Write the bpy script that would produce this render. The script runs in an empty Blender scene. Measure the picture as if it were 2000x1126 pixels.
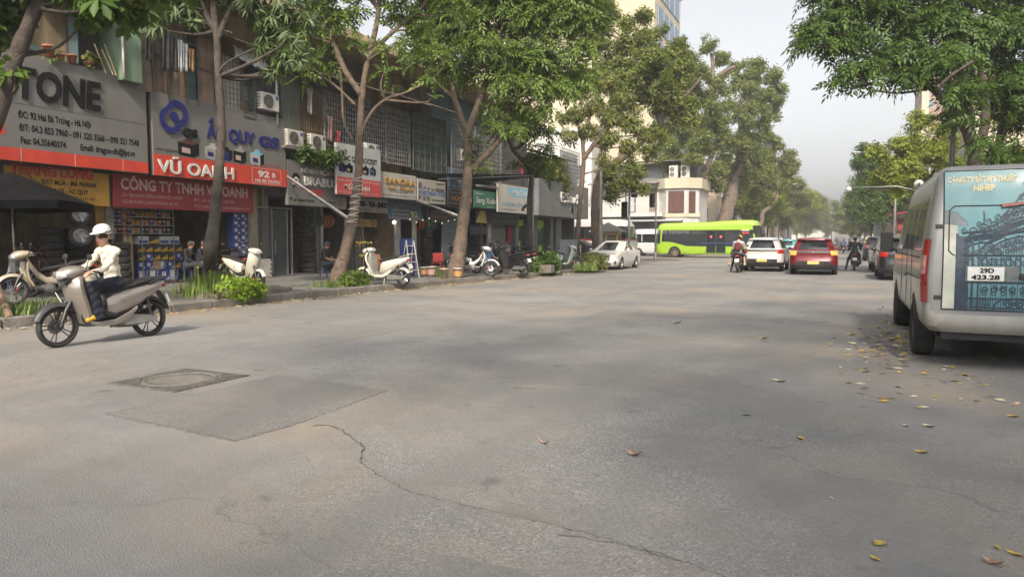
import bpy, math, random
import numpy as np
from mathutils import Vector, Matrix
R = math.radians
rnd = random.Random(7)
NP = np.random.default_rng(11)
SC = bpy.context.scene
COL = SC.collection

# ------------------------------------------------------------------ camera, sky, sun, exposure
CAM_H, FOCAL, YAW, PITCH = 1.42, 1400.0, R(24.9), math.atan(93 / 1400.0)
cam = bpy.data.cameras.new('camera'); camo = bpy.data.objects.new('camera', cam); COL.objects.link(camo)
cam.sensor_width = 36.0; cam.lens = FOCAL / 2000 * 36; cam.clip_start = 0.05; cam.clip_end = 3000
camo.location = (0, 0, CAM_H); camo.rotation_euler = (R(90) - PITCH, 0, YAW)
SC.camera = camo
SUN_AZ, SUN_EL = R(163), R(41)          # compass bearing of the sun from +Y (clockwise) and its height
SUN_DIR = Vector((math.sin(SUN_AZ) * math.cos(SUN_EL), math.cos(SUN_AZ) * math.cos(SUN_EL), math.sin(SUN_EL)))
world = bpy.data.worlds.new('World'); SC.world = world; world.use_nodes = True
wn = world.node_tree; wn.nodes.clear()
sky = wn.nodes.new('ShaderNodeTexSky'); sky.sky_type = 'NISHITA'; sky.sun_disc = False
sky.sun_elevation = SUN_EL; sky.sun_rotation = SUN_AZ
sky.air_density = 1.0; sky.dust_density = 5.0; sky.ozone_density = 1.0; sky.altitude = 10
bg = wn.nodes.new('ShaderNodeBackground'); bg.inputs['Strength'].default_value = 0.112
wo = wn.nodes.new('ShaderNodeOutputWorld')
hs = wn.nodes.new('ShaderNodeHueSaturation'); hs.inputs['Saturation'].default_value = .15       # milky haze
wn.links.new(sky.outputs[0], hs.inputs['Color']); wn.links.new(hs.outputs[0], bg.inputs[0]); wn.links.new(bg.outputs[0], wo.inputs[0])
sun = bpy.data.lights.new('sun', 'SUN'); sun.energy = 2.3; sun.angle = R(3.0); sun.color = (1.0, 0.86, 0.68)
suno = bpy.data.objects.new('sun', sun); COL.objects.link(suno)
suno.rotation_euler = (-SUN_DIR).to_track_quat('-Z', 'Y').to_euler(); suno.location = (5, -20, 40)
SC.view_settings.view_transform = 'Standard'; SC.view_settings.look = 'None'
SC.view_settings.exposure = 1.12; SC.view_settings.gamma = 1.0; SC.view_settings.use_curve_mapping = False
SC.cycles.use_denoising = True
try: SC.cycles.denoiser = 'OPENIMAGEDENOISE'
except Exception: pass
SC.cycles.max_bounces = 5; SC.cycles.diffuse_bounces = 2; SC.cycles.glossy_bounces = 2
SC.cycles.transparent_max_bounces = 12; SC.cycles.transmission_bounces = 4; SC.cycles.volume_bounces = 1
SC.cycles.caustics_reflective = False; SC.cycles.caustics_refractive = False
SC.cycles.use_adaptive_sampling = True; SC.cycles.adaptive_threshold = .02
SC.cycles.sample_clamp_indirect = 6.0

# ------------------------------------------------------------------ where a sight line meets a real plane of the place
_fw = np.array([-math.sin(YAW) * math.cos(PITCH), math.cos(YAW) * math.cos(PITCH), -math.sin(PITCH)])
_rt = np.array([math.cos(YAW), math.sin(YAW), 0.0]); _up = np.cross(_rt, _fw); _c = np.array([0, 0, CAM_H])
def _ray(x, y): return _fw + _rt * (x - 1000) / FOCAL - _up * (y - 563) / FOCAL
def G(x, y, z=0.0):
 d = _ray(x, y); return Vector(_c + d * ((z - CAM_H) / d[2]))
def PX(x, y, X):
 d = _ray(x, y); return Vector(_c + d * (X / d[0]))
def PY(x, y, Y):
 d = _ray(x, y); return Vector(_c + d * (Y / d[1]))

# ------------------------------------------------------------------ materials
MATS = {}
def _mix(nt, a, b, fac, blend='MIX'):
 n = nt.nodes.new('ShaderNodeMix'); n.data_type = 'RGBA'; n.blend_type = blend
 for sock, v in ((n.inputs[0], fac), (n.inputs[6], a), (n.inputs[7], b)):
  if hasattr(v, 'is_output'): nt.links.new(v, sock)
  elif isinstance(v, (int, float)): sock.default_value = v
  else: sock.default_value = (*v[:3], 1)
 return n.outputs[2]
def _noise(nt, vec, scale, detail=4, rough=.55, lo=.35, hi=.65, out=0):
 n = nt.nodes.new('ShaderNodeTexNoise'); n.inputs['Scale'].default_value = scale
 n.inputs['Detail'].default_value = detail; n.inputs['Roughness'].default_value = rough
 if vec is not None: nt.links.new(vec, n.inputs['Vector'])
 m = nt.nodes.new('ShaderNodeMapRange'); m.inputs[1].default_value = lo; m.inputs[2].default_value = hi
 nt.links.new(n.outputs[0], m.inputs[0]); return m.outputs[0]
def _coords(nt, kind='Object', scale=None):
 if kind == 'World':
  g = nt.nodes.new('ShaderNodeNewGeometry'); v = g.outputs['Position']
 else:
  t = nt.nodes.new('ShaderNodeTexCoord'); v = t.outputs[kind]
 if scale:
  m = nt.nodes.new('ShaderNodeMapping'); m.inputs['Scale'].default_value = scale
  nt.links.new(v, m.inputs['Vector']); v = m.outputs[0]
 return v
def mat(name, col, rough=.55, metal=0.0, var=.18, scale=5.0, bump=0.0, bscale=40, dirt=None, damt=.5, dscale=2.0, streak=False,
  spec=.5, coat=0.0, coords='Object', emit=None, estr=0.0, alpha=None, trans=0.0, rv=1.0):
 if name in MATS: return MATS[name]
 m = bpy.data.materials.new(name); m.use_nodes = True; nt = m.node_tree; p = nt.nodes['Principled BSDF']
 v = _coords(nt, coords)
 dark = [c * (1 - var) for c in col]; lite = [min(1, c * (1 + var * .8)) for c in col]
 c = _mix(nt, dark, lite, _noise(nt, v, scale, 5))
 if dirt is not None:
  sv = _coords(nt, coords, (1, 1, .16) if streak else (1, 1, 1))
  f = nt.nodes.new('ShaderNodeMath'); f.operation = 'MULTIPLY'; f.inputs[1].default_value = damt
  nt.links.new(_noise(nt, sv, dscale, 6, .65, .42, .68), f.inputs[0])
  c = _mix(nt, c, dirt, f.outputs[0])
 nt.links.new(c, p.inputs['Base Color'])
 p.inputs['Metallic'].default_value = metal
 p.inputs['Specular IOR Level'].default_value = spec
 r = nt.nodes.new('ShaderNodeMapRange'); r.inputs[3].default_value = max(.02, rough - .08 * rv); r.inputs[4].default_value = min(1, rough + .1 * rv)
 nt.links.new(_noise(nt, v, scale * 3, 3, lo=.3, hi=.7), r.inputs[0]); nt.links.new(r.outputs[0], p.inputs['Roughness'])
 if coat: p.inputs['Coat Weight'].default_value = coat; p.inputs['Coat Roughness'].default_value = .08
 if bump:
  b = nt.nodes.new('ShaderNodeBump'); b.inputs['Strength'].default_value = bump; b.inputs['Distance'].default_value = .02
  nt.links.new(_noise(nt, v, bscale, 5, lo=.2, hi=.8), b.inputs['Height']); nt.links.new(b.outputs[0], p.inputs['Normal'])
 if emit is not None:
  p.inputs['Emission Color'].default_value = (*emit, 1); p.inputs['Emission Strength'].default_value = estr
 if trans: p.inputs['Transmission Weight'].default_value = trans
 if alpha is not None: p.inputs['Alpha'].default_value = alpha
 m.diffuse_color = (*col[:3], 1)
 MATS[name] = m; return m
def glass(name, tint=(.02, .025, .03), clear=.35, rough=.04):
 """a window pane: partly see-through, reflecting"""
 if name in MATS: return MATS[name]
 m = bpy.data.materials.new(name); m.use_nodes = True; nt = m.node_tree; p = nt.nodes['Principled BSDF']
 v = _coords(nt); p.inputs['Base Color'].default_value = (*tint, 1)
 r = nt.nodes.new('ShaderNodeMapRange'); r.inputs[3].default_value = rough; r.inputs[4].default_value = rough + .06
 nt.links.new(_noise(nt, v, 3), r.inputs[0]); nt.links.new(r.outputs[0], p.inputs['Roughness'])
 p.inputs['Specular IOR Level'].default_value = .6
 t = nt.nodes.new('ShaderNodeBsdfTransparent'); mx = nt.nodes.new('ShaderNodeMixShader'); mx.inputs[0].default_value = clear
 nt.links.new(p.outputs[0], mx.inputs[1]); nt.links.new(t.outputs[0], mx.inputs[2])
 nt.links.new(mx.outputs[0], nt.nodes['Material Output'].inputs['Surface'])
 MATS[name] = m; return m
def leafmat(name, a, b, c=None, trans=.35, rough=.5):
 """leaf green varying from leaf to leaf, letting some light through"""
 m = bpy.data.materials.new(name); m.use_nodes = True; nt = m.node_tree; p = nt.nodes['Principled BSDF']
 g = nt.nodes.new('ShaderNodeNewGeometry'); rm = nt.nodes.new('ShaderNodeValToRGB')
 e = rm.color_ramp.elements; e[0].color = (*a, 1); e[1].color = (*b, 1); e[0].position = .1; e[1].position = .85
 if c: x = e.new(.97); x.color = (*c, 1)
 nt.links.new(g.outputs['Random Per Island'], rm.inputs[0])
 tone = _noise(nt, _coords(nt, 'World'), .7, 3, lo=.35, hi=.65)
 cc = _mix(nt, rm.outputs[0], [min(1, k * 1.5) for k in b], tone); cc = _mix(nt, rm.outputs[0], cc, .45)
 nt.links.new(cc, p.inputs['Base Color']); p.inputs['Roughness'].default_value = rough; p.inputs['Specular IOR Level'].default_value = .3
 tr = nt.nodes.new('ShaderNodeBsdfTranslucent'); mx = nt.nodes.new('ShaderNodeMixShader'); mx.inputs[0].default_value = trans
 nt.links.new(_mix(nt, cc, (.35, .5, .03), .35), tr.inputs[0])
 nt.links.new(p.outputs[0], mx.inputs[1]); nt.links.new(tr.outputs[0], mx.inputs[2])
 nt.links.new(mx.outputs[0], nt.nodes['Material Output'].inputs['Surface'])
 MATS[name] = m; return m

# ------------------------------------------------------------------ mesh builder
class MB:
 def __init__(s): s.v = []; s.f = []; s.m = []; s.cm = 0
 def add(s, vs, fs):
  o = len(s.v); s.v.extend([tuple(p) for p in vs]); s.f.extend([tuple(i + o for i in f) for f in fs]); s.m.extend([s.cm] * len(fs)); return s
 def box(s, x0, x1, y0, y1, z0, z1, mtx=None):
  vs = [Vector(p) for p in ((x0, y0, z0), (x1, y0, z0), (x1, y1, z0), (x0, y1, z0), (x0, y0, z1), (x1, y0, z1), (x1, y1, z1), (x0, y1, z1))]
  if mtx is not None: vs = [mtx @ p for p in vs]
  return s.add(vs, [(3, 2, 1, 0), (4, 5, 6, 7), (0, 1, 5, 4), (1, 2, 6, 5), (2, 3, 7, 6), (3, 0, 4, 7)])
 def cbox(s, c, d, rot=None):
  h = [k / 2 for k in d]; mt = Matrix.Translation(c) @ (rot.to_4x4() if rot is not None else Matrix())
  return s.box(-h[0], h[0], -h[1], h[1], -h[2], h[2], mt)
 def quad(s, a, b, c, d): return s.add([a, b, c, d], [(0, 1, 2, 3)])
 def poly(s, pts): return s.add(pts, [tuple(range(len(pts)))])
 def prism(s, pts, d):
  """pts: 3-D polygon, pushed along vector d"""
  d = Vector(d); n = len(pts); vs = [Vector(p) for p in pts] + [Vector(p) + d for p in pts]
  fs = [tuple(range(n))[::-1], tuple(range(n, 2 * n))] + [(i, (i + 1) % n, n + (i + 1) % n, n + i) for i in range(n)]
  return s.add(vs, fs)
 def tube(s, pts, rad, n=8, caps=True, flat=1.0):
  pts = [Vector(p) for p in pts]; k = len(pts)
  if not isinstance(rad, (list, tuple)): rad = [rad] * k
  t0 = (pts[1] - pts[0]).normalized(); ref = Vector((0, 0, 1)) if abs(t0.z) < .9 else Vector((1, 0, 0))
  u = t0.cross(ref).normalized(); vs = []
  for i in range(k):
   t = (pts[min(i + 1, k - 1)] - pts[max(i - 1, 0)]).normalized()
   u = (u - t * u.dot(t)).normalized(); w = t.cross(u)
   for j in range(n):
    a = 2 * math.pi * j / n; vs.append(pts[i] + (u * math.cos(a) + w * math.sin(a) * flat) * rad[i])
  fs = [(i * n + j, i * n + (j + 1) % n, (i + 1) * n + (j + 1) % n, (i + 1) * n + j) for i in range(k - 1) for j in range(n)]
  if caps: fs += [tuple(range(n))[::-1], tuple(range((k - 1) * n, k * n))]
  return s.add(vs, fs)
 def lathe(s, prof, n=20, c=(0, 0, 0), axis='z', closed=False, caps=True):
  """prof: (radius, height) pairs turned about an axis through c"""
  c = Vector(c); vs = []
  for r, h in prof:
   for j in range(n):
    a = 2 * math.pi * j / n; x, y = r * math.cos(a), r * math.sin(a)
    vs.append(c + Vector((x, y, h) if axis == 'z' else (h, x, y) if axis == 'x' else (y, h, x)))
  k = len(prof); rg = k if closed else k - 1
  fs = [(i * n + j, i * n + (j + 1) % n, ((i + 1) % k) * n + (j + 1) % n, ((i + 1) % k) * n + j) for i in range(rg) for j in range(n)]
  if caps and not closed:
   if prof[0][0] > 1e-4: fs.append(tuple(range(n))[::-1])
   if prof[-1][0] > 1e-4: fs.append(tuple(range((k - 1) * n, k * n)))
  return s.add(vs, fs)
 def loft(s, rings, caps=True, closed=True):
  n = len(rings[0]); vs = [p for r in rings for p in r]; e = n if closed else n - 1
  fs = [(i * n + j, i * n + (j + 1) % n, (i + 1) * n + (j + 1) % n, (i + 1) * n + j) for i in range(len(rings) - 1) for j in range(e)]
  if caps and closed: fs += [tuple(range(n))[::-1], tuple(range((len(rings) - 1) * n, len(rings) * n))]
  return s.add(vs, fs)
 def ribbon(s, pts, w, nrm):
  """flat strip of width w following pts, lying in the plane with normal nrm"""
  pts = [Vector(p) for p in pts]; nrm = Vector(nrm); vs = []
  for i, p in enumerate(pts):
   t = (pts[min(i + 1, len(pts) - 1)] - pts[max(i - 1, 0)]).normalized(); b = t.cross(nrm).normalized() * (w[i] if isinstance(w, (list, tuple)) else w) / 2
   vs += [p - b, p + b]
  return s.add(vs, [(2 * i, 2 * i + 1, 2 * i + 3, 2 * i + 2) for i in range(len(pts) - 1)])
 def sphere(s, c, r, n=12, m=8, sc=(1, 1, 1)):
  c = Vector(c); vs = []
  for i in range(m + 1):
   ph = math.pi * i / m
   for j in range(n):
    a = 2 * math.pi * j / n
    vs.append(c + Vector((math.sin(ph) * math.cos(a) * r * sc[0], math.sin(ph) * math.sin(a) * r * sc[1], math.cos(ph) * r * sc[2])))
  fs = [(i * n + j, (i + 1) * n + j, (i + 1) * n + (j + 1) % n, i * n + (j + 1) % n) for i in range(m) for j in range(n)]
  return s.add(vs, fs)
 def mesh(s, name, mats, smooth=False):
  me = bpy.data.meshes.new(name); me.from_pydata([tuple(p) for p in s.v], [], s.f)
  mats = mats if isinstance(mats, (list, tuple)) else [mats]
  for k in mats: me.materials.append(k)
  if len(mats) > 1: me.polygons.foreach_set('material_index', s.m)
  if smooth: me.polygons.foreach_set('use_smooth', [True] * len(me.polygons))
  me.update(); return me
 def obj(s, name, mats, parent=None, smooth=False, bevel=0, loc=None, rz=0, angle=None):
  me = s.mesh(name, mats, smooth or angle is not None)
  o = bpy.data.objects.new(name, me); COL.objects.link(o)
  if parent is not None: o.parent = parent
  if loc is not None: o.location = loc
  if rz: o.rotation_euler.z = rz
  if angle is not None: me.set_sharp_from_angle(angle=R(angle))
  if bevel:
   b = o.modifiers.new('edge', 'BEVEL'); b.width = bevel; b.segments = 2; b.limit_method = 'ANGLE'; b.angle_limit = R(40)
  return o
def npmesh(name, v, f, mats, smooth=False, midx=None):
 """fast mesh from numpy vertex (n,3) and quad (m,4) or tri arrays"""
 me = bpy.data.meshes.new(name); v = np.asarray(v, np.float32); f = np.asarray(f, np.int32); k = f.shape[1]
 me.vertices.add(len(v)); me.vertices.foreach_set('co', v.ravel())
 me.loops.add(f.size); me.loops.foreach_set('vertex_index', f.ravel())
 me.polygons.add(len(f)); me.polygons.foreach_set('loop_start', np.arange(0, f.size, k, dtype=np.int32))
 try: me.polygons.foreach_set('loop_total', np.full(len(f), k, np.int32))
 except Exception: pass
 for m in (mats if isinstance(mats, (list, tuple)) else [mats]): me.materials.append(m)
 if midx is not None: me.polygons.foreach_set('material_index', np.asarray(midx, np.int32))
 if smooth: me.polygons.foreach_set('use_smooth', np.ones(len(f), bool))
 me.update(calc_edges=True); me.validate(); return me
def link(name, me, parent=None, loc=None, rz=0):
 o = bpy.data.objects.new(name, me); COL.objects.link(o)
 if parent is not None: o.parent = parent
 if loc is not None: o.location = loc
 if rz: o.rotation_euler.z = rz
 return o
def tag(o, label=None, cat=None, group=None, kind=None):
 if label: o['label'] = label
 if cat: o['category'] = cat
 if group: o['group'] = group
 if kind: o['kind'] = kind
 return o
def thing(name, label, cat, loc=(0, 0, 0), rz=0.0, group=None):
 o = bpy.data.objects.new(name, None); COL.objects.link(o); o.empty_display_size = .2
 o.location = loc; o.rotation_euler.z = rz
 return tag(o, label, cat, group)
def copy_tree(o, parent=None, label=None, loc=None, rz=None):
 c = o.copy(); COL.objects.link(c); c.parent = parent
 if label: c['label'] = label
 if loc is not None: c.location = loc
 if rz is not None: c.rotation_euler.z = rz
 for ch in list(o.children): copy_tree(ch, c)
 return c

# ------------------------------------------------------------------ lettering
FACING = {'+x': Matrix(((0, 0, 1), (1, 0, 0), (0, 1, 0))), '-y': Matrix(((1, 0, 0), (0, 0, -1), (0, 1, 0))),
  '+y': Matrix(((-1, 0, 0), (0, 0, 1), (0, 1, 0)))}
def lettering(txt, size, m, parent, at, facing='+x', width=None, align='LEFT', depth=.0, bold=0.0, shear=0.0, name='lettering'):
 """words as a mesh: at = lower left (or centre) of the line in the parent's space; width squeezes the line to that length"""
 cu = bpy.data.curves.new('t', 'FONT'); cu.body = txt; cu.size = size; cu.align_x = align; cu.extrude = depth; cu.offset = bold; cu.shear = shear
 cu.resolution_u = 3
 ob = bpy.data.objects.new('t', cu); COL.objects.link(ob)
 dg = bpy.context.evaluated_depsgraph_get(); me = bpy.data.meshes.new_from_object(ob.evaluated_get(dg)); bpy.data.objects.remove(ob)
 me.materials.clear(); me.materials.append(m); me.name = name
 if not len(me.vertices): return None
 xs = [v.co.x for v in me.vertices]; w = max(xs) - min(xs); k = width / w if width else 1.0
 rot = FACING[facing]
 for v in me.vertices:
  v.co = rot @ Vector((v.co.x * k, v.co.y, v.co.z))
 return link(name, me, parent, at)

# ------------------------------------------------------------------ soft bodies: blended round cones turned into one skin
def sdf_body(prims, h, k=.03, noise=None):
 """prims: (a, b, ra, rb, tag) round cones. Returns verts, quads, tag per quad."""
 A = np.array([p[0] for p in prims], float); Bq = np.array([p[1] for p in prims], float)
 ra = np.array([p[2] for p in prims]); rb = np.array([p[3] for p in prims])
 rm = np.maximum(ra, rb)[:, None]
 lo = np.minimum(A, Bq).__sub__(rm).min(0) - 3 * h; hi = (np.maximum(A, Bq) + rm).max(0) + 3 * h
 n = np.ceil((hi - lo) / h).astype(int) + 1; f = np.full(n, 1.0)
 for a, b, r0, r1 in zip(A, Bq, ra, rb):
  pad = max(r0, r1) + k + 2 * h
  i0 = np.maximum(((np.minimum(a, b) - pad - lo) / h).astype(int), 0); i1 = np.minimum(((np.maximum(a, b) + pad - lo) / h).astype(int) + 2, n)
  gx, gy, gz = np.meshgrid(*[lo[d] + h * np.arange(i0[d], i1[d]) for d in range(3)], indexing='ij')
  ab = b - a; L = ab @ ab + 1e-12; t = np.clip(((gx - a[0]) * ab[0] + (gy - a[1]) * ab[1] + (gz - a[2]) * ab[2]) / L, 0, 1)
  d = np.sqrt((gx - a[0] - t * ab[0]) ** 2 + (gy - a[1] - t * ab[1]) ** 2 + (gz - a[2] - t * ab[2]) ** 2) - (r0 + (r1 - r0) * t)
  sl = tuple(slice(i0[q], i1[q]) for q in range(3)); o = f[sl]
  w = np.clip(.5 + .5 * (o - d) / k, 0, 1); f[sl] = o * (1 - w) + d * w - k * w * (1 - w)
 s = f < 0; cn = np.zeros(n - 1); acc = np.zeros((*(n - 1), 3))
 for ax in range(3):
  e0 = [slice(None)] * 3; e1 = [slice(None)] * 3; e0[ax] = slice(0, -1); e1[ax] = slice(1, None)
  fa, fb = f[tuple(e0)], f[tuple(e1)]; cr = (fa < 0) != (fb < 0); t = np.where(cr, fa / np.where(cr, fa - fb, 1), 0)
  o1, o2 = [d for d in range(3) if d != ax]
  for u in (0, 1):
   for w in (0, 1):
    sl = [slice(None)] * 3; sl[o1] = slice(u, n[o1] - 1 + u); sl[o2] = slice(w, n[o2] - 1 + w)
    c_ = cr[tuple(sl)]; cn += c_
    acc[..., ax] += np.where(c_, t[tuple(sl)], 0); acc[..., o1] += c_ * u; acc[..., o2] += c_ * w
 act = cn > 0; idx = np.full(cn.shape, -1); idx[act] = np.arange(act.sum())
 ijk = np.argwhere(act); v = lo + h * (ijk + acc[act] / cn[act][:, None])
 fs = []
 for ax in range(3):
  o1, o2 = [(1, 2), (2, 0), (0, 1)][ax]
  a = s[tuple(slice(0, -1) if d == ax else slice(1, -1) for d in range(3))]; b = s[tuple(slice(1, None) if d == ax else slice(1, -1) for d in range(3))]
  q = np.argwhere(a != b); base = q.copy(); base[:, o1] += 1; base[:, o2] += 1
  flip = a[tuple(q.T)]
  c = []
  for d1, d2 in ((-1, -1), (0, -1), (0, 0), (-1, 0)):
   p = base.copy(); p[:, o1] += d1; p[:, o2] += d2; c.append(idx[tuple(p.T)])
  c = np.stack(c, 1); c[~flip] = c[~flip][:, ::-1]; fs.append(c)
 fs = np.concatenate(fs); ctr = v[fs].mean(1)
 best = np.full(len(fs), 9.0); who = np.zeros(len(fs), int)
 for i, (a, b, r0, r1) in enumerate(zip(A, Bq, ra, rb)):
  ab = b - a; t = np.clip((ctr - a) @ ab / (ab @ ab + 1e-12), 0, 1); d = np.linalg.norm(ctr - a - t[:, None] * ab, axis=1) - (r0 + (r1 - r0) * t)
  m_ = d < best; best[m_] = d[m_]; who[m_] = i
 tags = [prims[i][4] for i in who]
 return v, fs, tags
# ------------------------------------------------------------------ road, pavements, markings
def asphalt(name, base, warm, seed=0.0):
 m = bpy.data.materials.new(name); m.use_nodes = True; nt = m.node_tree; p = nt.nodes['Principled BSDF']
 v = _coords(nt, 'World')
 mp = nt.nodes.new('ShaderNodeMapping'); mp.inputs['Location'].default_value = (seed, seed * .7, 0); nt.links.new(v, mp.inputs[0]); v = mp.outputs[0]
 vo = nt.nodes.new('ShaderNodeTexVoronoi'); vo.inputs['Scale'].default_value = 105; nt.links.new(v, vo.inputs['Vector'])
 sp = nt.nodes.new('ShaderNodeSeparateColor'); nt.links.new(vo.outputs['Color'], sp.inputs[0])
 st = nt.nodes.new('ShaderNodeValToRGB'); e = st.color_ramp.elements
 e[0].color = (*[k * .38 for k in base], 1); e[1].color = (*[k * 1.38 for k in base], 1); e[1].position = .93
 x = e.new(.99); x.color = (*[min(1, k * 1.9) for k in base], 1)
 nt.links.new(sp.outputs[0], st.inputs[0])
 c = _mix(nt, st.outputs[0], base, .4)
 c = _mix(nt, c, [k * .72 for k in base], _noise(nt, v, 1.1, 7, .62, .45, .75))              # old stains
 c = _mix(nt, c, warm, _noise(nt, v, .19, 5, .6, .44, .64))                                   # warmer tone in broad random patches
 tracks = _coords(nt, 'World', (2.2, .05, 1))
 c = _mix(nt, c, [k * .8 for k in base], _noise(nt, tracks, .5, 3, .5, .5, .8))
 sx = nt.nodes.new('ShaderNodeSeparateXYZ'); nt.links.new(_coords(nt, 'World'), sx.inputs[0])          # brown dust gathered along the shop-side gutter
 gm = nt.nodes.new('ShaderNodeMapRange'); gm.inputs[1].default_value = -9.6; gm.inputs[2].default_value = -12.2; gm.inputs[4].default_value = .75; nt.links.new(sx.outputs[0], gm.inputs[0])
 gq = nt.nodes.new('ShaderNodeMath'); gq.operation = 'MULTIPLY'; nt.links.new(gm.outputs[0], gq.inputs[0]); nt.links.new(_noise(nt, v, .9, 6, .65, .25, .7), gq.inputs[1])
 c = _mix(nt, c, (.21, .16, .11), gq.outputs[0])
 c = _mix(nt, c, [k * .82 for k in base], _noise(nt, v, .42, 6, .6, .5, .62))
 wv_ = nt.nodes.new('ShaderNodeVectorMath'); wv_.operation = 'MULTIPLY_ADD'; nz = nt.nodes.new('ShaderNodeTexNoise'); nz.inputs['Scale'].default_value = 1.6; nz.inputs['Detail'].default_value = 6; nt.links.new(v, nz.inputs['Vector'])
 wv_.inputs[1].default_value = (.9, .9, 0); nt.links.new(nz.outputs['Color'], wv_.inputs[0]); nt.links.new(v, wv_.inputs[2])
 ve = nt.nodes.new('ShaderNodeTexVoronoi'); ve.feature = 'DISTANCE_TO_EDGE'; ve.inputs['Scale'].default_value = .55; nt.links.new(wv_.outputs[0], ve.inputs['Vector'])
 cm_ = nt.nodes.new('ShaderNodeMapRange'); cm_.inputs[1].default_value = .0085; cm_.inputs[2].default_value = .001; nt.links.new(ve.outputs['Distance'], cm_.inputs[0])
 cq = nt.nodes.new('ShaderNodeMath'); cq.operation = 'MULTIPLY'; nt.links.new(cm_.outputs[0], cq.inputs[0]); nt.links.new(_noise(nt, v, .33, 4, .5, .50, .62), cq.inputs[1])
 c = _mix(nt, c, [k * .66 for k in base], cq.outputs[0])                                       # hairline cracks in places
 oil = _noise(nt, v, 2.3, 3, .5, .66, .74); c = _mix(nt, c, [k * .62 for k in base], oil)       # oil spots
 c = _mix(nt, c, [min(1, k * 1.16) for k in base], _noise(nt, v, .23, 5, .65, .52, .66))       # worn paler areas
 nt.links.new(c, p.inputs['Base Color']); p.inputs['Roughness'].default_value = .88; p.inputs['Specular IOR Level'].default_value = .25
 b1 = nt.nodes.new('ShaderNodeBump'); b1.inputs['Strength'].default_value = .6; b1.inputs['Distance'].default_value = .006
 nt.links.new(vo.outputs['Distance'], b1.inputs['Height'])
 b2 = nt.nodes.new('ShaderNodeBump'); b2.inputs['Strength'].default_value = .35; b2.inputs['Distance'].default_value = .03
 nt.links.new(_noise(nt, v, 3.5, 6, lo=.2, hi=.8), b2.inputs['Height']); nt.links.new(b1.outputs[0], b2.inputs['Normal'])
 nt.links.new(b2.outputs[0], p.inputs['Normal']); MATS[name] = m; return m
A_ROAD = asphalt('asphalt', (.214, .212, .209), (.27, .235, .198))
A_PATCH = asphalt('asphalt_patch', (.19, .187, .184), (.235, .21, .182), 31.0)
A_TOP = asphalt('asphalt_layer', (.212, .209, .205), (.28, .235, .19), 12.0)
PAVE = mat('paving', (.17, .165, .155), .85, var=.25, scale=1.3, bump=.5, bscale=14, dirt=(.09, .075, .06), damt=.7, dscale=.9, coords='World')
KERB = mat('kerb_concrete', (.19, .172, .15), .85, var=.25, scale=3, bump=.4, bscale=25, dirt=(.1, .085, .065), damt=.7, dscale=1.2, coords='World')
road = MB()
xs = [-700, -60, -14, -8, -3, 3.3, 40, 700]; ys = [-300, -10, 0, 5, 12, 25, 45, 75, 150, 1200]
for i in range(len(xs) - 1):
 for j in range(len(ys) - 1):
  road.quad((xs[i], ys[j], 0), (xs[i + 1], ys[j], 0), (xs[i + 1], ys[j + 1], 0), (xs[i], ys[j + 1], 0))
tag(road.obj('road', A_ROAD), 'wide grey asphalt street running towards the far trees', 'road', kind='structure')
# old repair: a darker square of asphalt, and a thin broken top layer whose ragged edge crosses the lane
def jag(pts, n, amp):
 out = []
 for a, b in zip(pts[:-1], pts[1:]):
  a, b = Vector(a), Vector(b); q = max(2, int((b - a).length / n)); t = (b - a).normalized(); s = Vector((-t.y, t.x, 0))
  for i in range(q): out.append(a.lerp(b, i / q) + s * rnd.uniform(-amp, amp) + Vector((0, 0, 0)))
 out.append(Vector(pts[-1])); return out
pt = [G(205, 808), G(455, 862), G(580, 828), G(760, 762), G(545, 732)]
ring = jag(pt + [pt[0]], .05, .022)[:-1]
b = MB(); b.prism([(p.x, p.y, 0.001) for p in ring], (0, 0, .0035)); o = b.obj('asphalt_patch', A_PATCH); tag(o, 'darker rectangular asphalt repair beside the manhole cover', 'road patch', kind='structure')
edge = jag([G(580, 826), G(640, 832), G(672, 842), G(712, 878), G(700, 902), G(735, 930), G(800, 965), G(880, 985), G(1000, 1012), G(1120, 1040), G(1250, 1075), G(1340, 1105), G(1440, 1140), G(1600, 1230)], .025, .012)
b = MB(); n = len(edge); vs = [];
for i, p in enumerate(edge):
 k = min(1, i / 12, (n - 1 - i) / 6); back = (G(300, 1160) - p).normalized()
 vs += [Vector((p.x, p.y, .0005)), Vector((p.x, p.y, .0005 + .014 * k)), p + back * .35 + Vector((0, 0, .008 * k)), p + back * .8 + Vector((0, 0, -.003))]
b.add(vs, [(4 * i + j, 4 * i + j + 1, 4 * i + j + 5, 4 * i + j + 4) for i in range(n - 1) for j in range(3)])
tag(b.obj('asphalt_layer', A_TOP), 'thin broken top layer of asphalt with a ragged edge', 'road patch', kind='structure')
CRK = mat('crack_dark', (.085, .08, .075), .95, var=.4, scale=20, coords='World')
def crack(pts, w, label):
 e_ = jag([G(*p) for p in pts], .04, .014); b_ = MB(); b_.ribbon([(p.x, p.y, .0165) for p in e_], [w * rnd.uniform(.2, 1) for _ in e_], (0, 0, 1))
 tag(b_.obj('road_crack', CRK), label, 'crack', kind='structure')
crack([(690, 898), (735, 929), (800, 964), (880, 984), (1000, 1011), (1120, 1039), (1250, 1074), (1340, 1104), (1440, 1140)], .008, 'long ragged crack winding across the near lane')
crack([(205, 808), (300, 830), (455, 862), (520, 845), (585, 827)], .006, 'crack along the near edge of the asphalt repair')
crack([(612, 833), (640, 834), (668, 842), (712, 876)], .018, 'short ragged crack in the middle of the near lane')
crack([(340, 758), (420, 745), (560, 722)], .014, 'crack running away from the manhole cover')
crack([(205, 745), (262, 738), (330, 722)], .014, 'crumbling crack behind the manhole cover')
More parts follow.
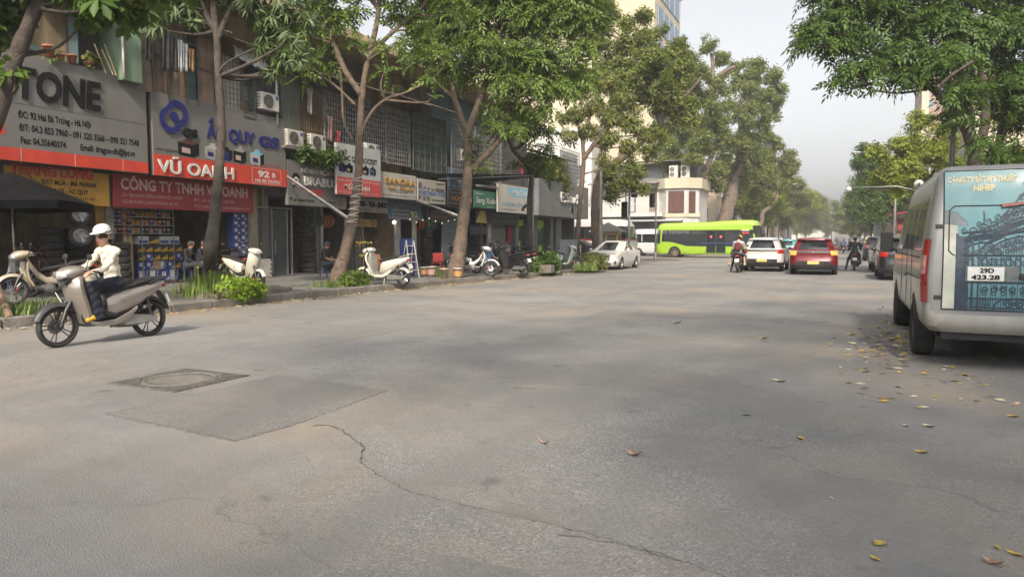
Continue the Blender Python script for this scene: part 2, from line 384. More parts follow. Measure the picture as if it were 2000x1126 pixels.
crack([(1090, 1048), (1210, 1066), (1330, 1102)], .008, 'fine crack near the lower edge of the road')
# worn yellow centre dashes
def worn(name, col, lo, hi, coords='World'):
 m = bpy.data.materials.new(name); m.use_nodes = True; nt = m.node_tree; p = nt.nodes['Principled BSDF']; v = _coords(nt, coords)
 p.inputs['Base Color'].default_value = (*col, 1); p.inputs['Roughness'].default_value = .8
 nt.links.new(_noise(nt, v, 14, 8, .7, lo, hi), p.inputs['Alpha']); MATS[name] = m; return m
YEL = worn('worn_yellow_paint', (.42, .30, .12), .46, .80); WHT = worn('worn_white_paint', (.5, .48, .45), .42, .7)
for n_, (x, y0, y1) in enumerate(((-6.40, 7.3, 9.9), (-6.15, 13.6, 16.0), (-6.2, 23.4, 28.8), (-5.6, 33.0, 37.0))):
 b = MB(); b.quad((x - .07, y0, .004), (x + .07, y0, .004), (x + .07, y1, .004), (x - .07, y1, .004))
 tag(b.obj('road_marking', YEL), 'worn yellow centre dash, %s from the manhole cover' % ('first', 'second', 'third', 'fourth')[n_], 'marking', kind='structure')
b = MB()
for i in range(8): b.quad((-10.6 + i * .95, 43.0, .004), (-10.1 + i * .95, 43.0, .004), (-10.1 + i * .95, 46.0, .004), (-10.6 + i * .95, 46.0, .004))
tag(b.obj('crossing_marking', WHT), 'faded white zebra crossing bars at the junction', 'marking', kind='structure')
# left pavement with kerb stones
KL = [(-12.6, -30), (-12.5, 0), (-12.35, 7), (-12.05, 10), (-12.05, 14), (-11.65, 21), (-11.0, 26.3), (-10.75, 30.0), (-10.95, 31.6), (-11.9, 32.8), (-12.3, 34.0), (-12.4, 44), (-13.2, 47), (-15.5, 49.3), (-19, 50.2), (-60, 50.4)]
PZ = .14
b = MB()
inner = [(x - .22, y) if i < 13 else (x, y - .22) for i, (x, y) in enumerate(KL)]
b.prism([(x, y, -.02) for x, y in inner] + [(-60, -30, -.02)], (0, 0, PZ + .02))
pav = tag(b.obj('pavement', PAVE), 'grey paved pavement in front of the shop row', 'pavement', kind='structure')
def kerb_run(line, inner, parent, y0=-3, y1=36, L=.98):
 for a, b2, ia, ib in zip(line[:-1], line[1:], inner[:-1], inner[1:]):
  a, b2, ia, ib = map(Vector, (a, b2, ia, ib)); ln = (b2 - a).length
  if b2.y < y0 or a.y > y1 or ln > 40:
   m_ = MB(); m_.prism([(*a, -.02), (*b2, -.02), (*ib, -.02), (*ia, -.02)], (0, 0, PZ + .024)); m_.obj('kerb_stone', KERB, parent); continue
  q = max(1, round(ln / L))
  for i in range(q):
   g = .012 / ln; t0, t1 = i / q + g, (i + 1) / q - g; z = PZ + .024 + rnd.uniform(-.006, .006); s_ = rnd.uniform(-.008, .008)
   m_ = MB(); c_ = [a.lerp(b2, t0), a.lerp(b2, t1), ib if t1 > 1 else ia.lerp(ib, t1), ia.lerp(ib, t0)]
   m_.prism([(p[0] + s_, p[1], -.02) for p in c_], (0, 0, z + .02)); m_.obj('kerb_stone', KERB, parent, bevel=.018)
kerb_run(KL, inner, pav)
# right pavement
KR = [(3.25, -30), (3.25, 44), (4.4, 48), (8, 50.0), (60, 50.2)]
b = MB(); innr = [(3.47, -30), (3.47, 43.9), (4.6, 47.8), (8, 49.78), (60, 49.98)]
b.prism([(x, y, -.02) for x, y in innr][::-1] + [(60, -30, -.02)][::-1], (0, 0, PZ + .02))
pvr = tag(b.obj('pavement', PAVE), 'shaded pavement under the trees beside the parked van', 'pavement', kind='structure'); kerb_run(KR, innr, pvr, 2, 40, 1.4)
# far pavements beyond the junction
b = MB(); b.box(-60, -13.2, 70, 400, -.02, PZ); tag(b.obj('pavement', PAVE), 'pavement in front of the white corner house beyond the junction', 'pavement', kind='structure')
b = MB(); b.box(3.4, 60, 70, 400, -.02, PZ); tag(b.obj('pavement', PAVE), 'pavement under the far trees beyond the junction', 'pavement', kind='structure')
# manhole
IRON = mat('cast_iron', (.15, .145, .135), .7, .1, var=.35, scale=9, bump=.3, bscale=60, dirt=(.17, .15, .125), damt=.6, dscale=3)
DUSTY = mat('manhole_fill', (.19, .175, .155), .9, var=.3, scale=6, bump=.5, bscale=50, dirt=(.1, .09, .08), damt=.6, dscale=3)
mh = thing('manhole_cover', 'round manhole cover in a square iron frame sunk in the road', 'manhole', (-6.13, 5.15, 0)); mh.scale = (.88, .88, 1)
b = MB(); NS = 48
def sq(a): c, s = math.cos(a), math.sin(a); k = .53 / max(abs(c), abs(s)); return Vector((c * k, s * k, 0))
out = [sq(2 * math.pi * i / NS + .0001) for i in range(NS)]; inn = [Vector((math.cos(2 * math.pi * i / NS), math.sin(2 * math.pi * i / NS), 0)) * .42 for i in range(NS)]
Z = Vector((0, 0, .012)); vs = [p for p in out] + [p + Z for p in out] + [p + Z for p in inn] + [p - Z for p in inn]
b.add(vs, [(r * NS + i, r * NS + (i + 1) % NS, (r + 1) * NS + (i + 1) % NS, (r + 1) * NS + i) for r in range(3) for i in range(NS)])
for i in range(-12, 13):                       # raised ribs across the frame corners
 x = i * .042
 y0 = math.sqrt(max(0, .43 ** 2 - x * x)) if abs(x) < .43 else 0
 for s in (-1, 1):
  if .515 - y0 > .03: b.box(x - .011, x + .011, min(s * y0, s * .515) + .008, max(s * y0, s * .515) - .008, .012, .018)
b.obj('frame', IRON, mh)
b = MB(); b.lathe([(0, .004), (.37, .004), (.385, .01), (.405, .01), (.408, -.01)][::-1], 48); b.obj('lid', DUSTY, mh)
b = MB(); b.lathe([(.36, .008), (.375, .0165), (.40, .0165), (.41, .008)], 48, caps=False)
for i in range(40):
 a = 2 * math.pi * i / 40; b.cbox((.33 * math.cos(a), .33 * math.sin(a), .007), (.05, .012, .008), Matrix.Rotation(a, 3, 'Z'))
b.obj('lid_rim', IRON, mh)
# ------------------------------------------------------------------ the row of shop houses on the left
XF, XU, XS = -18.5, -17.75, -17.5          # shop openings, upper storey, sign boards
def yy(px, X=XU): return PX(px, 330, X).y
def zz(px, py, X=XU): return PX(px, py, X).z
OCHRE = mat('ochre_render', (.40, .30, .18), .9, var=.25, scale=1.2, bump=.3, bscale=12, dirt=(.13, .10, .07), damt=.75, dscale=1.4, streak=True, coords='World')
GREYR = mat('grey_render', (.20, .19, .175), .9, var=.3, scale=1.1, bump=.3, bscale=12, dirt=(.07, .065, .06), damt=.8, dscale=1.3, streak=True, coords='World')
INNER = mat('shop_inner_wall', (.16, .15, .13), .9, var=.3, scale=1.2, dirt=(.06, .055, .05), damt=.6, coords='World')
TILEF = mat('shop_floor', (.15, .145, .14), .6, var=.25, scale=2, dirt=(.07, .06, .05), damt=.6, coords='World')
RUST = mat('rusty_sheet', (.19, .125, .085), .85, .1, var=.45, scale=1.8, bump=.3, bscale=20, dirt=(.22, .20, .18), damt=.9, dscale=1.6, streak=True, coords='World')
GREENS = mat('green_sheet', (.038, .075, .064), .7, .1, var=.35, scale=1.4, dirt=(.10, .085, .06), damt=.7, dscale=1.2, streak=True, coords='World')
GREENP = mat('green_paint', (.17, .25, .17), .75, var=.3, scale=1.0, bump=.15, bscale=15, dirt=(.12, .14, .09), damt=.6, dscale=1.2, streak=True, coords='World')
BLUEP = mat('blue_green_paint', (.06, .12, .125), .7, var=.3, scale=2, dirt=(.07, .06, .05), damt=.6, streak=True, coords='World')
ROOFM = mat('tin_roof', (.20, .155, .125), .75, .2, var=.35, scale=1.2, dirt=(.10, .07, .05), damt=.7, coords='World')
ROOFB = mat('blue_tin_roof', (.17, .25, .27), .65, .1, var=.25, scale=1.2, dirt=(.16, .14, .12), damt=.5, coords='World')
BAR = mat('painted_bars', (.14, .145, .145), .6, .4, var=.3, scale=6, dirt=(.15, .08, .04), damt=.6, dscale=5)
BARL = mat('pale_bars', (.30, .31, .31), .55, .4, var=.3, scale=6, dirt=(.15, .09, .05), damt=.5, dscale=5)
WOODD = mat('weathered_wood', (.18, .12, .075), .8, var=.35, scale=5, dirt=(.10, .07, .05), damt=.7, dscale=3, streak=True)
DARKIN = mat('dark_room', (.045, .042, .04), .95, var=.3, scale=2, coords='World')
WTILE = mat('white_tile', (.42, .41, .38), .45, var=.12, scale=2, dirt=(.2, .17, .13), damt=.5, dscale=2, streak=True, coords='World')
PLATE = mat('grey_cladding', (.155, .158, .162), .5, .0, var=.12, scale=1.2, dirt=(.10, .10, .10), damt=.4, coords='World')
STEEL = mat('galvanised', (.36, .36, .35), .45, .7, var=.25, scale=6, dirt=(.22, .17, .12), damt=.4)
ALU = mat('aluminium', (.38, .38, .37), .4, .7, var=.15, scale=6, dirt=(.2, .18, .15), damt=.35)
BLACKM = mat('black_metal', (.03, .03, .032), .5, .3, var=.3, scale=8)
PVCW = mat('white_pvc', (.55, .54, .50), .5, var=.12, scale=4, dirt=(.25, .2, .15), damt=.5, dscale=3)
SHOPG = glass('shop_glass', (.10, .13, .13), .55, .06)
def corr(y0, y1, z0, z1, x, amp=.018, pitch=.09, tilt=0.0):
 n = max(4, int((y1 - y0) / (pitch / 4))); m_ = MB(); vs = []
 for i in range(n + 1):
  y = y0 + (y1 - y0) * i / n; dx = amp * math.sin(2 * math.pi * (y - y0) / pitch); vs += [(x + dx, y, z0), (x + dx + tilt, y, z1)]
 m_.add(vs, [(2 * i, 2 * i + 2, 2 * i + 3, 2 * i + 1) for i in range(n)]); return m_
def corr_roof(y0, y1, x0, z0, x1, z1, amp=.02, pitch=.12):
 n = max(4, int((y1 - y0) / (pitch / 4))); m_ = MB(); vs = []
 for i in range(n + 1):
  y = y0 + (y1 - y0) * i / n; d = amp * math.sin(2 * math.pi * y / pitch); vs += [(x0, y, z0 + d), (x1, y, z1 + d), (x0, y, z0 + d - .008), (x1, y, z1 + d - .008)]
 m_.add(vs, [f for i in range(n) for f in ((4 * i, 4 * i + 4, 4 * i + 5, 4 * i + 1), (4 * i + 3, 4 * i + 7, 4 * i + 6, 4 * i + 2), (4 * i, 4 * i + 2, 4 * i + 6, 4 * i + 4))]); return m_
def grille(y0, y1, z0, z1, x, dy=.14, dz=.22, r=.008, frame=.022, m_=None):
 m_ = m_ or MB(); ny = max(1, round((y1 - y0) / dy)); nz = max(1, round((z1 - z0) / dz))
 for i in range(1, ny): y = y0 + (y1 - y0) * i / ny; m_.box(x - r, x + r, y - r, y + r, z0, z1)
 for i in range(1, nz): z = z0 + (z1 - z0) * i / nz; m_.box(x - r + .012, x + r + .012, y0, y1, z - r, z + r)
 f = frame
 m_.box(x - f, x + f, y0, y0 + f, z0, z1); m_.box(x - f, x + f, y1 - f, y1, z0, z1)
 m_.box(x - f - .002, x + f + .002, y0 + f, y1 - f, z0, z0 + f); m_.box(x - f - .002, x + f + .002, y0 + f, y1 - f, z1 - f, z1)
 return m_
def house(label, y0, y1, wallmat, top=8.9, ceil=3.25, depth=6.5, recess=0.0):
 h = thing('shop_house', label, 'shop house', (0, 0, 0), group='terraced shop houses on the left side'); g = .003
 b = MB(); b.box(XF - depth, XF, y0 + g, y0 + .14, PZ, ceil); b.obj('side_wall', wallmat, h)
 b = MB(); b.box(XF - depth, XF, y1 - .14, y1 - g, PZ, ceil); b.obj('side_wall', wallmat, h)
 b = MB(); b.box(XF - depth - .15, XF - depth, y0 + g, y1 - g, PZ, ceil); b.obj('back_wall', INNER, h)
 b = MB(); b.box(XF - depth, XF + .05, y0 + .142, y1 - .142, PZ - .02, PZ + .06); b.obj('shop_floor', TILEF, h)
 b = MB(); b.box(XF - depth - .15, XF + .25, y0 + g, y1 - g, ceil, ceil + .28); b.obj('floor_slab', GREYR, h)
 b = MB(); b.box(-27, XU - .55, y0 + g, y1 - g, ceil + .28, top); b.obj('upper_wall', wallmat, h)
 return h
def on(h, mb, name, m_, **k): return mb.obj(name, m_, h, **k)
CORN = mat('ochre_cornice', (.46, .35, .22), .9, var=.2, scale=1.5, dirt=(.12, .09, .06), damt=.7, dscale=1.6, coords='World')
def cornice(h, y0, y1, z=8.6, x=-16.55):
 b = MB(); b.prism([(-18.3, y0, z + .1), (x - .05, y0, z + .16), (x, y0, z + .2), (x, y0, z + .5), (x - .12, y0, z + .55), (-18.3, y0, z + .55)], (0, y1 - y0, 0)); b.obj('cornice', CORN, h)

# --- house of the tyre shop (yellow sign) with the plant balcony
A0, A1 = 5.6, 13.92
hA = house('tyre shop house with plant-covered balcony and green pillar', A0, A1, OCHRE, 8.8)
b = MB(); b.box(XU - .55, XS - .05, A0, A1, 5.55, 5.80); on(hA, b, 'balcony_slab', GREYR)
b = MB(); b.box(XU - .545, XU - .45, yy(4), yy(98), 6.2, 7.3); b.box(XU - .46, XU - .43, yy(4) - .1, yy(100) + .1, 6.08, 6.2); on(hA, b, 'window', BLUEP)
b = MB(); b.box(XU - .45, XU - .44, yy(14), yy(88), 6.28, 7.2); on(hA, b, 'pane', glass('dusty_pane', (.05, .06, .06), .2))
b = MB()
for i in range(22): b.cbox((XU - .1, yy(160), 5.95 + i * .06), (.30, .02, .045), Matrix.Rotation(.5, 3, 'Y'))
b.box(XU - .27, XU + .07, yy(160) - .03, yy(160) - .012, 5.9, 7.3); on(hA, b, 'louvre_shutter', BLUEP)
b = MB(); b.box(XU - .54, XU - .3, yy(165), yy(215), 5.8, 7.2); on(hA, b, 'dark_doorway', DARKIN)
b = MB(); b.prism([(XU - .5, yy(80), 7.55), (XS + .55, yy(80), 7.2), (XS + .55, yy(80), 7.28), (XU - .5, yy(80), 7.66)], (0, yy(205) - yy(80), 0)); on(hA, b, 'awning', ROOFM)
b = MB(); b.box(XU - .5, XS + .22, yy(222), yy(262), 5.62, 7.6); on(hA, b, 'pillar', GREENP, bevel=.02)
b = MB(); b.prism([(XU - .5, yy(214), 7.62), (XS + .4, yy(214), 7.62), (XS + .4, yy(214), 7.72), (XU - .5, yy(214), 7.9)], (0, yy(268) - yy(214), 0)); on(hA, b, 'pillar_cap', mat('red_tin', (.42, .12, .09), .7, var=.3, scale=3, dirt=(.15, .1, .08), damt=.5))
b = MB(); b.tube([(XS + .27, yy(223), 5.65), (XS + .27, yy(222.5), 6.3), (XS + .25, yy(221), 7.5)], .03, 8); on(hA, b, 'drain_pipe', PVCW, smooth=True)
b = MB(); b.box(XF - .12, XF, A0, yy(214, XF), 3.0, 3.25); on(hA, b, 'beam', GREYR)
b = MB(); b.box(XF, XF + .1, yy(178, XF), yy(196, XF), PZ, 3.1); on(hA, b, 'door_post', mat('ochre_post', (.34, .20, .05), .7, var=.3, scale=3, coords='World'))
b = MB(); b.box(XF - .05, XF + .12, yy(197, XF), yy(213, XF), PZ, 3.1); on(hA, b, 'door_post', mat('pale_post', (.28, .26, .23), .8, var=.3, scale=3, dirt=(.12, .1, .08), damt=.6, coords='World'))
# rusty metal cladding: separate sheets
y_ = yy(264); k = 0
for px, z0, z1 in ((292, 5.5, 7.75), (322, 5.45, 7.7), (357, 5.45, 7.65), (379, None, None), (412, 5.4, 7.55)):
 y2 = yy(px)
 if z0: on(hA if y2 < A1 else hA, corr(y_ + .01, y2 - .01, z0, z1, XS - .02 - .03 * (k % 2), .006, .23), 'metal_sheet', RUST)
 else:
  b = MB(); b.box(XS - .1, XS - .05, y_ + .01, y2 - .01, 5.4, 6.75); on(hA, b, 'blue_door', BLUEP)
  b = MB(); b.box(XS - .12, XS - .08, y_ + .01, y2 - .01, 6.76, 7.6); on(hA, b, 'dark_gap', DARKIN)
 y_ = y2; k += 1
on(hA, corr_roof(yy(262), yy(420), XU - .6, 8.15, XS + .7, 7.62), 'tin_roof', ROOFM)
b = MB()
for px in (292, 322, 357, 379, 412): b.box(XS + .0, XS + .035, yy(px) - .02, yy(px) + .02, 5.4, 7.65)
b.box(XS - .01, XS + .02, yy(264), yy(357), 6.55, 6.6); b.box(XS - .01, XS + .02, yy(379), yy(412), 6.5, 6.55); on(hA, b, 'cladding_frame', BAR)
# --- battery shop
B0, B1 = 13.94, 19.28
hB = house('battery shop house with tiled cage windows above the blue logo sign', B0, B1, OCHRE, 8.9)
b = MB(); b.box(XU - .55, XS - .08, yy(413), B1, 5.15, 5.35); on(hB, b, 'balcony_slab', GREYR)
b = MB(); b.box(XS - .12, XS - .06, yy(428), yy(464), 5.36, 7.15); on(hB, b, 'tiled_panel', WTILE)
on(hB, grille(yy(428), yy(464), 5.36, 7.15, XS - .03, .16, .16, .008), 'window_grille', BAR)
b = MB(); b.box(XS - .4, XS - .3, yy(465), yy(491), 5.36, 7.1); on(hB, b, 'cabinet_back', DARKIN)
for z0, z1, c in ((6.45, 6.68, (.05, .12, .16)), (5.95, 6.42, (.33, .35, .33)), (5.4, 5.92, (.36, .17, .08))):
 b = MB(); b.box(XS - .3, XS - .27, yy(468), yy(488), z0, z1); on(hB, b, 'poster_panel', mat('poster_%d' % int(z0 * 100), c, .6, var=.3, scale=4))
b = MB(); b.box(XS - .3, XS - .02, yy(465), yy(467), 5.36, 7.1); b.box(XS - .3, XS - .02, yy(489), yy(491), 5.36, 7.1); b.box(XS - .1, XS - .02, yy(467), yy(489), 6.7, 6.74); on(hB, b, 'cabinet_frame', BLUEP)
on(hB, grille(yy(466), yy(490), 5.36, 7.1, XS - .0, .12, .16, .006), 'window_grille', BAR)
b = MB(); b.box(XS - .2, XS - .13, yy(492), yy(533), 5.36, 7.0); on(hB, b, 'dark_panel', mat('dark_panel', (.075, .075, .075), .8, var=.3, scale=3, coords='World'))
on(hB, grille(yy(492), yy(533), 5.36, 7.0, XS - .08, .13, .13, .007), 'window_grille', BAR)
on(hB, corr_roof(yy(415), yy(540), XU - .6, 8.0, XS + .6, 7.5), 'tin_roof', ROOFM)
b = MB(); 
for i in range(8):
 for j in range(3): pass
n = 14; vs = []
for i in range(n + 1):
 for j in range(5):
  vs.append((XS + .25 + .12 * j / 4 + .03 * math.sin(i * 1.7 + j), yy(437) + (yy(500) - yy(437)) * i / n, 7.42 - .38 * j / 4 + .03 * math.sin(i * 2.3 + j * 1.3) - .012 * i))
b.add(vs, [(i * 5 + j, i * 5 + j + 1, i * 5 + j + 6, i * 5 + j + 5) for i in range(n) for j in range(4)]); on(hB, b, 'silver_tarpaulin', mat('silver_tarp', (.42, .43, .45), .4, .3, var=.2, scale=8, bump=.4, bscale=12), smooth=True)
b = MB(); b.tube([(XS + .02, yy(532), 5.3), (XS + .02, yy(531), 6.9)], .035, 8); on(hB, b, 'drain_pipe', PVCW, smooth=True)
cornice(hB, 13.94, 19.28)
on(hB, corr(15.6, 19.2, 9.2, 10.6, -17.4, .03, .16, -.1), 'rooftop_sheet', ROOFB); on(hB, corr_roof(15.6, 19.2, -20, 10.9, -17.2, 10.65), 'rooftop_cover', ROOFB)
b = MB(); b.box(XF - .06, XF + .1, yy(478, XF), yy(497, XF), PZ, 3.2); on(hB, b, 'door_post', mat('cream_post', (.33, .29, .22), .8, var=.25, scale=3, dirt=(.14, .11, .08), damt=.6, coords='World'))
# --- helmet shop
C0, C1 = 19.3, 21.94
hC = house('helmet shop house with green corrugated wall and air conditioners above', C0, C1, GREYR, 8.9, ceil=3.0)
on(hC, corr(yy(540), yy(577), 5.15, 7.1, XS - .02, .016, .10), 'green_wall', GREENS)
b = MB(); b.box(XS - .16, XS - .1, yy(578), yy(620), 5.0, 6.95); on(hC, b, 'timber_screen', WOODD)
on(hC, grille(yy(578), yy(620), 5.0, 6.95, XS - .05, .13, .2, .012), 'window_grille', WOODD)
b = MB(); b.box(XU - .55, XS + .15, yy(540), C1, 4.58, 4.66); on(hC, b, 'ledge', GREYR)
on(hC, corr_roof(C0, C1, XU - .6, 7.8, XS + .75, 7.25), 'tin_roof', ROOFM); cornice(hC, C0, C1)
on(hC, corr(C0, C1, 9.2, 10.4, -17.4, .03, .16, -.1), 'rooftop_sheet', ROOFB)
b = MB(); b.box(XF - .02, XF + .02, yy(478, XF) + .25, yy(527, XF), .75, 2.55); on(hC, b, 'glass_pane', SHOPG)
b = MB(); b.box(XF - .02, XF + .02, yy(529, XF), yy(556, XF), .2, 2.5); on(hC, b, 'glass_door', SHOPG)
b = MB(); b.box(XF + .03, XF + .06, yy(532, XF), yy(533.5, XF), .9, 1.45); on(hC, b, 'door_handle', ALU)
b = MB()
for px in (527.5, 557, 566): b.box(XF - .04, XF + .04, yy(px, XF) - .03, yy(px, XF) + .03, PZ + .06, 2.62)
b.box(XF - .04, XF + .04, yy(497, XF), yy(566, XF) - .03, 2.56, 2.62); on(hC, b, 'shopfront_frame', ALU)
# counter faced with little white bricks
BRW = mat('white_brick', (.50, .48, .44), .6, var=.15, scale=6, dirt=(.25, .2, .16), damt=.4); MORT = mat('dark_mortar', (.10, .09, .08), .9)
cy0, cy1 = yy(499, XF + .25), yy(527, XF + .25)
b = MB(); b.box(XF - .3, XF + .24, cy0, cy1, PZ, .80); cnt = on(hC, b, 'counter', MORT)
brick = None
for r_ in range(8):
 for c_ in range(int((cy1 - cy0) / .135) + 1):
  a = cy0 + (c_ - .5 * (r_ % 2)) * .135; e = min(a + .125, cy1); a = max(a, cy0)
  if e - a > .03: bb = MB(); bb.box(XF + .2405, XF + .252, a, e, PZ + .02 + r_ * .08, PZ + .09 + r_ * .08); bb.obj('brick', BRW, cnt)
# --- rocket battery / juice house
D0, D1 = 21.96, 24.80
hD = house('narrow shop house behind the wire-wrapped tree trunk', D0, D1, GREYR, 8.9, ceil=3.1)
on(hD, grille(yy(622), yy(688), 4.95, 6.9, XS + .05, .15, .2, .013), 'window_grille', BARL)
b = MB(); b.box(XS - .25, XS - .2, yy(622), yy(640), 4.9, 6.8); on(hD, b, 'fabric_screen', mat('floral_screen', (.34, .28, .24), .9, var=.5, scale=14))
b = MB(); b.box(XS - .3, XS - .24, yy(640), yy(664), 4.9, 6.6); on(hD, b, 'board_screen', mat('brown_board', (.20, .12, .085), .85, var=.3, scale=4))
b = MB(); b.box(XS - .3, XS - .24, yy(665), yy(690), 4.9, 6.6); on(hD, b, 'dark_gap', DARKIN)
on(hD, corr_roof(D0, D1, XU - .6, 7.85, XS + .75, 7.3), 'tin_roof', ROOFM); cornice(hD, D0, D1)
b = MB(); b.box(XU - .55, XS + .1, D0, D1, 4.6, 4.68); on(hD, b, 'ledge', GREYR)
b = MB(); b.box(XF, XF + .12, yy(768, XF), yy(777, XF), PZ, 3.0); on(hD, b, 'door_post', PVCW)
b = MB(); b.box(XF, XF + .08, D0 + .16, D0 + .3, PZ, 3.0); on(hD, b, 'door_post', ALU)
# --- nail salon house
E0, E1 = 24.82, 27.58
hE = house('nail salon house with dark window cages over the gold lettered sign', E0, E1, OCHRE, 8.9, ceil=3.1)
on(hE, grille(yy(692), yy(742), 4.7, 6.95, XS + .05, .15, .2, .013), 'window_grille', BARL)
b = MB(); b.box(XS - .3, XS - .2, yy(692), yy(742), 4.7, 6.9); on(hE, b, 'timber_screen', mat('dark_boards', (.07, .055, .045), .85, var=.4, scale=3, streak=True, dirt=(.06, .05, .04), coords='World'))
on(hE, corr_roof(E0, E1, XU - .6, 7.9, XS + .8, 7.35), 'tin_roof', ROOFM); cornice(hE, E0, E1)
# --- tyre shop with lamps
F0, F1 = 27.60, 30.18
hF = house('tyre shop house under the string of bulbs and the white drawing sign', F0, F1, GREYR, 8.9, ceil=3.1)
on(hF, grille(yy(743), yy(790), 4.65, 7.0, XS + .05, .14, .2, .013), 'window_grille', BARL)
b = MB(); b.box(XS - .3, XS - .2, yy(743), yy(790), 4.65, 6.9); on(hF, b, 'timber_screen', MATS['dark_boards'])
on(hF, corr(yy(792), yy(858), 4.55, 7.1, XS + .1, .014, .10), 'green_wall', GREENS); on(hF, grille(yy(792), yy(858), 4.55, 7.1, XS + .16, .45, .42, .012), 'wall_frame', BAR)
on(hF, corr_roof(F0, F1, XU - .6, 7.95, XS + .8, 7.4), 'tin_roof', ROOFM); cornice(hF, F0, F1)
b = MB(); b.box(XF, XF + .1, yy(803, XF), yy(809, XF), PZ, 3.0); on(hF, b, 'door_post', PVCW)
# --- grey car service house
G0, G1 = 30.20, 33.10
hG = house('shop house with a pale wire cage balcony and fan unit', G0, G1, BLUEP, 8.9, ceil=3.1)
on(hG, grille(yy(862), yy(908), 4.6, 7.25, XS + .3, .16, .22, .011), 'window_grille', BARL)
b = MB(); b.box(XU - .5, XS + .35, yy(860), yy(960), 4.5, 4.6); on(hG, b, 'cage_floor', GREYR)
b = MB(); b.box(XF - .03, XF + .03, yy(862, XF), yy(893, XF), PZ, 2.6); on(hG, b, 'shutter_panel', mat('pale_blue_panel', (.16, .21, .23), .6, var=.25, scale=2, dirt=(.1, .1, .1), damt=.5, coords='World'))
cornice(hG, G0, G1, 8.65)
# --- salon house
H0, H1 = 33.12, 35.78
hH = house('green salon sign house with white framed window cage', H0, H1, BLUEP, 8.9, ceil=3.1)
on(hH, grille(yy(910), yy(960), 4.6, 7.2, XS + .3, .16, .22, .011), 'window_grille', BARL)
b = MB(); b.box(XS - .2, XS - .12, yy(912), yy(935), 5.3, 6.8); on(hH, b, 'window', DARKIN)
cornice(hH, H0, H1, 8.65)
# --- tyre dealer house
I0, I1 = 35.80, 41.62
hI = house('tyre dealer house behind the slender dark tree', I0, I1, GREYR, 8.4, ceil=3.1)
on(hI, grille(yy(962), yy(1012), 4.55, 7.1, XS + .3, .15, .2, .010), 'window_grille', BAR)
b = MB(); b.box(XS - .1, XS, yy(975), yy(1012), 4.55, 6.6); on(hI, b, 'wire_screen', mat('wire_screen', (.14, .13, .12), .8, var=.3, scale=4, coords='World'))
b = MB(); b.box(XU - .5, XS + .35, I0, I1, 4.45, 4.55); on(hI, b, 'cage_floor', GREYR)
on(hI, corr_roof(yy(1010), yy(1095), XU - 1.2, 7.3, XS + .9, 6.7), 'tin_roof', ROOFM)
cornice(hI, I0, I0 + 2.4, 8.65)
b = MB(); b.box(XF, XF + .12, yy(949, XF), yy(956, XF), PZ, 3.05); on(hI, b, 'door_post', PVCW)
b = MB(); b.box(XF, XF + .12, yy(989, XF), yy(996, XF), PZ, 3.05); on(hI, b, 'door_post', mat('red_post', (.32, .045, .05), .6, var=.2, scale=3))
b = MB(); b.box(XF - .03, XF + .03, yy(958, XF), yy(986, XF), PZ, 2.7); on(hI, b, 'roller_shutter', mat('roller_grey', (.20, .19, .18), .6, .3, var=.2, scale=3, coords='World'))
# --- photo studio at the corner
J0, J1 = 41.64, 51.0
hJ = house('grey photo studio at the street corner with glass shopfront', J0, J1, PLATE, 7.0, ceil=3.05, depth=8)
b = MB(); b.box(XF, XF + .06, yy(1000, XF), yy(1068, XF), PZ, 2.95); on(hJ, b, 'glass_pane', SHOPG)
for a, c in ((997, 1003), (1023, 1040), (1066, 1072), (1077, 1088)):
 b = MB(); b.box(XF - .1, XF + .35, yy(a, XF), yy(c, XF), PZ, 3.05); on(hJ, b, 'column', PLATE)
for a, c, z0, z1 in ((1004, 1020, 2.35, 2.75), (1048, 1060, 2.35, 2.75), (1006, 1014, .7, 1.4), (1050, 1057, .5, 1.1)):
 b = MB(); b.box(XF + .065, XF + .07, yy(a, XF), yy(c, XF), z0, z1); on(hJ, b, 'lime_decal', mat('lime_print', (.42, .62, .05), .6, var=.1))
on(hJ, grille(yy(1085), yy(1120), 4.6 + .6, 7.6, XS + .2, .2, .25, .012), 'window_grille', BARL)
b = MB(); b.box(XS - .5, XS + .05, yy(1085), yy(1120), 5.2, 7.5); on(hJ, b, 'white_screen', mat('white_sheet', (.45, .46, .48), .7, var=.2, scale=4, coords='World'))
b = MB(); b.box(XU - .6, XS + .3, yy(1030), yy(1120), 4.95, 5.15); on(hJ, b, 'balcony_slab', GREYR)

# ------------------------------------------------------------------ fascia signs
TXK = mat('letter_black', (.012, .012, .013), .8, var=.1, spec=.15); TXW = mat('letter_white', (.58, .565, .53), .5, var=.06, scale=3)
TXB = mat('letter_blue', (.022, .026, .15), .7, var=.15, spec=.2); TXR = mat('letter_red', (.45, .04, .035), .5, var=.15); TXG = mat('letter_gold', (.45, .27, .07), .5, .0, var=.15)
TXO = mat('letter_orange', (.72, .30, .06), .5, var=.1); TXY = mat('letter_yellow', (.65, .52, .12), .5, var=.1); TXD = mat('letter_dim', (.45, .33, .30), .6, var=.1)
SGREY = mat('sign_grey', (.16, .156, .149), .6, bump=.35, bscale=1.6, var=.07, scale=1.2, dirt=(.14, .128, .11), damt=.5, dscale=1.1, streak=True, coords='World')
SWHITE = mat('sign_white', (.46, .45, .415), .55, bump=.3, bscale=2.5, var=.07, scale=1.2, dirt=(.33, .28, .22), damt=.5, dscale=1.3, streak=True, coords='World')
SRED = mat('sign_red', (.56, .055, .03), .5, var=.1, scale=1.4, dirt=(.30, .04, .03), damt=.5, coords='World')
SMAR = mat('sign_maroon', (.26, .028, .035), .6, bump=.5, bscale=2, var=.15, scale=1.4, dirt=(.14, .02, .02), damt=.5, coords='World')
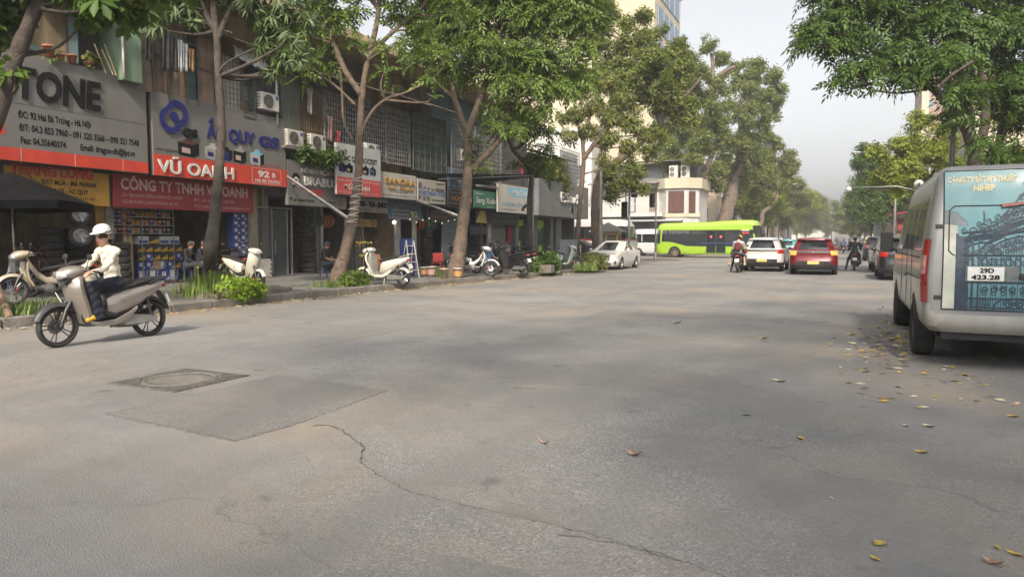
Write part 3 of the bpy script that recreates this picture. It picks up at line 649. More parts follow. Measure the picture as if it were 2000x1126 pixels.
SYEL = mat('sign_yellow', (.45, .24, .035), .6, bump=.5, bscale=2, var=.12, scale=1.4, dirt=(.22, .12, .03), damt=.5, coords='World')
SDARK = mat('sign_navy', (.03, .035, .05), .5, var=.2, scale=2, coords='World'); SGRN = mat('sign_green', (.03, .13, .085), .5, var=.15, scale=2, coords='World')
SBLUE = mat('sign_blue', (.05, .11, .17), .55, var=.15, scale=2, coords='World'); SCYAN = mat('sign_cyan', (.18, .44, .60), .5, var=.1, scale=2)
def sign(label, y0, y1, z0, z1, m_, x=XS, t=.14, name='fascia_sign', group='shop signs of the row'):
 s = thing(name, label, 'sign', (x, y0, z0), group=group); b_ = MB(); b_.box(-t, 0, .012, y1 - y0 - .012, 0, z1 - z0); b_.obj('panel', m_, s, bevel=.008)
 return s, y1 - y0, z1 - z0
def patch(s, y0, y1, z0, z1, m_, name='band', x=.004, t=.003):
 b_ = MB(); b_.box(x - t, x, y0, y1, z0, z1); return b_.obj(name, m_, s)
def disc(s, y, z, r, m_, name='emblem', x=.006, r0=0, n=28, a0=0, a1=360):
 b_ = MB(); k = max(3, int(n * (a1 - a0) / 360)); pts = []
 for i in range(k + 1):
  a = R(a0 + (a1 - a0) * i / k); pts.append((y + r * math.cos(a), z + r * math.sin(a), y + r0 * math.cos(a), z + r0 * math.sin(a)))
 vs = [];
 for p in pts: vs += [(x, p[0], p[1]), (x, p[2], p[3])]
 b_.add(vs, [(2 * i, 2 * i + 2, 2 * i + 3, 2 * i + 1) for i in range(k)]); return b_.obj(name, m_, s)
def battery_print(s, y, z, w, h, body, top, facing=1):
 b_ = MB(); b_.cm = 0; b_.prism([(.004, y, z), (.004, y + w * .72, z - h * .08), (.004, y + w * .7, z + h * .62), (.004, y - w * .05, z + h * .7)], (.004, 0, 0))
 b_.cm = 1; b_.prism([(.004, y + w * .72, z - h * .08), (.004, y + w, z + h * .1), (.004, y + w, z + h * .78), (.004, y + w * .7, z + h * .62)], (.004, 0, 0))
 b_.cm = 2; b_.prism([(.004, y - w * .05, z + h * .7), (.004, y + w * .7, z + h * .62), (.004, y + w, z + h * .78), (.004, y + w * .3, z + h * .86)], (.004, 0, 0))
 b_.cm = 3; b_.prism([(.008, y + w * .15, z + h * .15), (.008, y + w * .55, z + h * .11), (.008, y + w * .55, z + h * .4), (.008, y + w * .15, z + h * .44)], (.002, 0, 0))
 b_.cm = 2; b_.prism([(.008, y + w * .3, z + h * .8), (.008, y + w * .7, z + h * .74), (.008, y + w * .66, z + h), (.008, y + w * .36, z + h * 1.02)], (.002, 0, 0))
 b_.obj('battery_picture', [body, TXK, top, TXD if body is TXK else TXB], s)
SEAM = mat('panel_seam', (.09, .085, .08), .8)
# 1 the grey tyre sign
s, W, H = sign('large grey sign with raised black letters TONE over a red strip', 3.2, A1 - .03, 3.26, 5.78, SGREY)
yT0, yT1 = yy(34, XS) - 3.2, yy(200, XS) - 3.2
lettering('TONE', .98, TXK, s, (.025, yT0, 1.50), width=yT1 - yT0, depth=.02, bold=.03, shear=.06)
lettering('BRIDGES', .98, TXK, s, (.025, yT0 - 3.95, 1.50), width=3.85, depth=.02, bold=.03, shear=.06)
z1_ = .30
lettering('ĐC: 92 Hai Bà Trưng - Hà Nội', .22, TXK, s, (.006, yy(40, XS) - 3.2, 1.02), width=yy(180, XS) - yy(40, XS), bold=.006)
lettering('ĐT: 04.3 853 7960 - 091 320 3566 – 090 321 7548', .22, TXK, s, (.006, yy(41, XS) - 3.2, .72), width=yy(273, XS) - yy(41, XS), bold=.006)
lettering('Fax: 04.35640374', .22, TXK, s, (.006, yy(42, XS) - 3.2, .43), width=yy(130, XS) - yy(42, XS), bold=.006)
lettering('Email: dragon-dh@fpt.vn', .22, TXK, s, (.006, yy(158, XS) - 3.2, .43), width=yy(264, XS) - yy(158, XS), bold=.006)
patch(s, 0.02, W - .02, .012, .31, SRED); patch(s, .02, W - .02, 1.33, 1.345, SEAM, 'panel_seam')
for px in (42, 147, 240): patch(s, yy(px, XS) - 3.2, yy(px, XS) - 3.2 + .012, .0, .33, SWHITE, 'panel_seam', .007)
patch(s, yy(-30, XS) - 3.2, yy(13, XS) - 3.2, .58, .95, SRED, 'red_block')
# 2 the battery sign
s, W, H = sign('large grey sign with blue ring logo above a red band', B0 + .09, B1, 3.24, 5.55, SGREY)
o_ = B0 + .09; q = lambda px: yy(px, XS) - o_
rb = .30; cy, cz = q(341), 1.70
disc(s, cy, cz, .145, TXB, 'logo_dot', .05)
disc(s, cy + .11, cz + .10, .38, TXB, 'logo_ring', .045, .21, a0=-75, a1=165); disc(s, cy - .11, cz - .10, .38, TXB, 'logo_ring', .048, .21, a0=105, a1=345)
lettering('GS', .34, TXK, s, (.03, q(357), 1.20), width=q(386) - q(357), depth=.02, bold=.012)
lettering('ẮC QUY', .53, TXB, s, (.025, q(405), 1.28), width=q(498) - q(405), depth=.012, bold=.016)
lettering('GS', .48, TXB, s, (.025, q(505), 1.28), width=q(545) - q(505), depth=.012, bold=.02)
battery_print(s, q(350), .66, .72, .52, TXK, mat('battery_brown', (.10, .04, .03), .5)); battery_print(s, q(402), .66, .55, .46, mat('battery_grey', (.30, .30, .30), .5), SWHITE)
battery_print(s, q(432), .68, .45, .40, TXB, TXK); battery_print(s, q(457), .66, .52, .5, TXK, MATS['battery_grey']); battery_print(s, q(490), .66, .58, .48, SWHITE, SCYAN)
lettering('www.gsbattery.vn', .15, TXK, s, (.006, q(305), .70), width=q(365) - q(305))
patch(s, .012, W - .012, .012, .60, SRED)
lettering('VŨ OANH', .50, TXW, s, (.03, q(308), .10), width=q(456) - q(308), depth=.015, bold=.01)
lettering('92', .27, TXW, s, (.012, q(503), .28), width=q(526) - q(503), bold=.012); lettering('B', .2, TXW, s, (.012, q(530), .30), width=.17, bold=.008)
lettering('HAI BÀ TRƯNG', .15, TXW, s, (.012, q(497), .10), width=q(545) - q(497), bold=.004)
lettering('HOTLINE : 1800 558882', .1, TXR, s, (.008, q(496), .64), width=q(548) - q(496))
b = MB()
for (a, c, d, e) in ((q(492), q(548), .055, .065), (q(492), q(548), .545, .555), (q(492), q(492) + .01, .065, .545), (q(548) - .01, q(548), .065, .545)): b.box(.005, .008, a, c, d, e)
b.obj('number_frame', TXW, s)
# 3, 4 the boards under the two big signs
s, W, H = sign('yellow hanging board with red and dark lettering under the grey tyre sign', yy(8, -17.9), yy(213, -17.9), 2.33, 3.2, SYEL, x=-17.9, t=.05)
o_ = yy(8, -17.9); q = lambda px: yy(px, -17.9) - o_
lettering('THĂNG LONG', .36, TXR, s, (.006, q(20), .68), width=q(182) - q(20), bold=.02)
lettering('THAY DẦU - ĐẠT MƯA - MÁ PHANH', .16, TXK, s, (.006, q(13), .48), width=q(186) - q(13), bold=.005)
lettering('LẮP XE - MÂM XE - ẮC QUY', .16, TXK, s, (.006, q(40), .28), width=q(170) - q(40), bold=.005)
lettering('HÀ NỘI   ĐT: 0913 642 398', .11, TXK, s, (.006, q(96), .13), width=q(182) - q(96)); lettering('dragon-dh@fpt.vn', .09, TXK, s, (.006, q(96), .03), width=q(140) - q(96))
s, W, H = sign('maroon hanging board with pale company name under the red band', yy(219, -17.9), yy(494, -17.9), 2.33, 3.25, SMAR, x=-17.9, t=.05)
o_ = yy(219, -17.9); q = lambda px: yy(px, -17.9) - o_
lettering('CÔNG TY TNHH VŨ OANH', .42, TXD, s, (.006, q(234), .50), width=q(482) - q(234), bold=.012)
lettering('CS1: 92B, HAI BÀ TRƯNG HOÀN KIẾM, HÀ NỘI', .13, TXD, s, (.006, q(236), .30), width=q(354) - q(236)); lettering('CS2: 696 ĐƯỜNG LÁNG, ĐỐNG ĐA, HÀ NỘI', .13, TXD, s, (.006, q(236), .12), width=q(345) - q(236))
lettering('ĐT1: 04. 3824 1303 220 282', .13, TXD, s, (.006, q(377), .28), width=q(456) - q(377)); lettering('ĐT2: 04.6288  mail: vuoanhhn@gmail.com', .12, TXD, s, (.006, q(377), .10), width=q(486) - q(377))
# 5 helmet sign
s, W, H = sign('grey helmet sign with raised white slab letters and a skull emblem', C0 + .02, C1, 2.66, 4.22, SGREY)
o_ = C0 + .02; q = lambda px: yy(px, XS) - o_
lettering('MŨ BẢO HIỂM', .2, TXW, s, (.02, q(588), 1.17), width=q(642) - q(588), depth=.01, bold=.006); disc(s, q(649), 1.24, .15, SRED, 'red_disc'); lettering('92F', .13, TXW, s, (.012, q(645), 1.19), width=.2, bold=.004)
lettering('BRABUS', .43, TXW, s, (.04, q(591), .74), width=q(655) - q(591), depth=.02, bold=.008); lettering('1989', .32, TXR, s, (.012, q(598), .40), width=q(630) - q(598), bold=.01)
lettering('92F  HAI BÀ TRƯNG', .11, TXK, s, (.006, q(572), .15), width=q(612) - q(572), bold=.004); lettering('0986 886 878', .1, TXK, s, (.006, q(632), .15), width=q(654) - q(632), bold=.003)
disc(s, q(577), .93, .2, TXK, 'skull_emblem', .02, a0=0, a1=180); disc(s, q(577), .86, .13, TXW, 'skull_face', .022); disc(s, q(575.5), .88, .035, TXK, 'skull_eye', .024); disc(s, q(578.5), .88, .035, TXK, 'skull_eye', .024)
for a in (-.35, .35):
 b = MB(); b.cbox((.021, q(577), .70), (.004, .4, .045), Matrix.Rotation(a, 3, 'X')); b.obj('bone', TXW if a < 0 else TXK, s)
disc(s, q(567), .23, .055, TXK, 'map_pin'); disc(s, q(626), .2, .05, TXK, 'phone_ring', .006, .035)
# 6 tall battery billboard
XR = XS + .35
s, W, H = sign('tall white billboard of batteries with a red lower third behind the wrapped trunk', yy(657, XR), yy(744, XR), 3.15, 5.05, mat('billboard_white', (.44, .46, .455), .5, var=.1, scale=1.5, dirt=(.3, .3, .29), damt=.5, coords='World'), x=XR, t=.1)
o_ = yy(657, XR); q = lambda px: yy(px, XR) - o_
lettering('ẮC QUY ROCKET', .28, TXK, s, (.006, q(673), 1.28), width=q(737) - q(673), bold=.01); disc(s, q(668), 1.58, .12, MATS['battery_grey'], 'ring_emblem', .006, .06)
for px, c in ((662, TXB), (676, TXK), (708, TXK), (722, SBLUE)): battery_print(s, q(px), .86, .40, .34, c, TXK)
patch(s, .012, W - .012, .012, .66, mat('billboard_red', (.52, .075, .07), .5, var=.1, scale=2))
lettering('TRUNG TÂM DỊCH VỤ ẮC QUY Ô TÔ - XE MÁY', .12, TXW, s, (.008, q(659), .50), width=q(741) - q(659)); lettering('ĐỨC ANH', .24, TXW, s, (.008, q(671), .22), width=q(722) - q(671), bold=.012)
lettering('ĐC: 92E Hai Bà Trưng, Hoàn Kiếm, TP. Hà Nội', .10, TXW, s, (.008, q(661), .07), width=q(738) - q(661))
s, W, H = sign('small dull board reading QUY beside the leaning trunk', yy(657, XS), yy(676, XS), 2.62, 3.12, mat('dull_board', (.22, .20, .17), .8, var=.2, scale=3), t=.05)
lettering('QUY', .3, mat('dull_red', (.2, .05, .04), .7), s, (.006, .04, .12), width=.46, bold=.01)
s, W, H = sign('brown drinks sign with dark capital letters', yy(684, XS), yy(756, XS), 2.56, 3.12, mat('drinks_board', (.24, .21, .165), .75, var=.2, scale=2), t=.08)
lettering('COFFEE - TEA - JUICE', .26, TXK, s, (.02, .06, .24), width=W - .15, depth=.01, bold=.012); lettering('HAI BÀ TRƯNG      0123456789'[:13], .12, TXK, s, (.006, .1, .06), width=W * .5)
s, W, H = sign('small sagging yellow banner over the fruit shelf', yy(670, -18.2), yy(735, -18.2), 2.0, 2.32, mat('yellow_banner', (.40, .33, .12), .8, var=.2, scale=3), x=-18.2, t=.012, name='banner')
lettering('TRÁI CÂY', .16, TXR, s, (.006, W * .4, .08), width=W * .35); disc(s, W * .88, .16, .12, TXR, 'emblem', .006, .06)
# 7 nail sign, blue board, drawing sign
XN = XS + .25
s, W, H = sign('cream nail studio sign with raised gold letters', yy(743, XN), yy(813, XN), 3.2, 4.25, SWHITE, x=XN, t=.28)
lettering('SANDRA', .34, TXG, s, (.03, W * .11, .60), width=W * .82, depth=.015, bold=.004); lettering('NAIL - EYELASH', .22, TXG, s, (.02, W * .17, .36), width=W * .72, depth=.008, bold=.003)
lettering('Dạy học nghề chuyên nghiệp', .08, TXK, s, (.006, W * .25, .24), width=W * .5); lettering('92D Hai Bà Trưng   ĐT: 0988672xxx - 0972'[:38], .08, TXK, s, (.006, W * .05, .09), width=W * .9)
s, W, H = sign('dark blue tilted board with yellow number ninety-two', yy(757, XS), yy(827, XS), 2.35, 3.12, SBLUE, t=.04)
s.rotation_euler.y = R(-14)
lettering('SỬA CHỮA - LẮP ĐẶT', .17, mat('faded_red', (.42, .12, .10), .6), s, (.006, W * .2, .55), width=W * .7); lettering('92', .34, TXY, s, (.008, W * .64, .14), width=W * .2, bold=.008); lettering('C', .14, TXY, s, (.008, W * .86, .34))
lettering('LÀM BIỂN QUẢNG CÁO', .12, TXY, s, (.006, W * .16, .36), width=W * .45); lettering('CẮT CHỮ NỔI ALU', .12, TXY, s, (.006, W * .12, .18), width=W * .45); lettering('IN PHUN BẠT KHỔ LỚN', .1, MATS['faded_red'], s, (.006, W * .1, .04), width=W * .8)
s, W, H = sign('white sign printed with a grey building drawing and blue letters', yy(815, XN), yy(870, XN), 3.12, 4.18, SWHITE, x=XN, t=.06)
for i, (a, c, z0, z1) in enumerate(((.03, .14, .62, .9), (.03, .12, .15, .32), (.18, .28, .1, .3), (.32, .42, .1, .3), (.5, .95, .12, .2), (.62, .95, .55, .72), (.2, .28, .62, .72), (.34, .42, .6, .7), (.48, .58, .58, .68))): patch(s, W * a, W * c, z0, z1, mat('drawing_grey', (.14, .15, .15), .6, var=.4, scale=8), 'drawing', .004)
b = MB(); b.prism([(.003, W * .6, .92), (.003, W * .97, .97), (.003, W * .97, .94), (.003, W * .75, .90)], (.003, 0, 0)); b.obj('drawing', TXK, s)
lettering('ĐĂNG THANH - TV 628', .26, mat('letter_mid_blue', (.07, .17, .45), .5), s, (.008, W * .05, .36), width=W * .92, bold=.012)
s, W, H = sign('dark tyre shop board under the drawing sign with dull gold letters', yy(838, XS), yy(882, XS), 2.3, 2.85, mat('sign_black', (.025, .022, .02), .6, var=.2, scale=3), t=.05); lettering('ĐỨC ANH', .2, mat('dull_gold', (.25, .15, .05), .6), s, (.006, .5, .17), width=W * .55, bold=.005)
# 8 car service sign
s, W, H = sign('dark tall sign with a blue car picture and orange letters', yy(875, XN), yy(922, XN), 3.1, 4.95, SDARK, x=XN, t=.08)
patch(s, .03, W - .03, .88, H - .04, mat('picture_blue', (.12, .19, .30), .5, var=.5, scale=3), 'picture'); b = MB()
b.prism([(.006, W * .25, 1.2), (.006, W * .9, 1.1), (.006, W * .95, 1.35), (.006, W * .75, 1.55), (.006, W * .45, 1.58), (.006, W * .28, 1.4)], (.003, 0, 0)); b.obj('car_picture', mat('picture_white', (.45, .47, .5), .5, var=.3, scale=6), s)
patch(s, .02, W - .02, .80, .815, TXW, 'band', .006); lettering('ĐỨC ANH', .28, TXO, s, (.01, W * .12, .26), width=W * .85, bold=.012); lettering('Trung tâm lốp - ắc quy ô tô', .1, TXW, s, (.006, W * .06, .62), width=W * .85); lettering('92 Hai Bà Trưng - 0912 245 678'[:18], .1, TXW, s, (.006, W * .08, .1), width=W * .6)
# 9 green salon sign
s, W, H = sign('dark green salon sign with white script letters', yy(926, XN), yy(971, XN), 3.12, 4.02, SGRN, x=XN, t=.06)
lettering('Salon', .2, TXW, s, (.006, W * .04, .68), width=W * .33); lettering('Sang Xuân', .42, TXW, s, (.008, W * .06, .27), width=W * .86, bold=.006, shear=.15); lettering('0912 345 678       Hai Bà Trưng'[13:], .09, TXW, s, (.006, W * .4, .06), width=W * .5)
# 10 tyre maker sign (no mascot) and navy awning board
XM = XS + .45
s, W, H = sign('white tyre dealer sign with a light blue band across its top', yy(972, XM), yy(1053, XM), 2.98, 4.5, SWHITE, x=XM, t=.08)
b = MB(); b.prism([(.002, W * .30, .92), (.002, W * .985, .92), (.002, W * .985, 1.42), (.002, W * .22, 1.42)], (.003, 0, 0)); b.obj('band', SCYAN, s)
lettering('MICHELIN', .4, TXW, s, (.008, W * .32, 1.02), width=W * .62, bold=.018, shear=.2); lettering('CHUYÊN LỐP - ẮC QUY', .26, mat('letter_steel_blue', (.13, .26, .42), .5), s, (.008, W * .1, .36), width=W * .8, bold=.006); lettering('92 HAI BÀ TRƯNG - HÀ NỘI', .13, TXK, s, (.006, W * .1, .12), width=W * .32)
s, W, H = sign('navy awning board with a yellow patch under the green salon sign', yy(928, -18.0), yy(1012, -18.0), 2.35, 3.1, SDARK, x=-18.0, t=.06)
b = MB(); b.prism([(.002, .05, .05), (.002, W * .25, .05), (.002, W * .2, .7), (.002, W * .1, .72)], (.003, 0, 0)); b.obj('yellow_patch', TXY, s); lettering('THÀNH SƠN', .26, mat('dim_blue_letter', (.16, .17, .25), .6), s, (.006, W * .38, .42), width=W * .5); lettering('CHUYÊN LỐP - ẮC QUY ÔTÔ', .2, MATS['dim_blue_letter'], s, (.006, W * .34, .12), width=W * .6)
s, W, H = sign('small navy hanging board beside the trunk with pale lettering', yy(917, -18.2), yy(951, -18.2), 1.75, 2.25, SDARK, x=-18.2, t=.05); lettering('THÀNH SƠN', .18, MATS['dim_blue_letter'], s, (.006, W * .1, .25), width=W * .8); lettering('LỐP - ẮC QUY', .14, MATS['dim_blue_letter'], s, (.006, W * .1, .06), width=W * .8)
# 11 studio sign
XE = -16.7
s, W, H = sign('wide dark grey studio sign box with raised white letters', PX(1052, 390, XE).y, PX(1149, 395, XE).y, 2.95, 5.15, PLATE, x=XE, t=1.7)
lettering('E.Studio', .95, TXW, s, (.06, W * .38, .95), width=W * .46, depth=.04, bold=.004); disc(s, W * .63, .52, .22, mat('round_emblem', (.4, .33, .27), .5, var=.3, scale=8), 'emblem', .03)
b = MB(); b.lathe([(.22, 0), (.22, .03)], 24, (.0, W * .63, .52), 'x'); b.obj('emblem_rim', ALU, s)
patch(s, .02, W - .02, 1.09, 1.1, SEAM, 'panel_seam', .002)
# ------------------------------------------------------------------ trees
def D(px, py, d): return Vector(_c + _ray(px, py) * d)
BARK = mat('bark_brown', (.115, .082, .06), .95, var=.4, scale=6, bump=.8, bscale=16, dirt=(.15, .115, .085), damt=.6, dscale=4, coords='World')
BARKD = mat('bark_dark', (.055, .045, .038), .95, var=.4, scale=6, bump=.8, bscale=16, dirt=(.10, .08, .06), damt=.6, dscale=4, coords='World')
BARKP = mat('bark_pale', (.15, .115, .09), .95, var=.4, scale=4, bump=.9, bscale=10, dirt=(.17, .135, .105), damt=.6, dscale=3, coords='World')
L_FEATH = leafmat('leaf_feather', (.042, .08, .018), (.125, .185, .04), (.20, .23, .045), .4)
L_DARK = leafmat('leaf_dark', (.024, .055, .013), (.075, .13, .026), (.09, .13, .03), .3)
L_BROAD = leafmat('leaf_broad', (.025, .06, .014), (.08, .14, .028), (.12, .17, .03), .35)
L_LANCE = leafmat('leaf_lance', (.05, .085, .035), (.12, .16, .07), (.16, .19, .09), .25)
L_OLIVE = leafmat('leaf_olive', (.05, .075, .025), (.17, .18, .05), (.30, .23, .045), .38)
L_YELL = leafmat('leaf_yellowgreen', (.085, .125, .02), (.24, .27, .04), (.34, .29, .05), .42)
L_GREY = leafmat('leaf_greygreen', (.06, .09, .028), (.18, .205, .055), (.26, .24, .06), .4)
def leaf_quad(L, W, droop=.15):       # base, side, tip, side
 return np.array([(0, 0, 0), (-W / 2, L * .5, -droop * L * .25), (0, L, -droop * L), (W / 2, L * .5, -droop * L * .25)])
def spray(kind):
 out = []
 if kind == 'feather':             # a drooping frond: leaflets either side of a rib
  for i in range(5):
   y = .07 + .11 * i
   for s in (-1, 1):
    q = leaf_quad(.21 - .015 * i, .075, .35); a = s * R(62 - 6 * i); c, n = math.cos(a), math.sin(a)
    q = q @ np.array([(c, -n, 0), (n, c, 0), (0, 0, 1)]); q = q * np.array([1, 1, 1]); q[:, 1] += y; q[:, 2] -= .22 * y * y * 2.2; out.append(q)
  q = leaf_quad(.2, .08, .4); q[:, 1] += .58; q[:, 2] -= .17; out.append(q)
 elif kind == 'broad':
  for i in range(7):
   a = 2 * math.pi * i / 7 + .3 * (i % 2); L, W = .25 - .03 * (i % 3), .115; q = np.array([(0, 0, 0), (-W * .28, L * .4, -.01), (-W * .5, L * .72, -.03), (0, L, -.09), (W * .5, L * .72, -.03), (W * .28, L * .4, -.01)])
   q[:, 2] -= .12 * q[:, 1] * (i % 3); c, n = math.cos(a), math.sin(a); out.append(q @ np.array([(c, -n, 0), (n, c, 0), (0, 0, 1)]))
 elif kind == 'lance':
  for i in range(9):
   a = 2 * math.pi * i / 9 + .2 * (i % 3); q = leaf_quad(.24 - .03 * (i % 2), .045, .45 + .3 * (i % 2))
   c, n = math.cos(a), math.sin(a); out.append(q @ np.array([(c, -n, 0), (n, c, 0), (0, 0, 1)]))
 else:                             # small leaves scattered on a twig
  r_ = np.random.default_rng(5)
  for i in range(9):
   a = r_.uniform(0, 6.28); q = leaf_quad(.13, .06, r_.uniform(.1, .8)); c, n = math.cos(a), math.sin(a)
   q = q @ np.array([(c, -n, 0), (n, c, 0), (0, 0, 1)]); q += r_.uniform(-.16, .16, 3) * np.array([1, 1, .7]); out.append(q)
 return np.array(out)
SPRAYS = {k: spray(k) for k in ('feather', 'broad', 'lance', 'fine')}
DENS = 1.5
def foliage(blobs, kind, dens, size, seed=1, flat=.75, droop=.0, clear=()):
 """blobs: (centre, radius) clumps; returns leaf quads spread through them"""
 g = np.random.default_rng(seed); T = SPRAYS[kind]; P = []; N = []
 if kind == 'fine':                # loose, ragged clumps
  nb = []
  for c, r in blobs:
   nb.append((Vector(c), r * .72))
   for _ in range(5): d_ = g.normal(size=3); d_ /= np.linalg.norm(d_); nb.append((Vector(c) + Vector(d_) * r * g.uniform(.6, 1.05), r * g.uniform(.28, .48)))
  blobs = nb
 for c, r in blobs:
  k = int(dens * DENS * r * r) + 3; d = g.normal(size=(k, 3)); d /= np.linalg.norm(d, axis=1)[:, None]
  rad = r * (g.uniform(0, 1, k) ** .45)[:, None] * (1 + .22 * np.sin(d[:, :1] * 7 + c[0] * 3) * np.cos(d[:, 1:2] * 6 + c[1]))
  p = np.array(c) + d * rad * np.array([1, 1, flat]); P.append(p)
  n = d * .8 + np.array([0, 0, .75]) + g.normal(size=(k, 3)) * .35; N.append(n)
 P = np.concatenate(P); N = np.concatenate(N); N /= np.linalg.norm(N, axis=1)[:, None]; K = len(P)
 # each clump breaks into tiers: drop sprays that fall into noise gaps
 f = np.sin(P[:, 0] * 1.9 + 1.3 * seed) * np.sin(P[:, 1] * 2.1 + seed) + np.sin(P[:, 2] * 2.7 + P[:, 0] * .8 + seed * 2) * .7
 keep = f > (-.30 if kind == 'fine' else -.55) - g.uniform(0, .6, K); P, N = P[keep], N[keep]; K = len(P)
 a = g.uniform(0, 2 * math.pi, K); ref = np.stack([np.cos(a), np.sin(a), np.zeros(K)], 1)
 u = np.cross(ref, N); u /= np.linalg.norm(u, axis=1)[:, None] + 1e-9; w = np.cross(N, u)
 s = size * 1.28 * g.uniform(.7, 1.3, K)
 V = (T[None, :, :, 0, None] * u[:, None, None] + T[None, :, :, 1, None] * w[:, None, None] + T[None, :, :, 2, None] * N[:, None, None]) * s[:, None, None, None]
 V[..., 2] -= droop * T[None, :, :, 1] ** 2 * s[:, None, None]
 V += P[:, None, None]; V += g.normal(size=(K, T.shape[0], 1, 3)) * .018 * size
 m = T.shape[1]; n = V.shape[0] * T.shape[0]; V = V.reshape(-1, 3)
 if m == 4: F = np.arange(len(V)).reshape(-1, 4)
 else: o = (np.arange(n) * 6)[:, None]; F = np.concatenate([o + np.array([0, 1, 2, 3]), o + np.array([0, 3, 4, 5])])
 return V, F
def wob(path, amp, seed):
 g = random.Random(seed); return [p + Vector((g.uniform(-amp, amp), g.uniform(-amp, amp), 0)) for p in path]
def smooth_path(pts, rad, n=5):
 P = [Vector(p) for p in pts]; out, rr = [], []
 for i in range(len(P) - 1):
  p0, p1, p2, p3 = P[max(i - 1, 0)], P[i], P[i + 1], P[min(i + 2, len(P) - 1)]
  for k in range(n):
   t = k / n; out.append(.5 * ((2 * p1) + (p2 - p0) * t + (2 * p0 - 5 * p1 + 4 * p2 - p3) * t * t + (3 * p1 - p0 - 3 * p2 + p3) * t ** 3)); rr.append(rad[i] + (rad[i + 1] - rad[i]) * t)
 out.append(P[-1]); rr.append(rad[-1]); return out, rr
def bark_tube(m_, pts, rad, n=10, seed=0, n2=6):
 p, r = smooth_path(pts, rad, n2); o = len(m_.v); m_.tube(p, r, n)
 g = random.Random(seed + len(p))
 for i in range(o, len(m_.v)):        # knobbly bark
  k = (i - o) // n; c = p[min(k, len(p) - 1)]; v = Vector(m_.v[i]); s = 1 + g.uniform(-.07, .07) + .06 * math.sin(k * 1.3 + i % n); m_.v[i] = tuple(c + (v - c) * s)
def tree(label, base, trunk, limbs, blobs, kind, dens, size, lm, bm=None, seed=1, flat=.75, droop=.0, name='street_tree', group=None, twigs=3, kr=.56):
 """trunk: [(point, radius)...]; limbs: list of such paths; blobs: [(centre, radius)]"""
 trunk = [(p, r * kr) for p, r in trunk]; limbs = [[(p, r * max(kr, .62)) for p, r in L] for L in limbs]
 bm = bm or BARK; base = Vector(base); t = thing(name, label, 'tree', base, group=group or 'street trees')
 rel = lambda p: Vector(p) - base
 r0 = trunk[0][1]; dn = (Vector(trunk[1][0]) - base); trunk = [(base - Vector((0, 0, .15)), r0 * 1.25), (base + dn.normalized() * .25, r0 * 1.0), (base + dn.normalized() * .7, r0 * .86)] + list(trunk[1:])
 m_ = MB(); bark_tube(m_, [rel(p) for p, r in trunk], [r for p, r in trunk], 12, seed)
 m_.obj('trunk', bm, t, smooth=True)
 for i, L in enumerate(limbs):
  m_ = MB(); bark_tube(m_, [rel(p) for p, r in L], [r for p, r in L], 8, seed + i); m_.obj('limb', bm, t, smooth=True)
 g = random.Random(seed); tips = [Vector(p) for L in limbs for p, r in L[1:]] + [Vector(p) for p, r in trunk[2:]]
 m_ = MB()
 for c, r in blobs:
  c = Vector(c); low = [p for p in tips if p.z < c.z + .3 * r] or tips; src = min(low, key=lambda p: (p - c).length)
  mid = src.lerp(c, .5) + Vector((g.uniform(-.3, .3), g.uniform(-.3, .3), -.12 * (c - src).length * .6)); rr = min(.07, .018 + .012 * (c - src).length) * .8
  if (c - src).length > .3: p_, q_ = smooth_path([rel(src), rel(mid), rel(c)], [rr * 1.6, rr, rr * .6], 4); m_.tube(p_, q_, 6)
  for _ in range(twigs):
   d = Vector((g.uniform(-1, 1), g.uniform(-1, 1), g.uniform(-.3, .8))).normalized() * r * .85; m_.tube([rel(c), rel(c + d * .5 + Vector((0, 0, .05))), rel(c + d)], [rr * .6, rr * .4, rr * .15], 5)
 if m_.v: m_.obj('twigs', bm, t, smooth=True)
 V, F = foliage([(rel(c), r) for c, r in blobs], kind, dens, size, seed, flat, droop)
 link('crown', npmesh('crown', V, F, lm), t); return t
def Bl(d, lst, k=1.0): return [(D(x, y, d + (o[0] if o else 0)), r * k / FOCAL * d) for x, y, r, *o in lst]
def Pa(d, lst): return [(D(x, y, d + (o[0] if o else 0)), r / FOCAL * d) for x, y, r, *o in lst]
def scatter(c, rx, ry, rz, n, r, seed):
 g = random.Random(seed); out = []
 for i in range(n):
  while True:
   p = Vector((g.uniform(-1, 1), g.uniform(-1, 1), g.uniform(-1, 1)))
   if .35 < p.length < 1: break
  out.append((Vector(c) + Vector((p.x * rx, p.y * ry, p.z * rz)), r * g.uniform(.7, 1.25)))
 return out
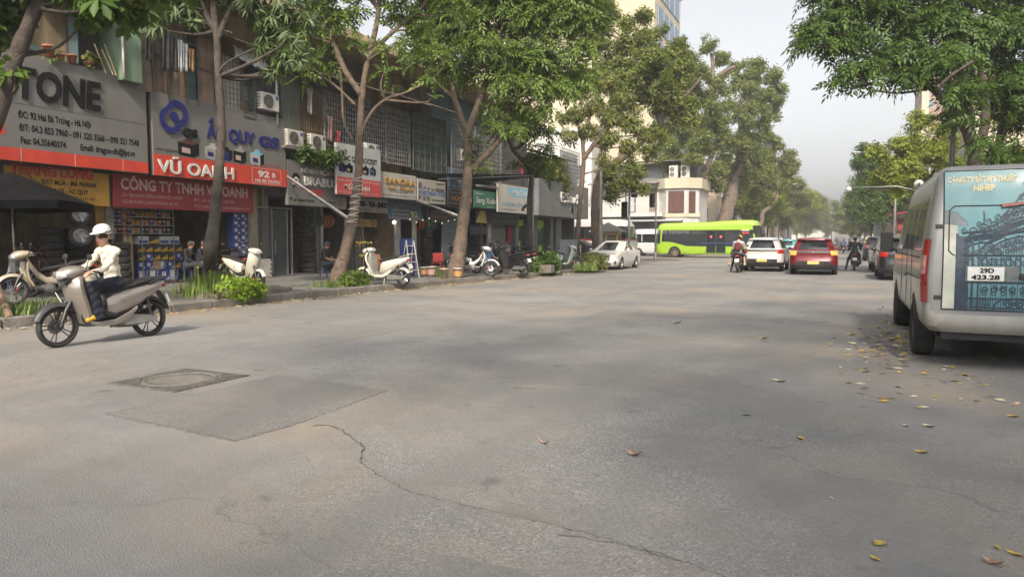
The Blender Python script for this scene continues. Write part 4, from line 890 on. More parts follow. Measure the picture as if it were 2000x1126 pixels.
# --- left pavement, near to far
b0 = Vector((-13.1, 6.6, PZ)); d = 11.4
tree('dark slanting trunk with large oval leaves at the corner of the shop row', b0, [(b0, .26), (D(-48, 330, d), .22), (D(2, 200, d), .19), (D(32, 110, d), .17), (D(70, 15, d), .15), (D(100, -60, d), .13)],
 [Pa(d, [(2, 200, 18), (-30, 90, 12), (-60, -20, 8)]), Pa(d, [(72, 12, 14), (160, -40, 8), (230, -60, 5)])],
 Bl(d, [(20, 25, 42, .4), (-30, 60, 50), (18, 140, 14), (160, -20, 50), (205, 15, 42, -.2), (175, 30, 22, .2), (255, 30, 26, .5), (110, -80, 110), (300, -60, 90), (-60, -60, 130), (225, -70, 80)]), 'broad', 140, .82, L_BROAD, BARKD, 3, droop=.3, kr=.68)
b1 = Vector(G(412, 552, PZ)); d = 16.3
tree('slender dark trunk rising from the flower bed in front of the battery shop', b1, [(b1, .30), (D(410, 500, d), .24), (D(418, 430, d), .20), (D(428, 330, d), .165), (D(433, 250, d), .145), (D(427, 150, d), .13), (D(422, 60, d), .12), (D(410, -40, d), .10)],
 [Pa(d, [(422, 62, 10), (400, 20, 8), (390, -40, 6)]), Pa(d, [(424, 80, 9), (450, 20, 8), (500, -60, 5)]), Pa(d, [(450, 20, 5), (505, 15, 4), (545, 40, 2)])],
 Bl(d, [(540, 45, 42), (505, 30, 36, .6), (575, 75, 30), (560, 20, 36), (520, 85, 30), (555, 118, 24), (480, 5, 34), (340, 12, 34), (375, 35, 24), (310, 20, 28), (400, -30, 60), (460, -70, 110), (330, -90, 100), (560, -70, 90), (300, 55, 18), (610, 40, 20), (590, 110, 16), (530, 140, 14)]), 'lance', 105, .85, L_LANCE, BARKD, 5, droop=.4, kr=.64)
b2 = Vector(G(655, 557, PZ)); d = 20.7
tree('leaning brown trunk wrapped in wire with feathery light green leaves', b2, [(b2, .40), (D(672, 500, d), .31), (D(690, 420, d), .26), (D(700, 340, d), .215), (D(703, 250, d), .18), (D(708, 180, d), .16), (D(718, 120, d), .14), (D(735, 50, d), .13), (D(746, -40, d), .10)],
 [Pa(d, [(706, 185, 11), (675, 140, 9), (652, 85, 9), (640, 30, 7), (625, -40, 5)]), Pa(d, [(704, 265, 6), (722, 225, 5), (752, 195, 4.5), (800, 178, 3.5), (850, 150, 2)]), Pa(d, [(694, 205, 5), (660, 172, 4), (625, 145, 3), (597, 118, 2)]), Pa(d, [(690, 275, 5), (672, 240, 4.5), (668, 180, 4), (664, 120, 3)]), Pa(d, [(718, 112, 8), (770, 60, 6), (815, 28, 4)]), Pa(d, [(742, 20, 8), (700, -30, 6)])],
 Bl(d, [(635, 15, 38), (600, 45, 32), (660, 45, 26), (575, 90, 24), (640, 90, 18), (610, 120, 18), (690, 20, 28), (700, 85, 18), (660, 130, 12), (775, 20, 40), (820, 45, 36), (790, 80, 26), (740, 95, 16), (850, 100, 26), (750, 140, 10), (765, 172, 12), (840, 150, 18), (845, 190, 16), (745, 188, 9), (620, -50, 80), (730, -70, 90), (840, -60, 90), (590, 140, 14), (545, 120, 14), (880, 20, 40)]), 'feather', 105, .64, L_FEATH, BARK, 7, droop=.25)
b3 = Vector(G(888, 542, PZ)); d = 25.1
tree('forked trunk with a dense dark layered crown before the car service shop', b3, [(b3, .56), (D(899, 480, d), .42), (D(908, 400, d), .34), (D(914, 330, d), .29), (D(913, 275, d), .27), (D(912, 250, d), .25)],
 [Pa(d, [(912, 262, 13), (896, 215, 10), (880, 165, 9), (872, 100, 7), (860, 20, 5)]), Pa(d, [(912, 262, 13), (930, 215, 11), (948, 165, 10), (965, 115, 8), (985, 40, 6), (1000, -40, 4)]), Pa(d, [(916, 335, 13), (940, 312, 11), (965, 285, 10), (985, 255, 9), (992, 210, 7), (985, 150, 6), (1010, 80, 5)]), Pa(d, [(948, 165, 8), (1010, 130, 6), (1075, 110, 4), (1120, 95, 3)]), Pa(d, [(890, 195, 6), (840, 150, 4), (800, 120, 3)])],
 Bl(d, [(905, 40, 60), (850, 70, 45), (960, 40, 60), (1020, 30, 60), (1085, 40, 60), (1140, 30, 50), (940, 95, 50, -.6), (1000, 100, 50), (1060, 110, 55), (1115, 100, 45), (870, 120, 34), (820, 105, 26), (985, 160, 42, -.5), (1045, 165, 44), (1090, 170, 36), (960, 205, 28), (1010, 205, 30), (975, 245, 22), (1005, 250, 20), (930, 275, 9), (925, 315, 12), (935, 330, 9), (880, -40, 100), (1000, -60, 110), (1110, -40, 90), (1060, 215, 24), (840, 30, 40), (905, 140, 26), (1130, 150, 34)]), 'feather', 190, .68, L_FEATH, BARK, 9, droop=.25)
b4 = Vector(G(1036, 527, PZ)); d = 30.5
tree('thin black crooked trunk in front of the white tyre sign', b4, [(b4, .26), (D(1036, 470, d), .22), (D(1034, 400, d), .21), (D(1038, 345, d), .2), (D(1022, 315, d), .17), (D(1002, 292, d), .16), (D(990, 255, d), .13), (D(985, 180, d), .11), (D(978, 110, d), .09)],
 [Pa(d, [(1000, 295, 6), (1020, 282, 5), (1035, 262, 5), (1022, 235, 4), (1030, 200, 3)]), Pa(d, [(1034, 400, 6), (1024, 404, 5), (1020, 412, 4)])],
 Bl(d, [(1010, 225, 26), (1040, 235, 26), (985, 215, 24), (1060, 255, 20), (1010, 320, 10), (1050, 300, 24), (1060, 330, 18), (980, 150, 40), (1030, 130, 50), (1070, 290, 16)]), 'feather', 90, .8, L_DARK, BARKD, 11, droop=.2)
b5 = Vector(G(1128, 519, PZ)); d = 35.6
tree('straight brown trunk with yellowish small leaves beside the studio', b5, [(b5, .36), (D(1128, 460, d), .30), (D(1133, 400, d), .28), (D(1138, 340, d), .27), (D(1140, 305, d), .24), (D(1136, 265, d), .2)],
 [Pa(d, [(1139, 312, 8), (1158, 285, 7), (1180, 262, 5), (1205, 230, 3)]), Pa(d, [(1136, 268, 7), (1125, 225, 5), (1118, 180, 3)]), Pa(d, [(1138, 285, 6), (1150, 235, 5), (1165, 190, 3)])],
 Bl(d, [(1125, 225, 26), (1160, 205, 30), (1195, 225, 34), (1235, 235, 32), (1265, 260, 26), (1110, 265, 20), (1150, 255, 24), (1190, 270, 28), (1225, 285, 24), (1180, 310, 18), (1215, 195, 30), (1130, 175, 30), (1175, 160, 34), (1100, 230, 20), (1205, 320, 14), (1250, 215, 20)]), 'lance', 105, .95, L_OLIVE, BARK, 13, droop=.35, kr=.42)
b6 = Vector(G(1168, 512, PZ)); d = 42
tree('thick old trunk bending right over the yellow kiosk', b6, [(b6, .80), (D(1166, 450, d), .70), (D(1166, 390, d), .66), (D(1176, 340, d), .58), (D(1215, 308, d), .42), (D(1255, 275, d), .36), (D(1290, 240, d), .30), (D(1310, 195, d), .24), (D(1322, 130, d), .16)],
 [Pa(d, [(1176, 345, 14), (1178, 290, 11), (1190, 220, 9), (1205, 150, 7), (1225, 80, 4)]), Pa(d, [(1290, 240, 9), (1265, 170, 7), (1250, 110, 5)]), Pa(d, [(1300, 220, 8), (1345, 180, 5), (1370, 150, 3)])],
 Bl(d, [(1240, 90, 34), (1275, 70, 26), (1215, 130, 36), (1255, 140, 38), (1295, 130, 34), (1225, 50, 26), (1190, 120, 34), (1330, 160, 34), (1280, 185, 36), (1320, 205, 32), (1345, 235, 30), (1300, 255, 26), (1210, 175, 30), (1240, 185, 26), (1190, 340, 20), (1230, 355, 22), (1205, 370, 18), (1240, 330, 22), (1270, 295, 18), (1355, 200, 24), (1260, 30, 18), (1180, 60, 30), (1195, 380, 14), (1335, 130, 18), (1255, 370, 10), (1180, 25, 30), (1155, 90, 26), (1330, 95, 20), (1270, 110, 28, -2), (1230, 150, 24, -2), (1300, 165, 22, -2), (1165, 150, 26)]), 'fine', 190, 1.1, L_GREY, BARK, 15, kr=.5)
b7 = Vector((-14.2, 73.5, PZ)); d = 72.5
tree('tall pale trunk with grey green crown behind the lime bus', b7, [(b7, .95), (D(1353, 440, d), .8), (D(1360, 370, d), .75), (D(1368, 300, d), .65), (D(1380, 220, d), .5), (D(1392, 150, d), .38), (D(1390, 105, d), .28)],
 [Pa(d, [(1362, 360, 11), (1380, 330, 10), (1392, 290, 8), (1385, 250, 6)]), Pa(d, [(1392, 160, 8), (1415, 140, 6), (1435, 130, 5)]), Pa(d, [(1368, 300, 8), (1340, 260, 6), (1325, 210, 4)])],
 Bl(d, [(1350, 120, 24), (1385, 90, 18), (1410, 110, 16), (1345, 160, 26), (1375, 190, 28), (1405, 170, 18), (1345, 205, 28), (1380, 235, 28), (1320, 240, 26), (1350, 265, 28), (1310, 280, 22), (1345, 310, 24), (1385, 290, 22), (1325, 330, 20), (1400, 330, 18), (1300, 310, 18), (1405, 260, 18), (1355, 345, 16), (1330, 175, 20), (1415, 210, 16), (1370, 140, 18, -3), (1395, 215, 16, -3), (1372, 265, 20, -3), (1360, 310, 14, -3)], 1.18), 'fine', 95, 1.55, L_GREY, BARKP, 17, twigs=2, kr=.55)
b8 = Vector((-13.6, 84, PZ)); d = 82
tree('massive leaning pale trunk with a broad crown against the sky', b8, [(b8, 1.3), (D(1415, 430, d), 1.15), (D(1428, 380, d), 1.05), (D(1445, 320, d), .85), (D(1450, 270, d), .65), (D(1448, 235, d), .55)],
 [Pa(d, [(1448, 250, 9), (1470, 215, 7), (1495, 190, 6), (1515, 165, 4)]), Pa(d, [(1448, 240, 8), (1445, 210, 6), (1460, 175, 5), (1488, 140, 4)]), Pa(d, [(1445, 320, 8), (1478, 270, 6), (1500, 250, 4)]), Pa(d, [(1465, 185, 5), (1450, 165, 4), (1440, 140, 3)])],
 Bl(d, [(1480, 125, 18), (1510, 150, 20), (1525, 175, 14), (1465, 150, 18), (1440, 165, 16), (1500, 190, 18), (1470, 195, 18), (1515, 215, 14), (1490, 240, 18), (1450, 210, 14), (1430, 230, 16), (1475, 270, 20), (1505, 265, 14), (1430, 280, 18), (1455, 310, 20), (1420, 330, 18), (1485, 310, 18), (1440, 130, 12), (1420, 145, 14), (1425, 190, 14), (1470, 340, 18), (1520, 195, 10), (1440, 355, 16), (1455, 235, 18, -4), (1478, 215, 16, -4), (1440, 275, 18, -4), (1470, 170, 16, -4), (1420, 300, 16, -4), (1460, 290, 16, -4), (1500, 330, 16), (1400, 360, 14, -4)], 1.2), 'fine', 90, 1.6, L_GREY, BARKP, 19, twigs=2, kr=.72)
b9 = Vector((-13, 99, PZ)); d = 95
tree('rounded tree with a curved bare limb behind the white hatchback', b9, [(b9, .7), (D(1484, 440, d), .6), (D(1490, 415, d), .55), (D(1510, 400, d), .4), (D(1520, 370, d), .35), (D(1515, 330, d), .3)], [],
 Bl(d, [(1500, 300, 18), (1530, 310, 18), (1515, 335, 20), (1545, 335, 14), (1490, 350, 18), (1530, 360, 16), (1475, 375, 16), (1500, 385, 14), (1545, 300, 10), (1520, 285, 12), (1470, 400, 14), (1555, 320, 8)]), 'fine', 55, 1.9, L_OLIVE, BARKP, 21, twigs=2)
FAR = 'trees receding down the street'
def far_tree(label, X, Y, h, w, seed, lm, dens=40, size=2.0):
 b_ = Vector((X, Y, PZ)); n = 12
 bl = scatter((X, Y, h * .64), w * .72, w * .72, h * .30, n, w * .42, seed)
 tree(label, b_, [(b_, .35), (b_ + Vector((.1, 0, h * .25)), .28), (b_ + Vector((.2, .1, h * .5)), .2), (b_ + Vector((.3, 0, h * .7)), .12)], [], bl, 'fine', dens, size, lm, BARKD, seed, group=FAR, twigs=2)
for i, (X, Y, h, w, lm, txt) in enumerate(((-12.5, 113, 12.0, 5.2, L_YELL, 'bright green crown left of the street, nearest of the far row'), (-12.2, 130, 14.5, 6.0, L_OLIVE, 'second crown of the far row left of the street'), (-12, 150, 14.5, 6.0, L_OLIVE, 'third, yellowish crown of the far row left of the street'),
  (-11.8, 172, 15, 6.5, L_YELL, 'fourth hazy crown of the far row left of the street'), (-11.5, 200, 15, 7, L_OLIVE, 'fifth hazy crown of the far row left of the street'), (-11, 235, 16, 8, L_GREY, 'most distant hazy crown left of the street'),
  (-5, 300, 15, 9, L_GREY, 'hazy crown closing the end of the street'), (4, 330, 15, 10, L_GREY, 'pale hazy crown at the far end of the street beside the wide one'), (-13, 275, 17, 9, L_GREY, 'hazy crown above the crowd of riders at the street end'),
  (3.6, 128, 11, 5, L_DARK, 'dark far crown right of the street above the white billboard'), (3.4, 160, 12, 5.5, L_OLIVE, 'hazy far crown right of the street beyond the billboard'), (3.2, 200, 13, 6.5, L_GREY, 'most distant crown right of the street'))):
 far_tree(txt, X, Y, h, w, 40 + i, lm)
# --- right pavement
bR = Vector((4.3, 30.6, PZ)); d = 26.0
tree('big multi-stemmed tree with a wide dark feathery crown behind the parked van', bR, [(bR, .5), (D(1908, 330, d), .42), (D(1902, 290, d), .36), (D(1888, 250, d), .30), (D(1868, 220, d), .24), (D(1848, 200, d), .2), (D(1820, 172, d), .15)],
 [Pa(d, [(1903, 310, 13), (1920, 260, 13), (1925, 200, 11), (1915, 140, 8), (1900, 70, 6)]), Pa(d, [(1906, 325, 12), (1948, 290, 13, 1), (1960, 230, 11, 1), (1975, 150, 8, 1)]), Pa(d, [(1820, 172, 8), (1775, 140, 6), (1720, 120, 4), (1650, 100, 3)]), Pa(d, [(1835, 185, 6), (1780, 160, 4), (1700, 165, 3)]), Pa(d, [(1860, 212, 7), (1850, 160, 6), (1800, 90, 4), (1740, 50, 3)]), Pa(d, [(1885, 245, 6), (1835, 175, 4, -2), (1900, 120, 4, -2)])],
 Bl(d, [(1600, 45, 36), (1580, 80, 26), (1640, 25, 46), (1635, 85, 34), (1660, 130, 26), (1690, 65, 46), (1700, 130, 30), (1725, 25, 50), (1745, 95, 42), (1760, 145, 28), (1790, 50, 50), (1800, 115, 40), (1850, 40, 54), (1860, 110, 44, -1), (1905, 60, 56), (1930, 130, 46, 1), (1965, 60, 56), (1990, 140, 46), (1640, 160, 14), (1675, 170, 12), (1880, 160, 30, 1), (1945, 190, 36, 1.5), (1990, 210, 40, 1), (1965, 260, 34, 2), (1990, 300, 30, 1), (1880, 205, 22, 2), (1850, 230, 18, 1), (1945, 310, 22, 2), (1800, 160, 14), (1730, 165, 12), (1620, -40, 60), (1750, -60, 100), (1900, -60, 110), (2030, 20, 100), (2050, 180, 90), (1575, 60, 16), (2000, 340, 30, 2), (1905, 170, 26, -1.5), (1865, 175, 20, -1.5), (1940, 225, 26, -1.5), (1885, 235, 14, -1.5), (1925, 275, 18, -1.5), (1960, 300, 22, -1.5)]), 'feather', 165, .76, L_DARK, BARKD, 23, droop=.25, kr=.68)
b_ = Vector((4.6, 56, PZ)); d = 50
tree('yellow green rounded tree beyond the lamp post', b_, [(b_, .4), (D(1782, 440, d), .33), (D(1785, 400, d), .3), (D(1790, 360, d), .24), (D(1795, 320, d), .16)], [Pa(d, [(1785, 400, 8), (1760, 385, 6), (1735, 350, 4)]), Pa(d, [(1786, 390, 7), (1815, 350, 5), (1835, 310, 3)])],
 Bl(d, [(1785, 250, 20), (1760, 280, 24), (1810, 265, 26), (1840, 290, 22), (1790, 300, 28), (1740, 310, 24), (1830, 325, 24), (1765, 335, 22), (1800, 345, 20), (1720, 300, 18), (1850, 260, 14), (1730, 345, 20), (1840, 360, 16), (1770, 370, 14), (1800, 235, 16), (1825, 300, 22, -2), (1780, 320, 22, -2), (1750, 360, 16, -2), (1860, 320, 16)], 1.12), 'fine', 110, 1.4, L_YELL, BARKD, 25, twigs=2)
b_ = Vector((4.4, 82, PZ)); d = 74
tree('darker tree on the right of the street left of the yellow green one', b_, [(b_, .45), (D(1748, 440, d), .4), (D(1742, 400, d), .35), (D(1728, 370, d), .25)], [Pa(d, [(1748, 415, 7), (1765, 380, 5)])],
 Bl(d, [(1690, 300, 18), (1675, 320, 14), (1710, 320, 20), (1695, 350, 22), (1725, 345, 20), (1680, 370, 18), (1705, 385, 18), (1740, 375, 20), (1720, 410, 14), (1690, 400, 14), (1745, 320, 16), (1755, 400, 14)]), 'fine', 60, 1.8, L_DARK, BARKD, 27, twigs=2)
b_ = Vector((3.8, 104, PZ)); d = 94
far_tree('low dark crown above the red shop front right of the street', 4.2, 103, 11.5, 5, 29, L_DARK)
# trees outside the frame whose shade falls on the near lanes
def shade_tree(label, X, Y, h, w, seed, n=18, br=1.6, dens=60):
 b_ = Vector((X, Y, PZ)); bl = scatter((X * .72, Y, h * .78), w, w, h * .17, n, br, seed)
 tree(label, b_, [(b_, .4), (b_ + Vector((0, 0, h * .25)), .32), (b_ + Vector((-.2, 0, h * .5)), .25), (b_ + Vector((-.4, 0, h * .7)), .15)], [], bl, 'feather', dens * .8, 1.25, L_DARK, BARK, seed, twigs=2)
shade_tree('street tree on the pavement behind the parked van', 5.6, -1.5, 14.5, 6.4, 61, 20, 1.7, 9)
shade_tree('overhanging street tree behind the viewer', 5.4, -13.0, 15, 6.5, 62, 20, 1.8, 16)
shade_tree('street tree on the shop side behind the viewer', -13.4, -9.0, 10, 4.5, 63, 14)
# ------------------------------------------------------------------ vehicles: shells built from stacked plan outlines (forward = +Y)
TYRE = mat('tyre_rubber', (.022, .022, .022), .85, var=.3, scale=14, bump=.3, bscale=60, dirt=(.07, .06, .05), damt=.5, dscale=5)
RIM = mat('alloy_rim', (.42, .42, .42), .35, .85, var=.15, scale=10); RIMD = mat('dark_rim', (.06, .06, .062), .4, .6, var=.2, scale=10)
CLAD = mat('black_cladding', (.025, .025, .027), .55, var=.25, scale=9, dirt=(.06, .055, .05), damt=.5)
CGLASS = glass('car_glass', (.012, .015, .018), .12, .03); CGLASS2 = glass('bus_glass', (.02, .026, .03), .35, .04)
LAMPR = mat('lamp_red', (.38, .015, .012), .15, var=.2, scale=20, coat=.8); LAMPW = mat('lamp_clear', (.5, .5, .5), .1, .2, var=.3, scale=25, coat=.8)
LAMPO = mat('lamp_lit_orange', (.8, .25, .05), .2, emit=(1, .22, .05), estr=.7); CHROME = mat('chrome', (.6, .6, .6), .12, 1.0, var=.1)
PLW = mat('plate_white', (.62, .62, .60), .45, var=.08, dirt=(.4, .37, .32), damt=.4); PLY = mat('plate_yellow', (.62, .46, .16), .45, var=.1, dirt=(.4, .3, .12), damt=.4)
UNDER = mat('underbody', (.02, .02, .02), .9)
def plan_loop(z, yf, yr, w, rf=.25, rr=.2, bf=.1, br=.06, ns=26, nc=5, ne=12, bulge=.0):
 P = []; rg = []
 def add(x, y, r_): P.append((x, y, z)); rg.append(r_)
 for i in range(ns):
  t = i / (ns - 1); add(w * (1 + bulge * math.sin(math.pi * t)), yr + rr + (yf - rf - yr - rr) * t, 's')
 for i in range(1, nc + 1): a = math.pi / 2 * i / (nc + 1); add(w - rf + rf * math.cos(a), yf - rf + rf * math.sin(a), 'fc')
 for i in range(ne): t = i / (ne - 1); x = (w - rf) * (1 - 2 * t); add(x, yf, 'f')
 for i in range(nc, 0, -1): a = math.pi / 2 * i / (nc + 1); add(-(w - rf + rf * math.cos(a)), yf - rf + rf * math.sin(a), 'fc')
 for i in range(ns): t = 1 - i / (ns - 1); add(-w * (1 + bulge * math.sin(math.pi * t)), yr + rr + (yf - rf - yr - rr) * t, 's')
 for i in range(1, nc + 1): a = math.pi / 2 * i / (nc + 1); add(-(w - rr + rr * math.cos(a)), yr + rr - rr * math.sin(a), 'rc')
 for i in range(ne): t = i / (ne - 1); add(-(w - rr) * (1 - 2 * t), yr, 'r')
 for i in range(nc, 0, -1): a = math.pi / 2 * i / (nc + 1); add(w - rr + rr * math.cos(a), yr + rr - rr * math.sin(a), 'rc')
 out = []
 for (x, y, zz_), r_ in zip(P, rg):
  k = max(0, 1 - (x / w) ** 2)
  if r_ in ('f', 'fc'): y += bf * (k - (0 if r_ == 'f' else 0)) if r_ == 'f' or True else 0
  if r_ in ('r', 'rc'): y -= br * k
  out.append(Vector((x, y, zz_)))
 return out, rg
def shell(root, rows, cls, mats, wheels=(), ra=.36, arch_z=.34, warp=None, ns=26, nc=5, ne=12, sharp=32):
 """rows: keyword sets for plan_loop; cls(z, region, x, y) -> part name; mats: part name -> material"""
 L = []; rg = None
 for r_ in rows: p, rg = plan_loop(ns=ns, nc=nc, ne=ne, **r_); L.append(p)
 for p in L:
  for i, v in enumerate(p):
   if rg[i] != 's': continue
   for wy in wheels:
    d = abs(v.y - wy)
    if d < ra: v.z = max(v.z, arch_z + math.sqrt(ra * ra - d * d))
 if warp:
  for p in L:
   for v in p: warp(v)
 n = len(rg); parts = {}
 for i in range(len(L) - 1):
  for j in range(n):
   k = (j + 1) % n; q = [L[i][j], L[i][k], L[i + 1][k], L[i + 1][j]]; c = sum(q, Vector()) / 4
   zm = (rows[i]['z'] + rows[i + 1]['z']) / 2; reg = rg[j] if rg[j] == rg[k] else (rg[j] if rg[j] in ('fc', 'rc') else rg[k])
   nm = cls(zm, reg, c.x, c.y, i)
   if nm and nm.split('|')[0] in ('tail_light', 'headlight', 'side_window', 'sill', 'pillar', 'glazing', 'side_panel'): nm += '|r' if c.x > 0 else '|l'
   if nm == 'bumper': nm += '|f' if c.y > 0 else '|b'
   if nm: parts.setdefault(nm, ([], {}, []))
   else: continue
   vs, ix, fs = parts[nm]; f = []
   for (a, b_), v in zip(((i, j), (i, k), (i + 1, k), (i + 1, j)), q):
    if (a, b_) not in ix: ix[(a, b_)] = len(vs); vs.append(v)
    f.append(ix[(a, b_)])
   fs.append(f)
 top = cls(rows[-1]['z'], 'top', 0, 0, len(L)); vs, ix, fs = parts[top]; o = len(vs); vs.extend(L[-1]); fs.append(list(range(o, o + n)))
 out = {}
 for nm, (vs, ix, fs) in parts.items():
  nm = nm.split('|')[0]; b_ = MB(); b_.add(vs, fs); out[nm] = b_.obj(nm, mats.get(nm, mats['body']), root, angle=sharp)
 return out
def wheel(root, x, y, r, w, rim=None, spokes=5, name='wheel', ri=.66):
 rim = rim or RIM; s = 1 if x >= 0 else -1
 b_ = MB(); h = w / 2; b_.lathe([(r * ri, -h * .8), (r * .8, -h), (r * .95, -h * .92), (r, -h * .6), (r, h * .6), (r * .95, h * .92), (r * .8, h), (r * ri, h * .8)], 28, (0, 0, 0), 'x', caps=False)
 t = b_.obj(name, TYRE, root, smooth=True, loc=(x, y, r))
 b_ = MB(); b_.lathe([(r * ri, -h * .7), (r * ri, h * .75), (r * ri * .93, h * .8), (r * ri * .9, h * .3)], 24, (0, 0, 0), 'x', caps=False)
 b_.lathe([(.001, h * .5), (r * .14, h * .5), (r * .16, h * .3)], 12, (0, 0, 0), 'x', caps=False); b_.lathe([(r * ri * .95, -h * .2), (.001, -h * .2)], 20, (0, 0, 0), 'x', caps=False)
 for i in range(spokes):
  a = 2 * math.pi * i / spokes; u = Vector((0, math.cos(a), math.sin(a))); p_ = Vector((0, -math.sin(a), math.cos(a)))
  b_.prism([u * r * .1 + p_ * r * .09 + Vector((h * .25, 0, 0)), u * r * ri * .95 + p_ * r * .06 + Vector((h * .45, 0, 0)), u * r * ri * .95 - p_ * r * .06 + Vector((h * .45, 0, 0)), u * r * .1 - p_ * r * .09 + Vector((h * .25, 0, 0))], (h * .15, 0, 0))
 if s < 0:
  b_.v = [(-v[0], v[1], v[2]) for v in b_.v]; b_.f = [f[::-1] for f in b_.f]
 b_.obj('rim', rim, t); return t
def paint(name, col, metal=.25, rough=.32, coat=.7, **k): return mat(name, col, rough, metal, var=.06, scale=2, coat=coat, rv=.4, dirt=tuple(min(1, c * .75 + .02) for c in col), damt=.35, dscale=2.5, **k)
def rear_plate(root, y, z, m_, w=.44, h=.13, x=0): b_ = MB(); b_.box(x - w / 2, x + w / 2, y - .012, y + .01, z - h / 2, z + h / 2); return b_.obj('number_plate', m_, root)
def suv(label, loc, rz, body, H=1.6, W=.92, L=4.4, plate=PLY, strip=True, lit=False, group='cars waiting and parked on the street', roofm=None):
 t = thing('parked_car' if not lit else 'car', label, 'car', loc, rz, group); k = L / 4.4; hz_ = H / 1.6
 rows = [dict(z=.24, yf=2.02, yr=-2.02, w=W - .10), dict(z=.30, yf=2.12, yr=-2.12, w=W - .03), dict(z=.44, yf=2.18, yr=-2.2, w=W - .005, bulge=.004), dict(z=.60, yf=2.18, yr=-2.2, w=W, bulge=.006),
   dict(z=.72, yf=2.15, yr=-2.16, w=W, bulge=.008), dict(z=.84, yf=2.12, yr=-2.15, w=W - .004, bulge=.008), dict(z=.93, yf=2.06, yr=-2.16, w=W - .012), dict(z=1.02, yf=1.95, yr=-2.12, w=W - .03),
   dict(z=1.06, yf=1.85, yr=-2.10, w=W - .06), dict(z=1.075, yf=1.02, yr=-2.08, w=W - .10, rf=.3, bf=.16), dict(z=1.2, yf=.78, yr=-2.02, w=W - .14, rf=.3, bf=.16), dict(z=1.32, yf=.55, yr=-1.94, w=W - .19, rf=.3, bf=.16),
   dict(z=1.43, yf=.32, yr=-1.86, w=W - .235, rf=.3, bf=.15), dict(z=1.47, yf=.22, yr=-1.98, w=W - .255, rf=.28, bf=.14), dict(z=1.52, yf=.1, yr=-1.97, w=W - .30, rf=.26, bf=.12), dict(z=1.56, yf=-.15, yr=-1.85, w=W - .38, rf=.25), dict(z=1.585, yf=-.45, yr=-1.5, w=W - .55, rf=.2), dict(z=1.592, yf=-.7, yr=-1.2, w=W - .75, rf=.12, rr=.12)]
 for r_ in rows:
  r_['yf'] *= k; r_['yr'] *= k; r_['z'] = r_['z'] * hz_
  r_.setdefault('rr', .26); r_.setdefault('rf', .34); r_['br'] = .11
 def cls(z, g, x, y, i):
  z /= hz_
  if g == 'top': return 'body'
  if z < .46: return 'bumper' if g in ('r', 'rc', 'f', 'fc') else 'sill'
  if z < .61 and g in ('r',): return 'bumper'
  if .90 < z < 1.03 and g == 'r' and strip: return 'light_bar'
  if .88 < z < 1.0 and g == 'rc': return 'tail_light'
  if .70 < z < .9 and g == 'fc': return 'headlight'
  if 1.08 < z < 1.44:
   if g == 'r': return 'rear_window'
   if g == 'f': return 'windscreen'
   if g == 's' and (-1.75 < y / k < -1.0 or -.9 < y / k < -.02 or .06 < y / k < .75): return 'side_window|%d' % (0 if y / k < -.95 else 1 if y < 0 else 2)
   if g in ('rc', 'fc') and 0: return 'side_window'
   return 'pillar'
  if z > 1.44: return 'roof'
  return 'body'
 mats = dict(body=body, bumper=CLAD, sill=CLAD, light_bar=CLAD, tail_light=LAMPO if lit else LAMPR, headlight=LAMPW, rear_window=CGLASS, windscreen=CGLASS, side_window=CGLASS, pillar=body, roof=roofm or body)
 WY = (1.33 * k, -1.33 * k)
 shell(t, rows, cls, mats, WY, .375, .33)
 b_ = MB(); b_.box(-W + .12, W - .12, -2.0 * k, 2.0 * k, .22, .95); b_.box(-W + .2, W - .2, -1.8 * k, .6 * k, .95, 1.08); b_.obj('underbody', UNDER, t)
 for wy in WY:
  for s in (-1, 1): wheel(t, s * (W - .11), wy, .335, .22)
 rear_plate(t, -2.325 * k, .53 * hz_, plate)
 for s in (-1, 1):
  b_ = MB(); b_.sphere((s * (W + .08), .72 * k, 1.08 * hz_), .1, 10, 6, (1, .6, .75)); b_.obj('mirror', body, t, smooth=True)
 b_ = MB(); b_.box(-.3, .3, -2.135 * k, -2.10 * k, 1.09 * hz_, 1.10 * hz_); b_.tube([(.0, -2.1 * k, 1.10 * hz_), (.25, -2.06 * k, 1.16 * hz_)], .008, 5); b_.obj('wiper', CLAD, t)
 if lit:
  for s in (-1, 1): b_ = MB(); b_.box(s * .5 - .12, s * .5 + .12, -2.21 * k, -2.18 * k, .62 * hz_, .66 * hz_); b_.obj('reflector', LAMPR, t)
 b_ = MB(); b_.lathe([(.07, 0), (.085, .02), (.07, .025)], 3, (0, -2.30 * k, .965 * hz_), 'y'); b_.obj('badge', CHROME, t)
 return t
WHITEP = paint('white_paint', (.52, .515, .50), 0); REDP = paint('red_paint', (.15, .008, .012), .3); BLACKP = paint('black_paint', (.012, .012, .014), .2); GREYP = paint('silver_paint', (.34, .36, .38), .6); SILV = paint('silver_white', (.45, .46, .46), .4)
suv('red SUV with lit tail lamps and yellow plate in the middle of the street', (-1.22, 34.3, 0), R(1), REDP, 1.58, .93, 4.45, lit=True, roofm=REDP)
suv('white SUV stopped beside the red SUV, right of a motorbike with two riders', (-3.45, 36.9, 0), R(0), WHITEP, 1.60, .92, 4.45, roofm=paint('white_roof', (.5, .5, .49), 0))
suv('black SUV parked just ahead of the van', (2.0, 31.0, 0), 0, BLACKP, 1.62, .9, 4.5, plate=PLW, strip=False)
suv('silver hatchback parked in front of the black SUV', (2.0, 38.2, 0), R(1), SILV, 1.62, .9, 4.3, plate=PLW, strip=False)
suv('dark pickup-like car farther up the parked line on the right', (2.1, 58, 0), 0, BLACKP, 1.75, .93, 4.8, plate=PLW, strip=False)
